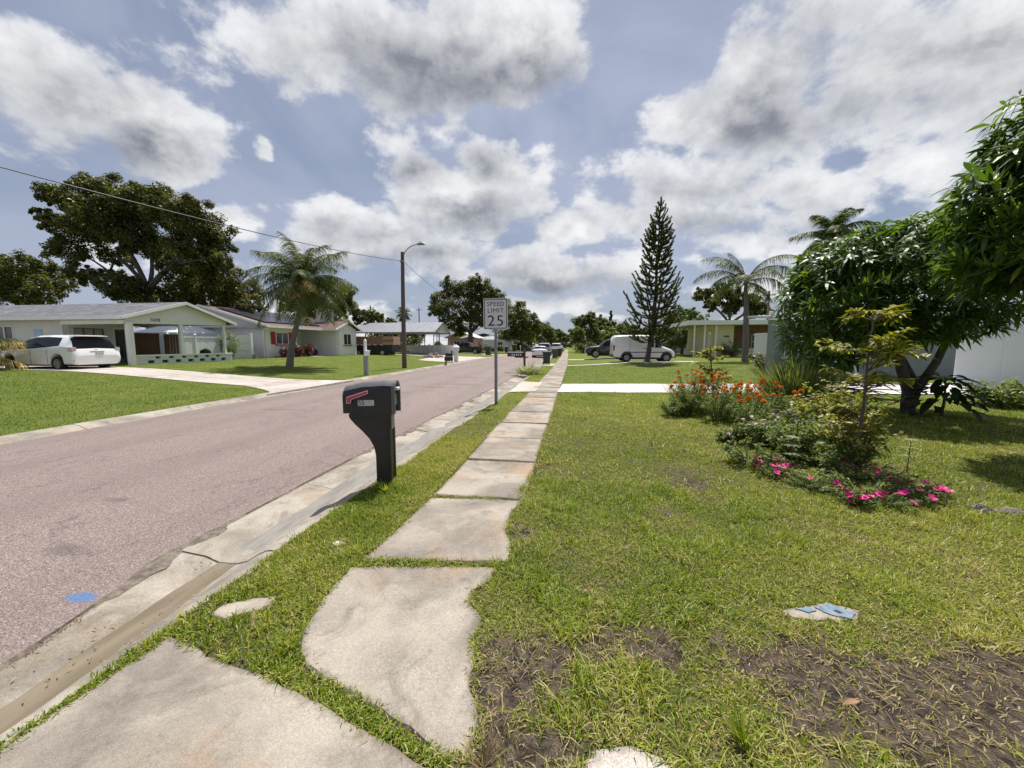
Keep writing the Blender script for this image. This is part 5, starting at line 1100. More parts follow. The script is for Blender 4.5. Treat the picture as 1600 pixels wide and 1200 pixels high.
def wag_x(t):
    MB().box(0.02, 0.12, -0.26, 0.26, 0.86, 0.875).build('trunk_trim', M_chrome, t, False, True)
    MB().box(-0.012, 0.02, -0.2, 0.08, 0.70, 0.83).build('licence_plate', M_plate, t, False, True)
    MB().prism([(0.22, 1.515), (0.62, 1.56), (0.62, 1.585), (0.2, 1.54)], 'y', -0.58, 0.58).build('spoiler', M_carwhite, t, False, True, 0.01)
    for s in (-1, 1):
        MB().ell((3.15, s * 0.97, 1.02), (0.1, 0.09, 0.07)).build('mirror', M_carwhite, t, True, True)
        for x in (1.35, 2.35): MB().box(x, x + 0.2, s * 0.905 - 0.015, s * 0.905 + 0.015, 0.83, 0.86).build('door_handle', M_carwhite, t, False, True)
        for x in (1.45, 2.42): MB().box(x - 0.006, x + 0.006, s * 0.897 - 0.006, s * 0.897 + 0.006, 0.32, 0.92).build('door_seam', M_trim, t, False, True)
        MB().ell((0.075, s * 0.02, 0.95), (0.02, 0.05, 0.035)).build('badge', M_chrome, t, True, True) if s == 1 else None
ang = math.atan2(-0.06, -1)                                  # pointing away from the street, towards -x
car('white hatchback parked on the driveway in front of the porch house', (-21.05, 14.55, 0.36), R(178), wagon, (0.95, 3.73), 0.325, M_carwhite, ((0.80, 1.25), (1.25, 2.20), (2.20, 3.50)), (2.75, 3.72), (0.12, 0.42),
    lights=(('tail_lamp', M_clearlens, (0.06, 0.30, 0.72, 0.885, 0.84, 1.04)), ('tail_lamp', M_clearlens, (0.06, 0.30, -0.885, -0.72, 0.84, 1.04)), ('bumper_reflector', M_trim, (0.03, 0.1, 0.80, 0.86, 0.42, 0.55))), extras=wag_x)
vanst = [(0, .42, .95, 1.0, .84, .86, .82), (.03, .34, 1.15, 1.86, .88, .885, .78), (.12, .32, 1.18, 1.98, .89, .895, .78), (.6, .30, 1.18, 2.03, .895, .90, .78), (2.6, .30, 1.12, 2.03, .895, .90, .78), (2.85, .30, 1.10, 1.98, .895, .90, .76), (3.15, .30, 1.08, 1.78, .895, .89, .74), (3.68, .30, 1.06, 1.20, .89, .87, .74), (4.25, .30, .90, .98, .86, .82, .68), (4.5, .32, .72, .80, .80, .74, .58), (4.6, .36, .55, .62, .66, .6, .45)]
def van_x(t):
    for s in (-1, 1):
        MB().box(0.75, 4.0, s * 0.915 - 0.012, s * 0.915 + 0.012, 0.70, 0.76).build('rub_strip', M_trim, t, False, True)
        MB().box(3.2, 3.35, s * 0.98 - 0.09, s * 0.98 + 0.09, 1.08, 1.27).build('mirror', M_trim, t, False, True, 0.02)
        for x in (2.15, 2.5): MB().box(x, x + 0.2, s * 0.925 - 0.012, s * 0.925 + 0.012, 1.0, 1.04).build('door_handle', M_trim, t, False, True)
        for x in (1.2, 2.42): MB().box(x - 0.007, x + 0.007, s * 0.912 - 0.006, s * 0.912 + 0.006, 0.35, 1.9 if x < 2 else 1.1).build('door_seam', M_trim, t, False, True)
        for w in (0.98, 3.9):
            P = [(w + (0.36) * math.cos(a), 0.32 + 0.40 * math.sin(a)) for a in np.linspace(0, math.pi, 13)] + [(w + (0.44) * math.cos(a), 0.32 + 0.48 * math.sin(a)) for a in np.linspace(math.pi, 0, 13)]
            n = 13; vs = [(u, s * 0.918, v) for u, v in P]
            MB().add(vs, [(i, i + 1, 25 - i - 1, 25 - i) for i in range(12)]).build('arch_trim', M_trim, t, False, True)
    MB().box(4.28, 4.66, -0.80, 0.80, 0.32, 0.58).build('front_bumper', M_trim, t, False, True, 0.03); MB().box(-0.06, 0.14, -0.85, 0.85, 0.36, 0.56).build('rear_bumper', M_trim, t, False, True, 0.02)
car('white high-roof cargo van parked behind the leaning pine trunk', (3.35, 30.9, 0.22), R(3), vanst, (0.98, 3.9), 0.325, M_carwhite, ((2.5, 3.0), (3.05, 3.5)), (3.0, 3.66), None, cat='van', name='cargo_van',
    lights=(('tail_lamp', M_taillight, (-0.02, 0.10, 0.80, 0.90, 0.85, 1.25)), ('tail_lamp', M_taillight, (-0.02, 0.10, -0.90, -0.80, 0.85, 1.25))), extras=van_x)
suv = [(0, .5, .8, .9, .85, .86, .8), (.05, .42, 1.1, 1.3, .92, .93, .8), (.3, .4, 1.15, 1.75, .95, .95, .72), (1, .38, 1.15, 1.86, .96, .96, .72), (2.6, .38, 1.12, 1.84, .96, .96, .70), (2.95, .38, 1.10, 1.72, .96, .95, .70), (3.6, .38, 1.10, 1.22, .95, .93, .78), (4.5, .38, 1.02, 1.10, .94, .90, .78), (4.85, .40, .92, .98, .90, .84, .7), (4.95, .45, .70, .8, .8, .75, .6)]
car('black sport utility vehicle facing the street behind the white van', (6.6, 39.1, 0.24), R(180), suv, (1.05, 3.95), 0.40, M_carblack, ((0.5, 1.4), (1.48, 2.3), (2.38, 3.2)), (2.75, 3.55), None, lights=(('headlamp', M_clearlens, (4.72, 4.93, 0.55, 0.85, 0.80, 0.95)), ('headlamp', M_clearlens, (4.72, 4.93, -0.85, -0.55, 0.80, 0.95))))
sed = [(0, .36, .7, .78, .76, .8, .7), (.08, .32, .88, .98, .84, .86, .72), (.75, .26, .95, 1.06, .88, .88, .7), (1.35, .22, .95, 1.42, .88, .88, .6), (2.4, .22, .92, 1.46, .88, .88, .6), (3.3, .22, .90, 1.0, .88, .87, .7), (4.3, .25, .78, .84, .85, .8, .66), (4.65, .3, .62, .68, .72, .66, .5)]
def pc(label, loc, rz, paint, st=sed, tl=True, group='cars parked farther down the street', cat='car'):
    l = (('tail_lamp', M_taillight, (-0.0, 0.15, 0.55, 0.84, 0.72, 0.86)), ('tail_lamp', M_taillight, (-0.0, 0.15, -0.84, -0.55, 0.72, 0.86))) if tl else ()
    sg = ((0.95, 1.85), (1.92, 3.0)) if st is sed else ((0.5, 1.4), (1.48, 2.3), (2.38, 3.2))
    car(label, loc, rz, st, (0.85, 3.65) if st is sed else (1.05, 3.95), 0.32 if st is sed else 0.39, paint, sg, (2.45, 3.25) if st is sed else (2.75, 3.55), (0.8, 1.3) if st is sed else (0.06, 0.28), group, l, None, cat)
pc('white car parked at the right kerb behind the near wheeled bin', (-3.45, 46, -0.07), R(90), M_carwhite)
pc('dark car at the right kerb ahead of the white one', (-3.5, 56, -0.07), R(90), M_cargrey, suv)
pc('farther white car on the right kerb by the last bins', (-2.3, 74, -0.02), R(90), M_carwhite, suv)
pc('farthest pale car at the right end of the kerb', (-2.0, 90, -0.02), R(90), M_cargrey)
pc('black car parked on the left kerb under street trees', (-9.3, 88, -0.07), R(90), M_carblack)
pc('pale car parked on left side beyond the black car', (-8.9, 104, -0.07), R(90), M_carwhite)
pick = [(0, .55, .9, 1.05, .9, .9, .88), (.05, .5, 1.12, 1.16, .95, .95, .9), (2.0, .45, 1.15, 1.19, .96, .96, .9), (2.05, .45, 1.15, 1.78, .96, .96, .72), (2.4, .45, 1.15, 1.86, .96, .96, .7), (3.4, .45, 1.15, 1.84, .96, .96, .7), (4.2, .45, 1.15, 1.25, .95, .93, .8), (5.2, .45, 1.05, 1.15, .93, .9, .78), (5.5, .5, .85, .95, .85, .8, .7)]
car('dark pickup truck parked on the left beyond the carport', (-13.2, 59.6, 0.1), R(176), pick, (1.15, 4.45), 0.42, M_carblack, ((2.2, 3.0), (3.05, 3.9)), (3.5, 4.15), None, lights=(('tail_lamp', M_taillight, (-0.02, 0.12, 0.75, 0.97, 0.80, 1.12)), ('tail_lamp', M_taillight, (-0.02, 0.12, -0.97, -0.75, 0.80, 1.12))), cat='pickup', name='pickup_truck')
for k, (x, y, l) in enumerate(((-10.4, 84, 'slim white mailbox post on the left kerb under trees'), (-1.55, 64, 'white mailbox post far along the right verge'))):
    t = thing('mail_post', l, 'mailbox', (x, y, 0.0)); MB().box(-0.06, 0.06, -0.06, 0.06, 0, 1.1).build('post', M_white, t, False, True); MB().box(-0.12, 0.12, -0.3, 0.25, 1.1, 1.35).build('box', M_white, t, False, True, 0.02)

# ------------------------------------------------------------------ vegetation
M_bark = pm('grey_bark', (0.12, 0.10, 0.085), (0.065, 0.055, 0.046), 5, 0.95, bump=0.6, bscale=25, stretch=(3, 3, 0.7))
M_palmbark = pm('palm_bark', (0.21, 0.185, 0.165), (0.13, 0.115, 0.10), 6, 0.95, bump=0.5, bscale=14, stretch=(1, 1, 4))
L_oak = leafmat('oak_leaves', [(0.035, 0.048, 0.012), (0.065, 0.080, 0.017), (0.11, 0.125, 0.026), (0.19, 0.17, 0.05)], 0.34, 0.45, 0.35)
L_ficus = leafmat('ficus_leaves', [(0.042, 0.052, 0.012), (0.075, 0.085, 0.016), (0.13, 0.13, 0.022), (0.20, 0.17, 0.03)], 0.3, 0.45, 0.35)
L_far = leafmat('street_tree_leaves', [(0.045, 0.062, 0.016), (0.080, 0.105, 0.024), (0.125, 0.16, 0.035), (0.20, 0.22, 0.06)], 0.35, 0.5, 0.3)
L_yel = leafmat('yellow_green_leaves', [(0.10, 0.12, 0.015), (0.18, 0.20, 0.02), (0.29, 0.29, 0.03), (0.40, 0.34, 0.05)], 0.35, 0.45, 0.35)
L_mango = leafmat('mango_leaves', [(0.028, 0.062, 0.011), (0.058, 0.112, 0.017), (0.105, 0.18, 0.026), (0.21, 0.29, 0.045)], 0.42, 0.40, 0.42)
L_palm = leafmat('palm_leaves', [(0.030, 0.050, 0.016), (0.055, 0.085, 0.024), (0.090, 0.125, 0.032), (0.18, 0.19, 0.05)], 0.30, 0.50, 0.25)
L_palmdry = leafmat('palm_dry_leaves', [(0.20, 0.15, 0.03), (0.32, 0.25, 0.06), (0.42, 0.32, 0.10), (0.25, 0.17, 0.07)], 0.25, 0.5, 0.3)
L_pine = leafmat('pine_needles', [(0.040, 0.058, 0.017), (0.075, 0.095, 0.025), (0.115, 0.13, 0.032), (0.17, 0.17, 0.04)], 0.28, 0.5, 0.3)
L_shrub = leafmat('shrub_leaves', [(0.055, 0.088, 0.022), (0.10, 0.145, 0.034), (0.155, 0.205, 0.05), (0.24, 0.28, 0.08)], 0.42, 0.5, 0.25)
L_blue = leafmat('grass_clump_blades', [(0.08, 0.115, 0.035), (0.15, 0.195, 0.065), (0.23, 0.28, 0.10), (0.38, 0.40, 0.20)], 0.3, 0.4, 0.4)
L_marig = leafmat('marigold_leaves', [(0.075, 0.12, 0.030), (0.125, 0.18, 0.045), (0.19, 0.25, 0.065), (0.29, 0.33, 0.11)], 0.42, 0.5, 0.3)
L_dark = leafmat('dark_broad_leaves', [(0.010, 0.024, 0.010), (0.018, 0.038, 0.014), (0.032, 0.058, 0.018), (0.05, 0.08, 0.025)], 0.2, 0.5, 0.25)
L_croton = leafmat('croton_leaves', [(0.10, 0.015, 0.02), (0.22, 0.03, 0.035), (0.05, 0.05, 0.015), (0.30, 0.08, 0.05)], 0.25, 0.4, 0.4)
L_var = leafmat('variegated_leaves', [(0.09, 0.13, 0.05), (0.20, 0.25, 0.12), (0.38, 0.42, 0.25), (0.52, 0.52, 0.36)], 0.3, 0.45, 0.4)
L_dead = leafmat('dead_leaves', [(0.22, 0.12, 0.07), (0.34, 0.19, 0.11), (0.45, 0.28, 0.19), (0.16, 0.09, 0.05)], 0.15, 0.7, 0.2)
def leaf_cloud(q, c, r, n, size, flat=0.85, asp=0.55, inner=0.35):
    d = rdir(n); rad = inner + (1 - inner) * rng.random(n) ** 0.55
    p = np.array(c) + d * (r * rad)[:, None] * np.array([1, 1, flat]); p = p + rng.normal(0, r * 0.06, (n, 3))
    nr = norm(d * 0.7 + np.array([0, 0, 0.55]) + 0.75 * rdir(n)); dr = norm(np.cross(nr, rdir(n)))
    s = size * (0.6 + 0.8 * rng.random(n)); q.diamonds(p, dr, nr, s, s * asp); return q
def tree(name, label, base, clumps, fork, tr, nleaf, size, mat, depth=2.5, group=None, flat=0.85, yspread=True, bark=None, limb_r=0.5, sub=5):
    t = thing(name, label, 'tree', base, 0, group); bx, by, bz = base; cs = []
    for c in clumps:
        if len(c) == 3: k_ = 1 + random.uniform(-1, 1) * depth / math.hypot(bx, by); cs.append((c[0] * k_, by * k_, 1.5 + (c[1] - 1.5) * k_, c[2]))
        else: cs.append(c)
    mb = MB(); f = Vector(fork); b = Vector(base)
    mb.tube([b - Vector((0, 0, 0.3)), b + Vector((0, 0, 0.2)), b.lerp(f, 0.4) + Vector((random.uniform(-.1, .1), 0, 0)), f], [tr * 1.45, tr * 1.1, tr * 0.9, tr * 0.8], 12)
    K = max(2, min(6, len(cs) // 3)); pc_ = np.array([c[:3] for c in cs]); cen = pc_[rng.choice(len(cs), K, replace=False)]
    for _ in range(8):
        lab = np.argmin(((pc_[:, None] - cen[None]) ** 2).sum(2), 1)
        cen = np.array([pc_[lab == k].mean(0) if (lab == k).any() else cen[k] for k in range(K)])
    def bez(p0, p2, lift, n=7):
        L = (p2 - p0).length; m = p0.lerp(p2, 0.5) + Vector((random.uniform(-.12, .12) * L, random.uniform(-.12, .12) * L, lift * L))
        return [p0 * (1 - s) ** 2 + m * 2 * s * (1 - s) + p2 * s * s for s in np.linspace(0, 1, n)]
    for k in range(K):
        idx = np.where(lab == k)[0]
        if len(idx) == 0: continue
        e = f.lerp(Vector(cen[k]), 0.72); r0 = tr * limb_r * (0.75 + 0.10 * len(idx)); P = bez(f, e, 0.10 if e.z > f.z + 1 else 0.22)
        mb.tube(P, [r0 * (1 - 0.5 * s) for s in np.linspace(0, 1, 7)], 8)
        for i in idx:
            x, y, z, r = cs[i]; e2 = Vector((x, y, z)); st = P[random.choice((3, 4, 5, 6))]; P2 = bez(st, e2, 0.08, 6); mb.tube(P2, [r0 * 0.45 * (1 - 0.8 * s) + 0.01 for s in np.linspace(0, 1, 6)], 6)
            for _ in range(sub):
                dd_ = Vector(rdir(1)[0]); s2 = P2[random.randint(2, 5)]; mb.tube([s2, s2.lerp(e2 + dd_ * r * 0.75, 0.55) + Vector((0, 0, 0.1 * r)), e2 + dd_ * r * 0.85], [r0 * 0.16 + 0.008, r0 * 0.1 + 0.006, 0.006], 5)
    mb.build('trunk', bark or M_bark, t, True)
    q = Q(); W = sum(c[3] ** 2 for c in cs)
    for x, y, z, r in cs:
        n = int(nleaf * r * r / W); k = max(4, int(6 + r * 3.5))
        leaf_cloud(q, (x, y, z), r * 0.72, int(n * 0.25), size, flat)
        dd = rdir(k * 2); hh_ = 0.55 + 0.55 * rng.random(k * 2)
        for i in range(k * 2): leaf_cloud(q, (x + dd[i, 0] * r * 0.92 * hh_[i], y + dd[i, 1] * r * 0.92 * hh_[i], z + dd[i, 2] * r * 0.80 * hh_[i]), r * random.uniform(0.14, 0.36), int(n * 0.75 / (k * 2)), size, flat, 0.55, 0.1)
    q.build('crown', mat, t); return t
OAKL = [(-47.0,15.2,1.0),(-47.6,13.4,0.7),(-46.0,12.2,1.26),(-43.2,14.5,2.02),(-41.0,14.9,1.81),(-39.1,13.7,2.03),(-42.2,12.2,2.09),(-45.4,10.3,1.39),(-38.8,11.5,1.81),(-36.0,13.5,1.99),(-33.4,12.9,1.97),(-31.1,11.7,1.72),(-29.9,10.0,1.15),(-32.4,10.3,1.63),(-35.7,10.3,1.66),(-34.5,8.6,1.31),(-31.2,8.5,1.28),(-29.5,8.9,0.75),(-40.3,9.5,1.11),(-43.4,7.8,0.89),(-41.3,7.1,1.25),(-45.4,8.1,0.64),(-39.1,6.5,1.49),(-37.8,5.9,1.23)]
tree('oak_tree', 'tall spreading dark oak with open limbs behind the porch house', (-37.0, 30, 0.4), [(a, b_, r * 1.18) for a, b_, r in OAKL], (-37.3, 30, 6.4), 0.62, 110000, 0.21, L_oak, 2.6, limb_r=0.30)
FIC = [(-34.5,8.1,2.19),(-36.8,7.3,2.09),(-32.5,8.0,1.91),(-38.3,6.4,1.86),(-30.7,6.7,1.65),(-29.9,5.4,1.27),(-34.0,6.2,2.33),(-32.0,5.6,1.67),(-36.2,5.4,1.71)]
tree('dome_tree', 'dense rounded olive green tree right of the tall oak', (-33.8, 33, 0.4), FIC, (-33.8, 33, 3.5), 0.4, 36000, 0.2, L_ficus, 1.6)
LFT = [(-57.3,9.1,2.05),(-54.8,9.3,1.87),(-52.5,8.6,1.57),(-51.0,7.6,1.28),(-56.8,7.1,2.2),(-53.6,6.7,1.88),(-60.8,8.2,2.98),(-64.1,8.9,3.03)]
tree('shade_tree', 'dark leafy tree at the far left edge behind the roof', (-55, 33, 0.4), LFT, (-55, 33, 4), 0.4, 24000, 0.26, L_oak, 2.0)
BHB = [(-35.7,8.7,2.22),(-32.9,8.6,2.63),(-30.2,8.0,2.26),(-37.7,6.8,1.63),(-31.2,6.1,2.2),(-28.9,6.5,1.57),(-34.0,6.1,2.22)]
tree('shade_tree', 'dark round tree behind the solar panel roof and left palm', (-32.5, 48, 0.4), BHB, (-32.5, 48, 3.5), 0.4, 18000, 0.30, L_oak, 1.8)
tree('shade_tree', 'low leafy tree between chimney and carport roof', (-26, 50, 0.3), [(-27.1,5.3,1.2),(-25.6,5.0,1.0),(-24.0,4.7,0.8),(-28.6,5.4,1.3)], (-26, 50, 2.5), 0.2, 5000, 0.28, L_far, 1.0)
OKM = [(-17.9,11.3,3.05),(-21.0,12.0,2.6),(-23.4,9.9,2.4),(-14.9,10.9,2.79),(-12.8,9.5,2.32),(-11.4,7.2,2.09),(-22.3,7.3,2.88),(-17.4,7.8,3.54),(-13.8,6.1,2.58),(-20.5,4.9,2.16),(-24.7,7.9,1.45),(-16.7,13.0,1.63),(-23.5,5.0,1.21)]
tree('oak_tree', 'big round oak beside the street behind the speed sign', (-18, 70, 0.1), OKM, (-18, 70, 3.6), 0.55, 46000, 0.30, L_oak, 2.6)
tree('street_tree', 'dark street tree just right of the speed sign', (-11.5, 95, 0), [(-12.3,10.0,2.81),(-9.9,7.6,2.81),(-13.9,6.9,2.84),(-11.5,4.8,2.83),(-7.8,5.7,1.87),(-14.7,3.7,2.22)], (-11.5, 95, 3), 0.4, 13000, 0.42, L_far, 2.2, 'trees lining the far street')
tree('street_tree', 'far street tree overhanging the left kerb', (-8.6, 115, 0), [(-8.1,6.6,2.64),(-6.2,5.1,2.26),(-9.5,4.2,2.27),(-4.9,3.6,1.88)], (-8.6, 115, 2.5), 0.3, 8000, 0.42, L_far, 2.0, 'trees lining the far street')
tree('street_tree', 'small yellow green tree on the left kerb', (-9.9, 100, 0), [(-9.6,4.4,1.5),(-9.0,5.6,1.15),(-10.6,3.4,1.15)], (-9.9, 100, 2), 0.14, 5500, 0.36, L_yel, 0.9, 'trees lining the far street')
tree('street_tree', 'hazy trees closing the end of the street at left', (-6, 160, 0), [(-5.3,6.5,2.61),(-2.7,5.4,2.34),(-7.3,3.9,2.36),(-0.8,3.8,2.08)], (-5, 160, 2.5), 0.3, 6000, 0.55, L_far, 2.0, 'trees lining the far street')
R1 = [(2.3,6.2,1.9),(4.3,6.8,1.89),(6.7,6.1,2.15),(9.0,5.2,1.87),(5.0,4.1,2.44),(1.6,3.8,1.92),(8.4,3.4,1.88),(11.0,4.3,1.87),(2.3,2.1,1.37),(5.7,1.9,1.63)]
tree('street_tree', 'broad leafy tree right of the street end', (4.5, 85, 0.2), R1[:5], (4.5, 85, 2.5), 0.3, 13000, 0.36, L_far, 2.2, 'trees lining the far street')
tree('street_tree', 'lower leafy tree between street end and black vehicle', (7.0, 80, 0.2), R1[5:], (7.0, 80, 1.5), 0.25, 12000, 0.34, L_shrub, 2.0, 'trees lining the far street')
tree('shade_tree', 'low green trees behind the white van', (9, 58, 0.25), [(8.9,3.3,1.27),(10.2,2.3,1.26),(12.9,1.9,1.25),(8.0,1.9,1.1),(6.2,2.6,1.2)], (9, 58, 1.4), 0.16, 9000, 0.26, L_far, 1.4)
tree('shade_tree', 'light green tree between pine and yellow house', (15.5, 56, 0.25), [(14.5,5.0,1.76),(16.3,5.5,1.4),(18.0,4.6,1.22),(15.5,2.8,1.77),(17.7,2.3,1.23),(13.2,3.2,1.3)], (15.5, 56, 2), 0.2, 11000, 0.26, L_shrub, 1.4)
CT = [(19.3,8.8,1.42),(21.5,8.9,1.59),(23.6,8.5,1.57),(25.6,7.8,1.39),(20.3,7.4,1.25),(22.9,6.9,1.59),(27.1,6.7,1.21),(25.9,6.0,1.22),(18.5,8.4,0.72)]
tree('shade_tree', 'dark spreading tree above the yellow house roof', (23, 60, 0.3), CT, (23, 60, 4.5), 0.4, 15000, 0.30, L_oak, 1.6)
for i, (x, y, z, s, l) in enumerate(((-30, 62, 3.5, 3.0, 'leafy tree far behind the carport at left'), (-34, 80, 4.0, 3.4, 'far tree mass above the carport roof'), (-14.5, 108, 5, 4, 'far tree behind the left parked cars'), (-2, 200, 5, 4.5, 'distant tree at the vanishing end of the street'), (6, 185, 5, 4.5, 'distant tree right of the street vanishing point'), (13, 120, 5, 4, 'far tree behind the black vehicle'), (20, 95, 5, 4, 'far tree mass behind the araucaria'), (-12, 190, 5, 5, 'distant tree left of the vanishing point'), (30, 62, 4, 3.4, 'far tree behind the yellow house at right'), (19, 34, 2.6, 2.0, 'leafy tree behind the grey house roof'), (-20, 135, 5, 5, 'distant dark tree behind the left row'), (28, 140, 5, 5, 'distant tree on the far right horizon'), (-46, 70, 4.5, 4, 'distant tree behind shuttered house roof'), (-60, 60, 4.5, 4.5, 'distant tree behind the porch house roof'))):
    tree('background_tree', l, (x, y, 0.1), [(x + random.uniform(-s, s), y + random.uniform(-s, s) * .5, z * random.uniform(0.45, 1.15), s * random.uniform(0.42, 0.62)) for _ in range(7)], (x, y, z * 0.4), 0.28, 5200, 0.5 if y > 90 else 0.36, (L_far, L_oak, L_shrub)[i % 3], 1, 'far background trees', sub=2)
# hedge-like understorey beneath the far trees
for i, (x0, x1, y, h, l) in enumerate(((-16.5, -11.2, 104, 2.6, 'dark shrub bank under the left street trees'), (-30, -19, 84, 2.4, 'green hedge glimpsed through the carport'), (0.8, 12, 66, 2.2, 'shrub bank behind the black vehicle'), (10, 13.5, 50, 2.6, 'dark shrubs beside the yellow house porch'), (-21, -13, 78, 1.8, 'low hedge behind the dark pickup'), (-9.5, 1.5, 215, 3.0, 'shrub bank across the far street end'))):
    t = thing('hedge', l, 'hedge', ((x0 + x1) / 2, y, 0.1)); q = Q()
    for _ in range(int((x1 - x0) * 3)): leaf_cloud(q, (random.uniform(x0, x1), y + random.uniform(-.7, .7), h * random.uniform(0.2, 0.75)), h * random.uniform(0.25, 0.42), 260, 0.32 if y > 70 else 0.2)
    q.build('foliage', (L_far, L_shrub, L_oak)[i % 3], t)
    mb = MB(); [mb.tube([(x, y, 0), (x + 0.1, y, h * 0.6)], [0.05, 0.02], 5) for x in np.arange(x0 + 0.4, x1, 0.9)]; mb.build('stems', M_bark, t)

# ---- palms
def frond_mesh(L, a0, a1, nl, ll, lw, mat, droop, curl=0.0):
    q = Q(); n = 26; P = [np.zeros(3)]; tn = []
    for k in range(n):
        s = k / (n - 1); a = a0 + (a1 - a0) * s ** 1.25; d = np.array([math.cos(a), curl * s, math.sin(a)]); d /= np.linalg.norm(d); tn.append(d); P.append(P[-1] + d * L / n)
    P = np.array(P); tn = np.array(tn + [tn[-1]])
    s = 0.14 + 0.86 * np.sort(rng.random(nl)); f = s * n; i = np.minimum(f.astype(int), n - 1); fr = (f - i)[:, None]
    base = P[i] * (1 - fr) + P[i + 1] * fr; td = tn[i]
    sg = np.where(np.arange(nl) % 2 == 0, 1.0, -1.0)[:, None]; sd = norm(np.cross(td, np.array([0, 0, 1.0]))) * sg; up = norm(np.cross(np.cross(td, np.array([0, 0, 1.0])), td))
    d = norm(sd * (0.85 + 0.2 * rng.random((nl, 1))) + td * (0.45 + 0.3 * rng.random((nl, 1))) + up * (0.25 - 0.5 * rng.random((nl, 1))))
    lens = ll * (np.sin(np.pi * np.clip(0.18 + 0.80 * s, 0, 1)) ** 0.6) * (0.85 + 0.3 * rng.random(nl))
    side = norm(np.cross(d, up + 0.4 * rdir(nl))); q.blades(base, d, side, lens, lw, droop * (0.6 + 0.8 * rng.random(nl)), 3, 'grass')
    for sgn in (0, 1):                                   # rachis as two crossed ribbons
        for k in range(n):
            w = 0.028 * (1 - 0.85 * k / n) * L / 2.6; v = np.array([0, 1, 0]) if sgn else up[min(k, nl - 1)]
            q.add(np.array([[P[k] - v * w, P[k] + v * w, P[k + 1] + v * w * .95, P[k + 1] - v * w * .95]]), 0.85)
    return q
def palm(label, trunk, rads, fr, ll, lw, droop, mats, group=None, shaft=None, name='palm_tree', thin=True):
    base = Vector(trunk[0]); t = thing(name, label, 'palm', base, 0, group); mb = MB()
    T = [Vector(p) for p in trunk]; n = 40; P = []; Rr = []
    for k in range(n + 1):
        s = k / n * (len(T) - 1); i = min(int(s), len(T) - 2); f = s - i; P.append(T[i].lerp(T[i + 1], f)); Rr.append((rads[i] * (1 - f) + rads[i + 1] * f) * (1.05 if k % 2 else 0.97))
    mb.tube(P, Rr, 12).build('trunk', M_palmbark, t, True)
    top = T[-1]
    if shaft: MB().tube([top - Vector((0, 0, 0.2)), top + Vector((0, 0, shaft * 0.4)), top + Vector((0, 0, shaft))], [rads[-1] * 1.2, rads[-1] * 1.0, 0.03], 10).build('crown_shaft', pm('crown_shaft_green', (0.09, 0.11, 0.04), (0.14, 0.12, 0.06), 5, 0.6), t, True)
    for az, a0, a1, L, mi, nl in fr:
        q = frond_mesh(L, R(a0), R(a1), nl, ll, lw, None, droop, random.uniform(-.25, .25)); o = q.build('frond', mats[mi], t, True)
        o.location = top - base + Vector((0, 0, (shaft or 0) * 0.5)); o.rotation_euler = (0, 0, R(az))
    return t
def fan(n, dry=0, L=2.6, lo=-35, hi=80):
    out = []
    for i in range(n):
        s = i / (n - 1); a0 = hi + (lo - hi) * s; out.append((i * 137.5 + random.uniform(-12, 12), a0 + random.uniform(-6, 6), a0 - random.uniform(55, 105) * (1 - 0.35 * s), L * random.uniform(0.85, 1.1), 1 if i >= n - dry else 0, 190))
    return out
t = palm('leaning palm with shaggy drooping crown on the lawn across the street', [(-16.24, 20.48, 0.15), (-16.05, 20.48, 1.3), (-15.45, 20.48, 3.2), (-15.0, 20.48, 4.7)], (0.22, 0.155, 0.14, 0.14), fan(36, 0, 3.35, -30, 88), 0.72, 0.032, 0.9, (L_palm, L_palmdry), shaft=0.7)
for az, a0 in ((-40, 8), (-62, -8), (-15, -15)):
    q = frond_mesh(2.5, R(a0 + 15), R(a0 - 70), 120, 0.6, 0.032, None, 0.8); o = q.build('frond', L_palmdry, t, True); o['label'] = 'yellowed dying palm frond'; o.location = (1.0, 0, 4.75); o.rotation_euler = (0, 0, R(az))
MB().tube([(-15.15, 20.3, 4.9), (-14.95, 20.1, 4.6), (-14.9, 20.05, 4.1)], [0.05, 0.11, 0.02], 8).build('flower_sheath', pm('pale_sheath', (0.50, 0.30, 0.22), (0.62, 0.48, 0.36), 5, 0.7), t, True)
pr = [(184, 66, -28, 4.3, 0, 220), (176, 44, -48, 4.1, 0, 220), (205, 30, -60, 3.4, 0, 200), (4, 66, -25, 4.4, 0, 220), (14, 52, -40, 4.2, 0, 220), (-10, 26, -70, 3.2, 0, 190), (-60, 44, -60, 3.2, 0, 180), (90, 55, -60, 3.4, 0, 180), (130, 74, -10, 3.0, 0, 180), (-120, 34, -70, 3.0, 0, 180), (40, 10, -80, 2.6, 0, 150), (170, 82, 35, 2.7, 0, 160), (-30, -8, -85, 2.2, 0, 140), (150, 15, -75, 2.6, 0, 150)]
palm('slender grey-trunked palm on the right lawn before the yellow house', [(13.12, 31, 0.1), (13.05, 31, 2.5), (12.95, 31, 4.6), (12.85, 31, 5.6)], (0.25, 0.20, 0.16, 0.11), pr, 0.85, 0.036, 0.75, (L_palm, L_palmdry), shaft=0.9)
palm('palm crown showing above the mango canopy', [(12.9, 21.5, 0), (12.8, 21.5, 4), (12.75, 21.5, 6.9)], (0.2, 0.17, 0.15), fan(15, 0, 1.7, -15, 80), 0.55, 0.04, 0.6, (L_palm, L_palmdry))
palm('small far cabbage palm above the carport roof', [(-31, 70, 0), (-31, 70, 7.4)], (0.25, 0.2), [(a, e, p, 1.7, 0, 70) for a, e, p, l, m, n in fan(16, 0, 2, -40, 85)], 0.9, 0.07, 0.3, (L_palm, L_palmdry))
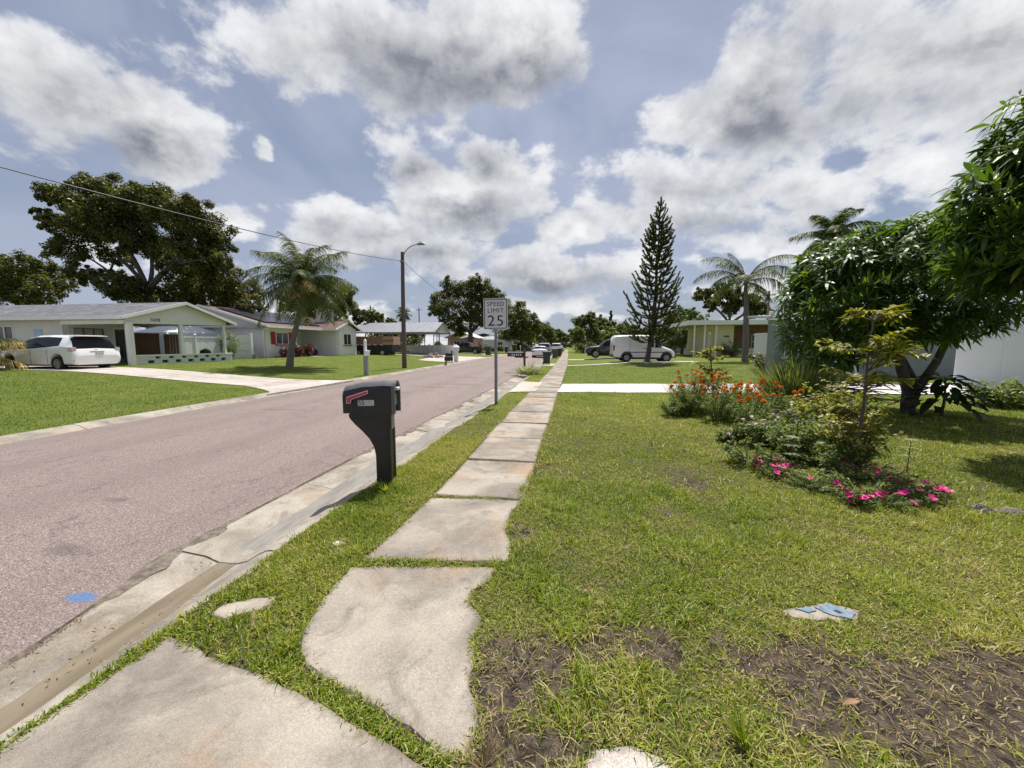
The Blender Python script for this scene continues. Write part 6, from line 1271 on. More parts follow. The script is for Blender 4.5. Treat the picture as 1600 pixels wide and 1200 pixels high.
t = palm('low yellowing palm clump at the left edge before the hatchback', [(-24.3, 12.5, 0.3), (-24.3, 12.5, 1.0)], (0.22, 0.16), [(a, e, p, 1.7, 1 if i % 3 else 0, 110) for i, (a, e, p, l, m, n) in enumerate(fan(24, 0, 1.4, -25, 85))], 0.5, 0.032, 0.6, (L_palm, L_palmdry))
# far spindle tree on the skyline
t = thing('cypress_tree', 'thin dark spire tree on the skyline left of the pine', 'tree', (9.4, 90, 0.2)); q = Q()
for z in np.arange(4.5, 9.4, 0.45): leaf_cloud(q, (9.4 + random.uniform(-.15, .15), 90, z), 0.62 * (1 - (z - 4.5) / 7.5), 120, 0.3)
q.build('crown', L_far, t); MB().tube([(9.4, 90, 0.2), (9.4, 90, 9.0)], [0.16, 0.03], 6).build('trunk', M_bark, t)

# ---- columnar pine with upswept rope-like branches
def araucaria():
    t = thing('pine_tree', 'tall conical pine with upswept branches and leaning trunk', 'tree', (5.53, 28.5, 0.2))
    cx = lambda z: 5.53 + 0.40 * min(1, z / 3.2) + 0.05 * max(0, z - 3.2) * 0.45
    P = [(cx(z), 28.5, z) for z in (0.1, 0.6, 1.4, 2.4, 3.4, 6, 9, 11.3)]
    MB().tube(P, [0.24, 0.19, 0.165, 0.15, 0.14, 0.09, 0.045, 0.015], 12).build('trunk', M_bark, t, True)
    q = Q(); mb = MB(); z = 1.75
    def rope(pts, rad, dens):
        pts = np.array(pts); seg = np.linalg.norm(np.diff(pts, axis=0), axis=1); L = seg.sum(); n = int(L * dens); cu = np.concatenate([[0], np.cumsum(seg)])
        s = rng.random(n) * L; i = np.clip(np.searchsorted(cu, s) - 1, 0, len(seg) - 1); f = ((s - cu[i]) / seg[i])[:, None]
        b = pts[i] * (1 - f) + pts[i + 1] * f; ax = norm(pts[i + 1] - pts[i]); pr_ = perp(ax); d = norm(pr_ * 0.8 + ax * 0.75)
        q.blades(b, d, norm(np.cross(d, ax)), rad * (0.7 + 0.6 * rng.random(n)), 0.045, 0.0, 1, 'flat', np.clip(0.25 + 0.5 * rng.random(n) + 0.0 * s, 0, 1))
    while z < 11.1:
        h = (z - 1.75) / 9.4; R_ = (2.15 * (1 - h) ** 0.78 + 0.10) * (0.8 + 0.2 * min(1, (z - 1.0) / 1.6)); nb = 6 if h < 0.75 else 5; ph = random.random() * 6.28
        for k in range(nb):
            a = ph + k * 2 * math.pi / nb + random.uniform(-.2, .2); r = R_ * random.uniform(0.74, 1.12); up = r * random.uniform(0.55, 0.85) + 0.15; o = np.array([cx(z), 28.5, z]); dv = np.array([math.cos(a), math.sin(a), 0])
            pts = [o + dv * r * s + np.array([0, 0, up * s ** 1.7 - 0.16 * r * math.sin(math.pi * s)]) for s in np.linspace(0, 1, 6)]
            mb.tube([tuple(p) for p in pts], [0.03, 0.028, 0.024, 0.02, 0.015, 0.01], 5); rope(pts[1:], 0.11 if h < 0.8 else 0.09, 220)
            if r > 0.55:
                sdv = np.array([-dv[1], dv[0], 0])
                for s in np.arange(0.45, 0.95, 0.25):
                    for sg in (-1, 1):
                        p0 = o + dv * r * s + np.array([0, 0, up * s ** 1.7 - 0.16 * r * math.sin(math.pi * s)]); l = 0.42 * r * (1.1 - s) + 0.18
                        pp = [p0 + (dv * 0.55 + sdv * sg * 0.75) * l * u + np.array([0, 0, 0.42 * l * u * u]) for u in (0, 0.5, 1.0)]; rope(pp, 0.085, 200)
        z += 0.56 if h < 0.6 else 0.38
    rope([(cx(10.3), 28.5, 10.3), (cx(11.35), 28.5, 11.5)], 0.11, 220)
    c = q.build('crown', L_pine, t); mb.build('branches', M_bark, t, True)
    MB().lathe([(1.35, 0.0), (1.38, 0.06), (1.30, 0.10), (0.1, 0.11)], 28, (5.6, 28.5, 0.20)).build('edging_ring', pm('edging_stone', (0.34, 0.30, 0.27), (0.22, 0.2, 0.18), 5, 0.9, bump=0.4, bscale=20), t, True)
araucaria()

# ---- mango trees in front: rosettes of long drooping leaves
def leaf_proto(L, W, bend, mat, name='leaf', segs=5):
    mb = MB(); vs = []
    for k in range(segs + 1):
        s = k / segs; w = W * 0.5 * max(0.05, math.sin(math.pi * (0.05 + 0.93 * s)) ** 0.85); z = -bend * L * s * s; vs += [(L * s, -w, z + w * 0.35), (L * s, 0, z), (L * s, w, z + w * 0.35)]
    fs = [(i * 3 + j, i * 3 + j + 3, i * 3 + j + 4, i * 3 + j + 1) for i in range(segs) for j in (0, 1)]
    me = bpy.data.meshes.new(name); me.from_pydata(vs, [], fs); a = me.attributes.new('rnd', 'FLOAT', 'FACE'); a.data.foreach_set('value', np.full(len(fs), 0.5, np.float32)); me.materials.append(mat)
    me.polygons.foreach_set('use_smooth', [True] * len(fs)); return me
MANGO_LEAVES = []
for rv in (0.25, 0.5, 0.75, 0.95):
    me = leaf_proto(0.25, 0.055, 0.5, L_mango); me.attributes['rnd'].data.foreach_set('value', np.full(len(me.polygons), rv, np.float32)); MANGO_LEAVES.append(me)
def mango(label, base, forks, ells, nros, twig, keep=150, size=0.24, lowcut=None):
    t = thing('mango_tree', label, 'tree', base); mb = MB(); b = Vector(base)
    for pts, rr in forks: mb.tube([tuple(p) for p in pts], rr, 10)
    cs = []; os_ = []; area = [e[3] * e[4] + e[3] * e[5] + e[4] * e[5] for e in ells]; A = sum(area)
    for e, ar in zip(ells, area):
        n = int(nros * ar / A); d = rdir(n); rad = 1 - 0.5 * rng.random(n) ** 2.2; bump = 0.86 + 0.22 * fbm(d[:, 0] * 3 + e[0], d[:, 2] * 3 + d[:, 1] * 2, 0.8, 61)
        cs.append(np.array(e[:3]) + d * (rad * bump)[:, None] * np.array(e[3:6])); os_.append(norm(d * np.array([1, 1, 0.8]) + np.array([0, 0, 0.35])))
    C = np.concatenate(cs); O = np.concatenate(os_)
    k = np.ones(len(C), bool)
    for e in ells: k &= ~((((C - np.array(e[:3])) / (np.array(e[3:6]) * 0.55)) ** 2).sum(1) < 1)
    if lowcut: k &= lowcut(C)
    C, O = C[k], O[k]; m = 11; n = len(C)
    up = norm(O * 0.6 + np.array([0, 0, 0.7]) + 0.35 * rdir(n)); e1 = perp(up); e2 = np.cross(up, e1)
    B, D, S = [], [], []
    for j in range(m):
        a = j * 2.4 + rng.random(n) * 0.9; rd = e1 * np.cos(a)[:, None] + e2 * np.sin(a)[:, None]; el = 0.75 - 1.0 * (j / m) + 0.28 * rng.normal(size=n); d = norm(rd + up * el[:, None]); B.append(C - up * (0.05 * j / m) + rd * 0.015); D.append(d); S.append(norm(np.cross(d, up + 0.3 * rdir(n))))
    B, D, S = np.concatenate(B), np.concatenate(D), np.concatenate(S); N = len(B); rr = np.clip(np.tile(0.15 + 0.55 * rng.random(n), m) + 0.18 * rng.normal(size=N), 0, 1); LL = size * (0.65 + 0.6 * rng.random(N))
    dist = np.linalg.norm(B - np.array([0, 0, 1.5]), axis=1); vis = np.argsort(dist + 6 * (B[:, 0] > B[:, 1] * 0.99)); front = vis[:keep]; rest = np.setdiff1d(np.arange(N), front)
    q = Q(); q.blades(B[rest], D[rest], S[rest], LL[rest], LL[rest] * 0.22, 0.22 + 0.38 * rng.random(len(rest)), 3, 'leaf', rr[rest])
    o = q.build('foliage', L_mango, t); o['kind'] = 'stuff'
    for i in front:
        o = link('leaf', MANGO_LEAVES[min(3, int(rr[i] * 4))], t); x = Vector(D[i]); y = Vector(S[i]); z = x.cross(y); s = LL[i] / 0.25
        o.matrix_local = Matrix.Translation(Vector(B[i]) - b) @ Matrix((x, y, z)).transposed().to_4x4() @ Matrix.Scale(s, 4)
    ft = [f[0][-1] for f in forks]
    for i in rng.choice(len(C), min(twig, len(C)), replace=False):
        st = min(ft, key=lambda p: (Vector(p) - Vector(C[i])).length); st = Vector(st); e = Vector(C[i]); mb.tube([st, st.lerp(e, 0.5) + Vector((0, 0, 0.12)), e], [0.022, 0.014, 0.005], 5)
    mb.build('trunk', M_bark, t, True); return t
bA = (7.35, 9.5, 0.0)
fkA = [([(7.4, 9.5, -0.1), (7.36, 9.5, 0.5), (7.15, 9.5, 1.1), (6.9, 9.45, 1.9)], [0.13, 0.10, 0.09, 0.06]), ([(7.42, 9.55, -0.05), (7.6, 9.6, 0.5), (7.95, 9.65, 1.1), (8.3, 9.7, 2.0)], [0.11, 0.085, 0.075, 0.05]), ([(7.2, 9.5, 1.0), (6.6, 9.3, 1.6), (5.9, 9.2, 2.3)], [0.07, 0.05, 0.035]), ([(7.6, 9.6, 0.6), (7.5, 10.2, 1.6), (7.4, 10.6, 2.6)], [0.07, 0.05, 0.035])]
mango('dark leafy mango tree behind the flower bed', bA, fkA, [(6.7, 9.6, 2.75, 1.75, 1.7, 1.35), (5.75, 9.4, 2.15, 1.15, 1.2, 1.15), (7.9, 9.7, 2.7, 1.5, 1.6, 1.2), (6.2, 9.6, 3.0, 1.2, 1.3, 0.95), (7.3, 9.5, 3.35, 1.2, 1.2, 0.85)], 2300, 140, 150, 0.225, lambda C: (C[:, 2] > np.where(C[:, 0] < 6.3, 0.95, 1.45) + 0.25 * rng.random(len(C))))
KB = 0.78
def sB(p): return (p[0] * KB, p[1] * KB, max(p[2], -0.1) if p[2] < 0.3 else 1.5 + (p[2] - 1.5) * KB)
fkB = [([sB(p) for p in ((10.2, 8.0, -0.1), (10.15, 8.0, 1.2), (9.8, 7.9, 2.4), (9.2, 7.8, 3.6))], [0.18, 0.14, 0.11, 0.07]), ([sB(p) for p in ((9.9, 7.9, 2.2), (8.8, 7.6, 3.2), (7.8, 7.5, 3.8))], [0.09, 0.06, 0.035])]
elB = [(8.1, 7.7, 3.55, 1.5, 1.4, 1.15), (8.5, 7.8, 4.6, 1.5, 1.5, 1.15), (7.3, 7.6, 3.1, 0.95, 0.9, 0.8), (9.9, 7.9, 4.7, 2.0, 1.8, 1.8), (7.9, 7.7, 5.0, 0.95, 1.0, 0.8), (7.2, 7.6, 4.0, 0.8, 0.8, 0.7), (10.5, 6.6, 4.3, 1.8, 1.5, 1.4)]
mango('bright leaved mango limb overhanging from the right edge', sB((10.2, 8.0, 0.0)), fkB, [(*sB(e[:3]), e[3] * KB, e[4] * KB, e[5] * KB) for e in elB], 2100, 130, 150, 0.22)

# ---- garden bed
def plant(name, label, loc, cat='plant', group=None): return thing(name, label, cat, loc, 0, group)
def bush(q, c, r, n, size, flat=0.8, asp=0.4): return leaf_cloud(q, c, r, n, size, flat, asp, 0.2)
LEAFY = []
for rv in (0.1, 0.35, 0.6, 0.9):
    me = leaf_proto(0.11, 0.036, 0.25, L_yel); me.attributes['rnd'].data.foreach_set('value', np.full(len(me.polygons), rv, np.float32)); LEAFY.append(me)
def sapling(label, base, top, tiers, nper, wob=0.05, s0=1.0):
    t = plant('sapling', label, base, 'sapling'); b = Vector(base); h = top[2] - base[2]
    P = [(base[0] + (top[0] - base[0]) * s + wob * math.sin(5 * s), base[1] + (top[1] - base[1]) * s, base[2] + h * s) for s in np.linspace(0, 1, 10)]
    mb = MB(); q = Q(); XB, XD, XS = [], [], []; mb.tube(P, [0.016 * (1 - 0.7 * s) + 0.004 for s in np.linspace(0, 1, 10)], 7); cnt = 0
    for fz, rad, nb in sorted(tiers, key=lambda k: -k[0]):
        o = Vector(P[min(9, int(fz * 9))])
        for k in range(nb):
            a = random.random() * 6.28; e = o + Vector((math.cos(a) * rad, math.sin(a) * rad, rad * random.uniform(-0.05, 0.75))); m = o.lerp(e, 0.5) + Vector((0, 0, 0.04)); mb.tube([o, m, e], [0.008, 0.006, 0.003], 5)
            for j in range(nper):
                f = 0.35 + 0.65 * j / (nper - 1); p = o.lerp(e, f) + Vector((0, 0, 0.04 * math.sin(3.14 * f))); aa = a + (1 if j % 2 else -1) * random.uniform(0.4, 1.5); x = Vector((math.cos(aa), math.sin(aa), random.uniform(-.45, .7))).normalized(); y = Vector((-math.sin(aa), math.cos(aa), random.uniform(-.3, .3))); y = (y - x * y.dot(x)).normalized(); z = x.cross(y)
                if cnt >= 280: XB.append(p); XD.append(x); XS.append(y); cnt += 1; continue
                o2 = link('leaf', LEAFY[random.choice((0, 1, 1, 2, 2, 3))], t); o2.matrix_local = Matrix.Translation(p - b) @ Matrix((x, y, z)).transposed().to_4x4() @ Matrix.Scale(random.uniform(0.75, 1.3) * s0, 4); cnt += 1
    if XB: n = len(XB); q.blades(np.array(XB), np.array(XD), np.array(XS), 0.11 * s0 * (0.75 + 0.5 * rng.random(n)), 0.036 * s0, 0.25, 3, 'leaf'); o3 = q.build('foliage', L_yel, t); o3['kind'] = 'stuff'
    mb.build('stem', M_bark, t, True)
sapling('yellow green sapling with thin stem in the flower bed, nearest tall one', (3.35, 5.0, 0), (3.52, 5.05, 1.78), ((0.40, 0.30, 4), (0.56, 0.38, 5), (0.68, 0.46, 5), (0.78, 0.46, 6), (0.88, 0.38, 6), (1.0, 0.24, 6)), 28, 0.03, 1.0)
sapling('small bright green sapling behind the orange marigolds', (3.35, 9.6, 0), (3.35, 9.6, 1.45), ((0.35, 0.34, 5), (0.5, 0.42, 6), (0.64, 0.42, 6), (0.78, 0.34, 6), (0.95, 0.24, 5)), 26, 0.06, 1.15)
def tuft(name, label, c, n, L, W, lean, bend, mat, spread=0.12, group=None):
    t = plant(name, label, c, 'plant', group); a = rng.random(n) * 6.283; l = lean * np.sqrt(rng.random(n)); d = norm(np.stack([np.cos(a) * l, np.sin(a) * l, np.ones(n)], 1)); b = np.array(c) + np.stack([np.cos(a) * spread * rng.random(n), np.sin(a) * spread * rng.random(n), np.zeros(n)], 1)
    sd = np.stack([-np.sin(a + rng.normal(0, .4, n)), np.cos(a), np.zeros(n)], 1); q = Q(); q.blades(b, d, norm(sd), L * (0.6 + 0.5 * rng.random(n)), W, bend * (0.4 + 0.9 * rng.random(n)), 5, 'grass'); o = q.build('blades', mat, t); o['kind'] = 'stuff'; return t
tuft('lemongrass', 'tall arching lemongrass clump before the mango', (4.95, 9.2, 0), 1100, 1.65, 0.028, 0.75, 0.30, L_blue, 0.3)
tuft('ornamental_grass', 'pale fine grass clump behind the marigolds', (2.85, 9.7, 0), 500, 1.15, 0.011, 0.7, 0.38, L_blue, 0.2)
tuft('ornamental_grass', 'pale arching grass right of the small sapling', (3.95, 9.5, 0), 420, 1.05, 0.011, 0.8, 0.40, L_blue, 0.18)
tuft('spider_plant', 'strappy variegated plant at the foot of the lettered mailbox', (-2.05, 19.6, 0), 420, 0.95, 0.028, 1.2, 0.42, L_var, 0.55)
tuft('weed_tuft', 'spiky weed tuft in bare soil at the bottom right of centre', (0.68, 1.43, 0), 60, 0.14, 0.006, 0.8, 0.2, G_near, 0.02)
tuft('weed_tuft', 'dry weed tuft at the pavement edge, bottom centre', (-0.28, 1.20, 0), 60, 0.13, 0.005, 0.9, 0.3, G_dry, 0.03)
tuft('weed_tuft', 'tall grass tuft around the mailbox foot', (-1.84, 3.63, 0), 110, 0.20, 0.008, 0.9, 0.35, G_near, 0.12)
M_orange = pm('marigold_orange', (0.80, 0.22, 0.012), (0.85, 0.33, 0.02), 40, 0.7); M_pink = pm('portulaca_magenta', (0.74, 0.022, 0.26), (0.62, 0.015, 0.20), 30, 0.6); M_lilac = pm('vinca_pink', (0.62, 0.24, 0.46), (0.70, 0.42, 0.60), 30, 0.6)
def pom():
    mb = MB()
    for lay, (r, z, n) in enumerate(((0.032, 0.0, 9), (0.027, 0.009, 8), (0.019, 0.017, 7), (0.010, 0.022, 5))):
        for k in range(n):
            a = 2 * math.pi * k / n + lay * 0.4; c, s = math.cos(a), math.sin(a); mb.add([(0, 0, z - 0.004), (c * r * .7 - s * .010, s * r * .7 + c * .010, z + 0.004), (c * r, s * r, z - 0.003), (c * r * .7 + s * .010, s * r * .7 - c * .010, z + 0.004)], [(0, 1, 2, 3)])
    me = bpy.data.meshes.new('flower'); me.from_pydata(mb.v, [], mb.f); me.materials.append(M_orange); return me
def petal5(r, mat, cup=0.35, n=5):
    mb = MB()
    for k in range(n):
        a = 2 * math.pi * k / n; c, s = math.cos(a), math.sin(a); w = r * 0.62; mb.add([(0, 0, 0), (c * r * .6 - s * w * .6, s * r * .6 + c * w * .6, r * cup * .6), (c * r, s * r, r * cup), (c * r * .6 + s * w * .6, s * r * .6 - c * w * .6, r * cup * .6)], [(0, 1, 2, 3)])
    mb.ell((0, 0, 0.004), (r * .14, r * .14, r * .12), 6, 4); me = bpy.data.meshes.new('flower'); me.from_pydata(mb.v, [], mb.f); me.materials.append(mat); return me
F_mar = pom(); F_por = petal5(0.034, M_pink, 0.4); F_vin = petal5(0.024, M_lilac, 0.1)
def stem_leaves(q, mb, loc, r, h, ns, nl, L, asp, low=0.12):
    tips = []
    for _ in range(ns):
        a = random.random() * 6.283; rr = r * math.sqrt(random.random()); hz = h * (1 - 0.35 * (rr / r) ** 2) * random.uniform(0.6, 1.08)
        p0 = np.array(loc) + np.array([math.cos(a), math.sin(a), 0]) * rr * 0.25; p2 = np.array(loc) + np.array([math.cos(a) * rr, math.sin(a) * rr, hz]); p1 = p0 * 0.6 + p2 * 0.4; p1[2] = loc[2] + hz * 0.65
        mb.tube([tuple(p0), tuple(p0 * .25 + p1 * .5 + p2 * .25), tuple(p2)], [0.006, 0.005, 0.002], 4); tips.append(p2)
        n = max(6, nl // ns); t = low + (1 - low) * rng.random(n) ** 0.8; t = t[:, None]; b = p0 * (1 - t) ** 2 + p1 * 2 * t * (1 - t) + p2 * t * t
        b = b + rng.normal(0, L * 0.35, (n, 3)); az = rng.random(n) * 6.283; dr = norm(np.stack([np.cos(az), np.sin(az), rng.normal(0.25, 0.5, n)], 1)); sd = norm(np.cross(dr, np.array([0, 0, 1.0]) + 0.5 * rdir(n)))
        s_ = L * (0.55 + 0.75 * rng.random(n)); q.blades(b, dr, sd, s_, s_ * asp, 0.25, 2, 'leaf')
    return tips
def flower_plant(name, label, loc, r, h, nl, lsize, lmat, fmesh, nf, fz, group, fs=1.0, asp=0.4, toward=None):
    t = plant(name, label, loc, 'flower', group); q = Q(); mb = MB()
    tips = stem_leaves(q, mb, loc, r, h, 34, nl, lsize, asp)
    q.build('foliage', lmat, t)
    mb.build('stems', pm('green_stem', (0.06, 0.09, 0.03), None, 5, 0.7) if 'green_stem' not in bpy.data.materials else bpy.data.materials['green_stem'], t)
    tips.sort(key=lambda p: -p[2] + random.uniform(0, 0.15) + 0.12 * (p[1] - loc[1]))
    for p in tips[:nf]:
        o = link('flower', fmesh, t); o.location = (p[0] - loc[0], p[1] - loc[1], p[2] - loc[2] + 0.012); o.rotation_euler = (random.uniform(0, .8), random.uniform(-.5, .5), random.random() * 6); o.scale = [fs * random.uniform(0.75, 1.25)] * 3
    return t
mg = [((2.75, 9.0, 0), .48, 1.0, 20, 'tallest marigold bush with dense orange heads at bed tip'), ((3.15, 8.8, 0), .46, .96, 20, 'marigold bush with orange heads right of the bed tip'), ((3.5, 8.3, 0), .46, .86, 11, 'marigold bush in the middle of the orange row'), ((3.75, 7.8, 0), .44, .82, 10, 'marigold bush with few orange heads nearer the sapling'), ((2.95, 8.0, 0), .46, .66, 4, 'leggy marigold bush on the lawn side of the bed'), ((3.2, 7.3, 0), .44, .60, 5, 'low marigold bush with scattered orange blooms'), ((2.5, 8.5, 0), .40, .70, 2, 'leafy marigold bush with almost no blooms on the lawn side'), ((2.2, 8.4, 0), .32, .42, 0, 'grey green low shrub at the outer tip of the bed'), ((4.2, 7.9, 0), .42, .72, 6, 'marigold bush at the right end of the orange row')]
for i, (c, r, h, nf, l) in enumerate(mg): flower_plant('marigold', l, c, r, h, 2600, 0.06, L_marig, F_mar, int(nf * 1.5), 0.80, 'marigold bushes in the bed', 1.5, 0.20)
vc = [((3.25, 6.5, 0), .38, .50, 7, 'pink periwinkle plant in the middle of the bed'), ((2.85, 6.1, 0), .36, .42, 6, 'pink periwinkle plant nearest the lawn'), ((3.6, 6.6, 0), .38, .52, 4, 'periwinkle plant with pale blooms left of the tall sapling'), ((2.55, 6.3, 0), .22, .20, 2, 'small periwinkle at the lawn edge of the bed')]
for c, r, h, nf, l in vc: flower_plant('periwinkle', l, c, r, h, 1500, 0.06, L_shrub, F_vin, nf * 2, 0.82, 'pink periwinkles in the bed', 1.3, 0.45)
po = [((2.72, 3.95, 0), .20, .13, 6, 'portulaca patch with brightest magenta blooms at the front'), ((3.35, 4.15, 0), .30, .16, 7, 'portulaca patch with magenta blooms right of the tall sapling'), ((2.35, 4.75, 0), .26, .16, 6, 'portulaca patch with magenta blooms left of the sapling'), ((3.25, 4.7, 0), .28, .16, 3, 'portulaca patch just behind the right magenta blooms'), ((2.55, 4.35, 0), .22, .12, 2, 'sparse portulaca patch with one magenta bloom'), ((3.0, 4.0, 0), .26, .12, 1, 'green portulaca mat between the two front bloom groups')]
for c, r, h, nf, l in po: flower_plant('portulaca', l, c, r, h, 1500, 0.032, L_marig, F_por, nf * 2 + 1, 0.95, 'magenta portulaca patches', 1.15, 0.22)
def shrub(name, label, loc, clumps, n, size, mat, asp=0.45, cat='shrub', group=None):
    t = plant(name, label, loc, cat, group); q = Q(); mb = MB(); W = sum(c[3] ** 2 for c in clumps)
    R_ = max(max(abs(c[0]), abs(c[1])) + c[3] for c in clumps); H_ = max(c[2] + 0.7 * c[3] for c in clumps); stem_leaves(q, mb, loc, R_, H_, 26, int(n * 0.8), size, asp, 0.08)
    q.build('foliage', mat, t); mb.build('stems', M_bark, t); return t
def rc(n, rx, ry, z0, z1, r0, r1): return [(random.uniform(-rx, rx), random.uniform(-ry, ry), random.uniform(z0, z1), random.uniform(r0, r1)) for _ in range(n)]
shrub('garden_shrub', 'yellow green low shrub behind the tall sapling', (4.1, 6.6, 0), rc(12, .45, .4, .3, .85, .12, .22), 1300, 0.09, L_yel)
shrub('garden_shrub', 'dark green shrub at the foot of the tall sapling', (3.45, 5.5, 0), rc(9, .4, .3, .1, .36, .10, .18), 3520, 0.05, L_marig)
shrub('garden_shrub', 'leafy dark plant left of the tall sapling stem', (2.95, 5.35, 0), rc(8, .28, .28, .12, .45, .12, .2), 2400, 0.05, L_marig)
shrub('garden_shrub', 'dark glossy shrub between marigolds and lemongrass', (4.5, 9.2, 0), rc(8, .35, .3, .2, .62, .16, .26), 1300, 0.10, L_shrub)
shrub('garden_shrub', 'yellowish shrub below the lemongrass', (4.95, 8.0, 0), rc(8, .35, .3, .12, .3, .12, .2), 900, 0.09, L_yel)
shrub('garden_shrub', 'mixed green shrub in the centre of the bed', (4.5, 7.2, 0), rc(9, .45, .35, .15, .6, .14, .24), 2000, 0.09, L_shrub)
shrub('garden_shrub', 'bright yellow green bush wrapped round the lower sapling stem', (3.5, 5.2, 0), rc(6, .3, .25, .3, .8, .12, .2), 900, 0.085, L_yel)
shrub('garden_shrub', 'olive undergrowth around the sapling stem base', (3.2, 5.1, 0), rc(12, .55, .3, .08, .28, .12, .22), 2200, 0.06, L_marig)
shrub('garden_shrub', 'tangled green undergrowth between periwinkles and sapling', (3.3, 6.0, 0), rc(11, .5, .3, .1, .42, .10, .18), 3520, 0.05, L_marig)
shrub('garden_shrub', 'tall loose shrub with yellowish tips right of the marigolds', (4.55, 7.3, 0), rc(10, .4, .4, .2, .6, .14, .22), 1500, 0.085, L_yel)
shrub('garden_shrub', 'low ground cover between the magenta bloom groups', (3.05, 4.35, 0), rc(14, .75, .25, .02, .14, .12, .2), 2600, 0.035, L_marig)
shrub('garden_shrub', 'low dark clump at the lawn side of the bed front', (2.3, 5.1, 0), rc(8, .25, .2, .08, .28, .12, .18), 1300, 0.05, L_shrub)
shrub('garden_shrub', 'dark bushes at the foot of the grey house wall', (10.4, 19.2, 0.05), rc(12, .9, .4, .3, 1.0, .25, .45), 1800, 0.14, L_shrub)
shrub('garden_shrub', 'thin red leaved shrub behind the sapling stem', (3.75, 5.75, 0), rc(5, .2, .2, .2, .5, .1, .16), 500, 0.07, L_croton)
shrub('garden_shrub', 'leafy green bush at the right edge before the white fence', (10.6, 11.0, 0), rc(12, .8, .5, .2, .5, .2, .3), 1500, 0.20, L_shrub, 0.3)
shrub('garden_shrub', 'yellow tinged bush against the narrow white fence', (10.6, 22.5, 0.1), rc(10, .8, .5, .3, 1.1, .3, .5), 1800, 0.16, L_ficus)
FS = shrub('flowering_shrub', 'tall grey green shrub with white blooms at the porch corner', (-24.95, 25.4, 0.4), rc(16, .55, .5, .4, 2.0, .25, .42), 2200, 0.14, L_marig)
q = Q(); [bush(q, (-24.9 + random.uniform(-.5, .6), 25.0, random.uniform(1.0, 2.4)), 0.12, 14, 0.12) for _ in range(14)]; o = q.build('blossoms', L_var, FS); o['kind'] = 'stuff'
shrub('croton_shrub', 'red leaved shrub beneath the left red shutter', (-24.2, 29.9, 0.4), rc(7, .3, .25, .4, 1.2, .16, .26), 700, 0.16, L_croton, group='red shrubs by the shuttered window')
shrub('croton_shrub', 'red leaved shrub beneath the right red shutter', (-24.2, 31.6, 0.4), rc(7, .35, .25, .3, 1.3, .18, .3), 800, 0.16, L_croton, group='red shrubs by the shuttered window')
shrub('croton_shrub', 'dark red shrub beside the palm trunk at porch recess', (-24.1, 33.1, 0.4), rc(8, .4, .3, .3, 1.2, .2, .34), 900, 0.16, L_croton, group='red shrubs by the shuttered window')
shrub('garden_shrub', 'round dark shrub with palm-like leaves before the yellow wall', (16.4, 42.2, 0.3), rc(10, .9, .3, .5, 1.6, .4, .55), 1600, 0.28, L_shrub, 0.2)
# broad-leaved plant and palmate seedlings
BL = leaf_proto(0.34, 0.15, 0.7, L_dark); SL = leaf_proto(0.085, 0.016, 0.2, L_var)
t = plant('broadleaf_plant', 'dark broad leaved plant under the mango trunk', (7.75, 9.15, 0))
for i in range(60):
    a = i * 2.4; r = 0.06 + 0.007 * i; o = link('leaf', BL, t); x = Vector((math.cos(a), math.sin(a), random.uniform(-.3, .7))).normalized(); y = Vector((-math.sin(a), math.cos(a), 0)); o.matrix_local = Matrix.Translation((r * math.cos(a), r * math.sin(a), 0.85 - 0.012 * i + random.uniform(-.1, .1))) @ Matrix((x, y, x.cross(y))).transposed().to_4x4() @ Matrix.Scale(random.uniform(.7, 1.15), 4)
MB().tube([(0, 0, 0), (0.03, 0, 0.4), (0, 0, 0.78)], [0.03, 0.025, 0.012], 6).build('stem', M_bark, t, False, True)
for (x0, y0, h, l) in ((2.62, 4.85, 0.42, 'pale palmate seedling left of the sapling stem'), (3.95, 5.0, 0.40, 'pale palmate seedling right of the sapling in shade')):
    t = plant('palmate_seedling', l, (x0, y0, 0)); MB().tube([(0, 0, 0), (0.01, 0, h)], [0.006, 0.004], 5).build('stem', M_bark, t, False, True)
    for lv, z in enumerate((h, h * 0.75, h * 0.5)):
        for k in range(9):
            a = k * 0.7 + lv; o = link('leaf', SL, t); x = Vector((math.cos(a), math.sin(a), 0.25)).normalized(); y = Vector((-math.sin(a), math.cos(a), 0)); o.matrix_local = Matrix.Translation((0, 0, z)) @ Matrix((x, y, x.cross(y))).transposed().to_4x4() @ Matrix.Scale(random.uniform(.9, 1.3), 4)
# brush pile, edging stones, leaf litter
t = plant('brush_pile', 'heap of dry brown branches behind the bed', (6.0, 9.1, 0), 'brush pile'); mw = pm('dry_twig', (0.26, 0.17, 0.13), (0.16, 0.10, 0.08), 6, 0.9)
for i in range(46):
    a = random.uniform(-.5, .5) + (3.14 if i % 2 else 0); c = Vector((random.uniform(-.45, .45), random.uniform(-.3, .3), random.uniform(.25, .8))); d = Vector((math.cos(a), math.sin(a) * .6, random.uniform(-.35, .25))) * random.uniform(.3, .7)
    MB().tube([c - d, c + Vector((0, 0, random.uniform(-.04, .08))), c + d], [0.008, 0.012, 0.004], 5).build('branch', mw, t, False, True)
for i, (x, y, s, l) in enumerate(((3.72, 3.93, 0.11, 'left grey edging stone at the shaded bed corner'), (3.92, 3.90, 0.12, 'right grey edging stone at the shaded bed corner'))):
    tag(MB().ell((x, y, 0.0), (s, s * .7, 0.06), 12, 8, 0.10).build('edging_stone', pm('grey_edging_stone%d' % i, (0.20, 0.18, 0.155), (0.11, 0.10, 0.085), 14, 0.95, bump=0.5, bscale=30), None, False), l, 'stone', 'bed edging stones')
DL = leaf_proto(0.05, 0.02, 0.5, L_dead)
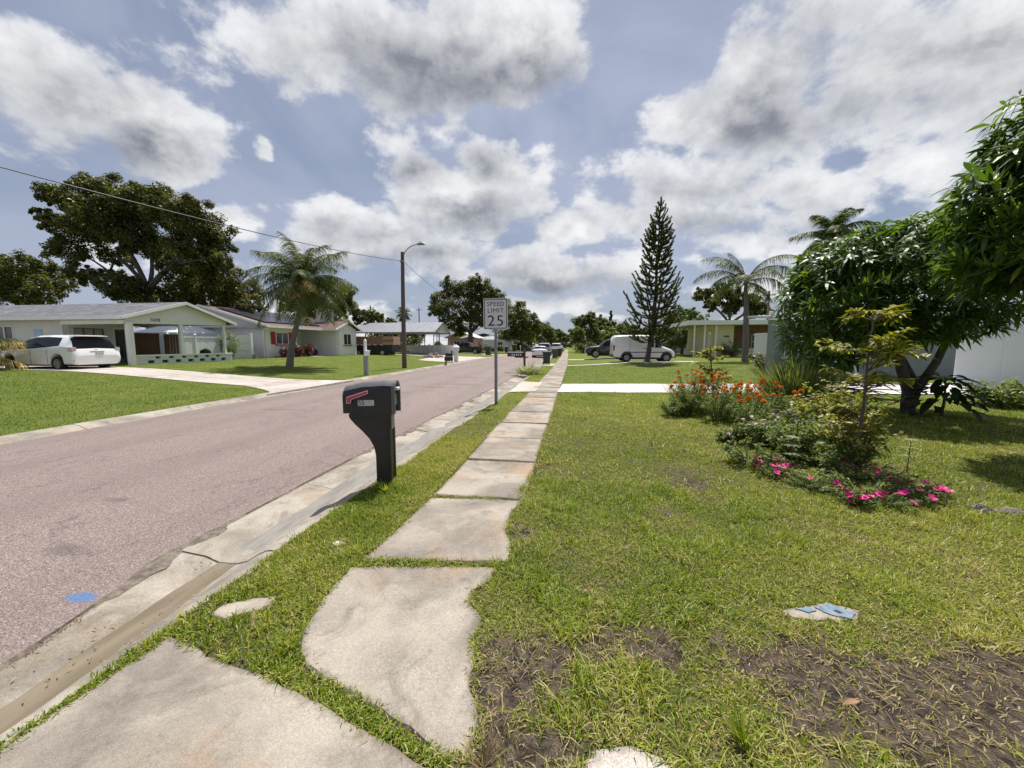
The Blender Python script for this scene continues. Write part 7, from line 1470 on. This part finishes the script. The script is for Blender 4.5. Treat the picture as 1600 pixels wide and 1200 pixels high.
for i, (x, y, w) in enumerate(((2.28, 1.92, 'pinkish fallen leaf on the soil near the right edge'), (1.20, 1.62, 'dry curled leaf beside the weed tuft at lower right'), (2.62, 3.02, 'brown curled leaf on grass below the right blooms'), (2.32, 3.55, 'pale dry leaf in front of the bed'), (2.05, 3.66, 'bleached leaf at the front left of the bed'), (2.85, 3.45, 'tan leaf on grass before the right portulaca'), (-2.62, 1.66, 'yellowish leaf floating in the gutter water'), (0.12, 2.18, 'brown leaf clump on the grass beside the pavement'))):
    o = link('fallen_leaf', DL); o.location = (x, y, 0.05 if x > -2 else -0.114); o.rotation_euler = (random.uniform(-.4, .4), random.uniform(-.3, .3), random.random() * 6); o.scale = [random.uniform(.8, 1.3)] * 3; tag(o, w, 'leaf', 'fallen leaves on the ground')
def litter():
    n = 1500; x, y = scatter(n, -2.0, 5, 1.0, 8.0); k = keep_off(x, y); x, y = x[k], y[k]; n = len(x); a = rng.random(n) * 6.28; d = np.stack([np.cos(a), np.sin(a), 0.25 * rng.normal(size=n)], 1); q = Q(); q.diamonds(np.stack([x, y, gsurf(x, y) + 0.025], 1), norm(d), norm(np.array([0, 0, 1.0]) + 0.3 * rdir(n)), 0.02, 0.007)
    tag(q.build('leaf_litter', L_dead), 'scattered dry leaf fragments in the near grass', 'litter', kind='stuff')
    # twigs and crumbs along the pavement edges and gutter
    y = 3.7 + 8 * rng.random(700); s = rng.integers(0, 3, 700); x = np.where(s == 0, swL(y), np.where(s == 1, swR(y), roadR(y) + 0.02)) + rng.normal(0, .03, 700); z = np.where(s == 2, -0.066, 0.022); a = rng.random(700) * 6.28; q = Q()
    q.diamonds(np.stack([x, y, z + 0.004], 1), np.stack([np.cos(a), np.sin(a), np.zeros(700)], 1), norm(np.array([0, 0, 1.0]) + 0.2 * rdir(700)), 0.028, 0.010); tag(q.build('edge_debris', L_dead), 'crumbs and twigs along pavement edge and gutter lip', 'litter', kind='stuff')
    n = 650; y = 0.9 + 11 * rng.random(n) ** 1.2; a0 = roadR(y); w = kerbB(y) - a0; f = np.clip(rng.normal(0.5, 0.22, n), 0.04, 0.95); x = a0 + w * f; z = np.interp(f, [0, .3, .43, .6, .72, .84, 1], [-0.07, -0.10, -0.118, -0.118, -0.10, -0.035, 0.0]) + 0.012; a = rng.random(n) * 6.28; k = fbm(x, y, 0.4, 88) > 0.48; q = Q()
    q.diamonds(np.stack([x, y, z], 1)[k], np.stack([np.cos(a), np.sin(a), 0.2 * rng.normal(size=n)], 1)[k], norm(np.array([0, 0, 1.0]) + 0.3 * rdir(n))[k], 0.022 * (0.5 + rng.random(k.sum())), 0.008); tag(q.build('gutter_debris', L_dead), 'small dry leaf bits lying in the gutter', 'litter', kind='stuff')
litter()
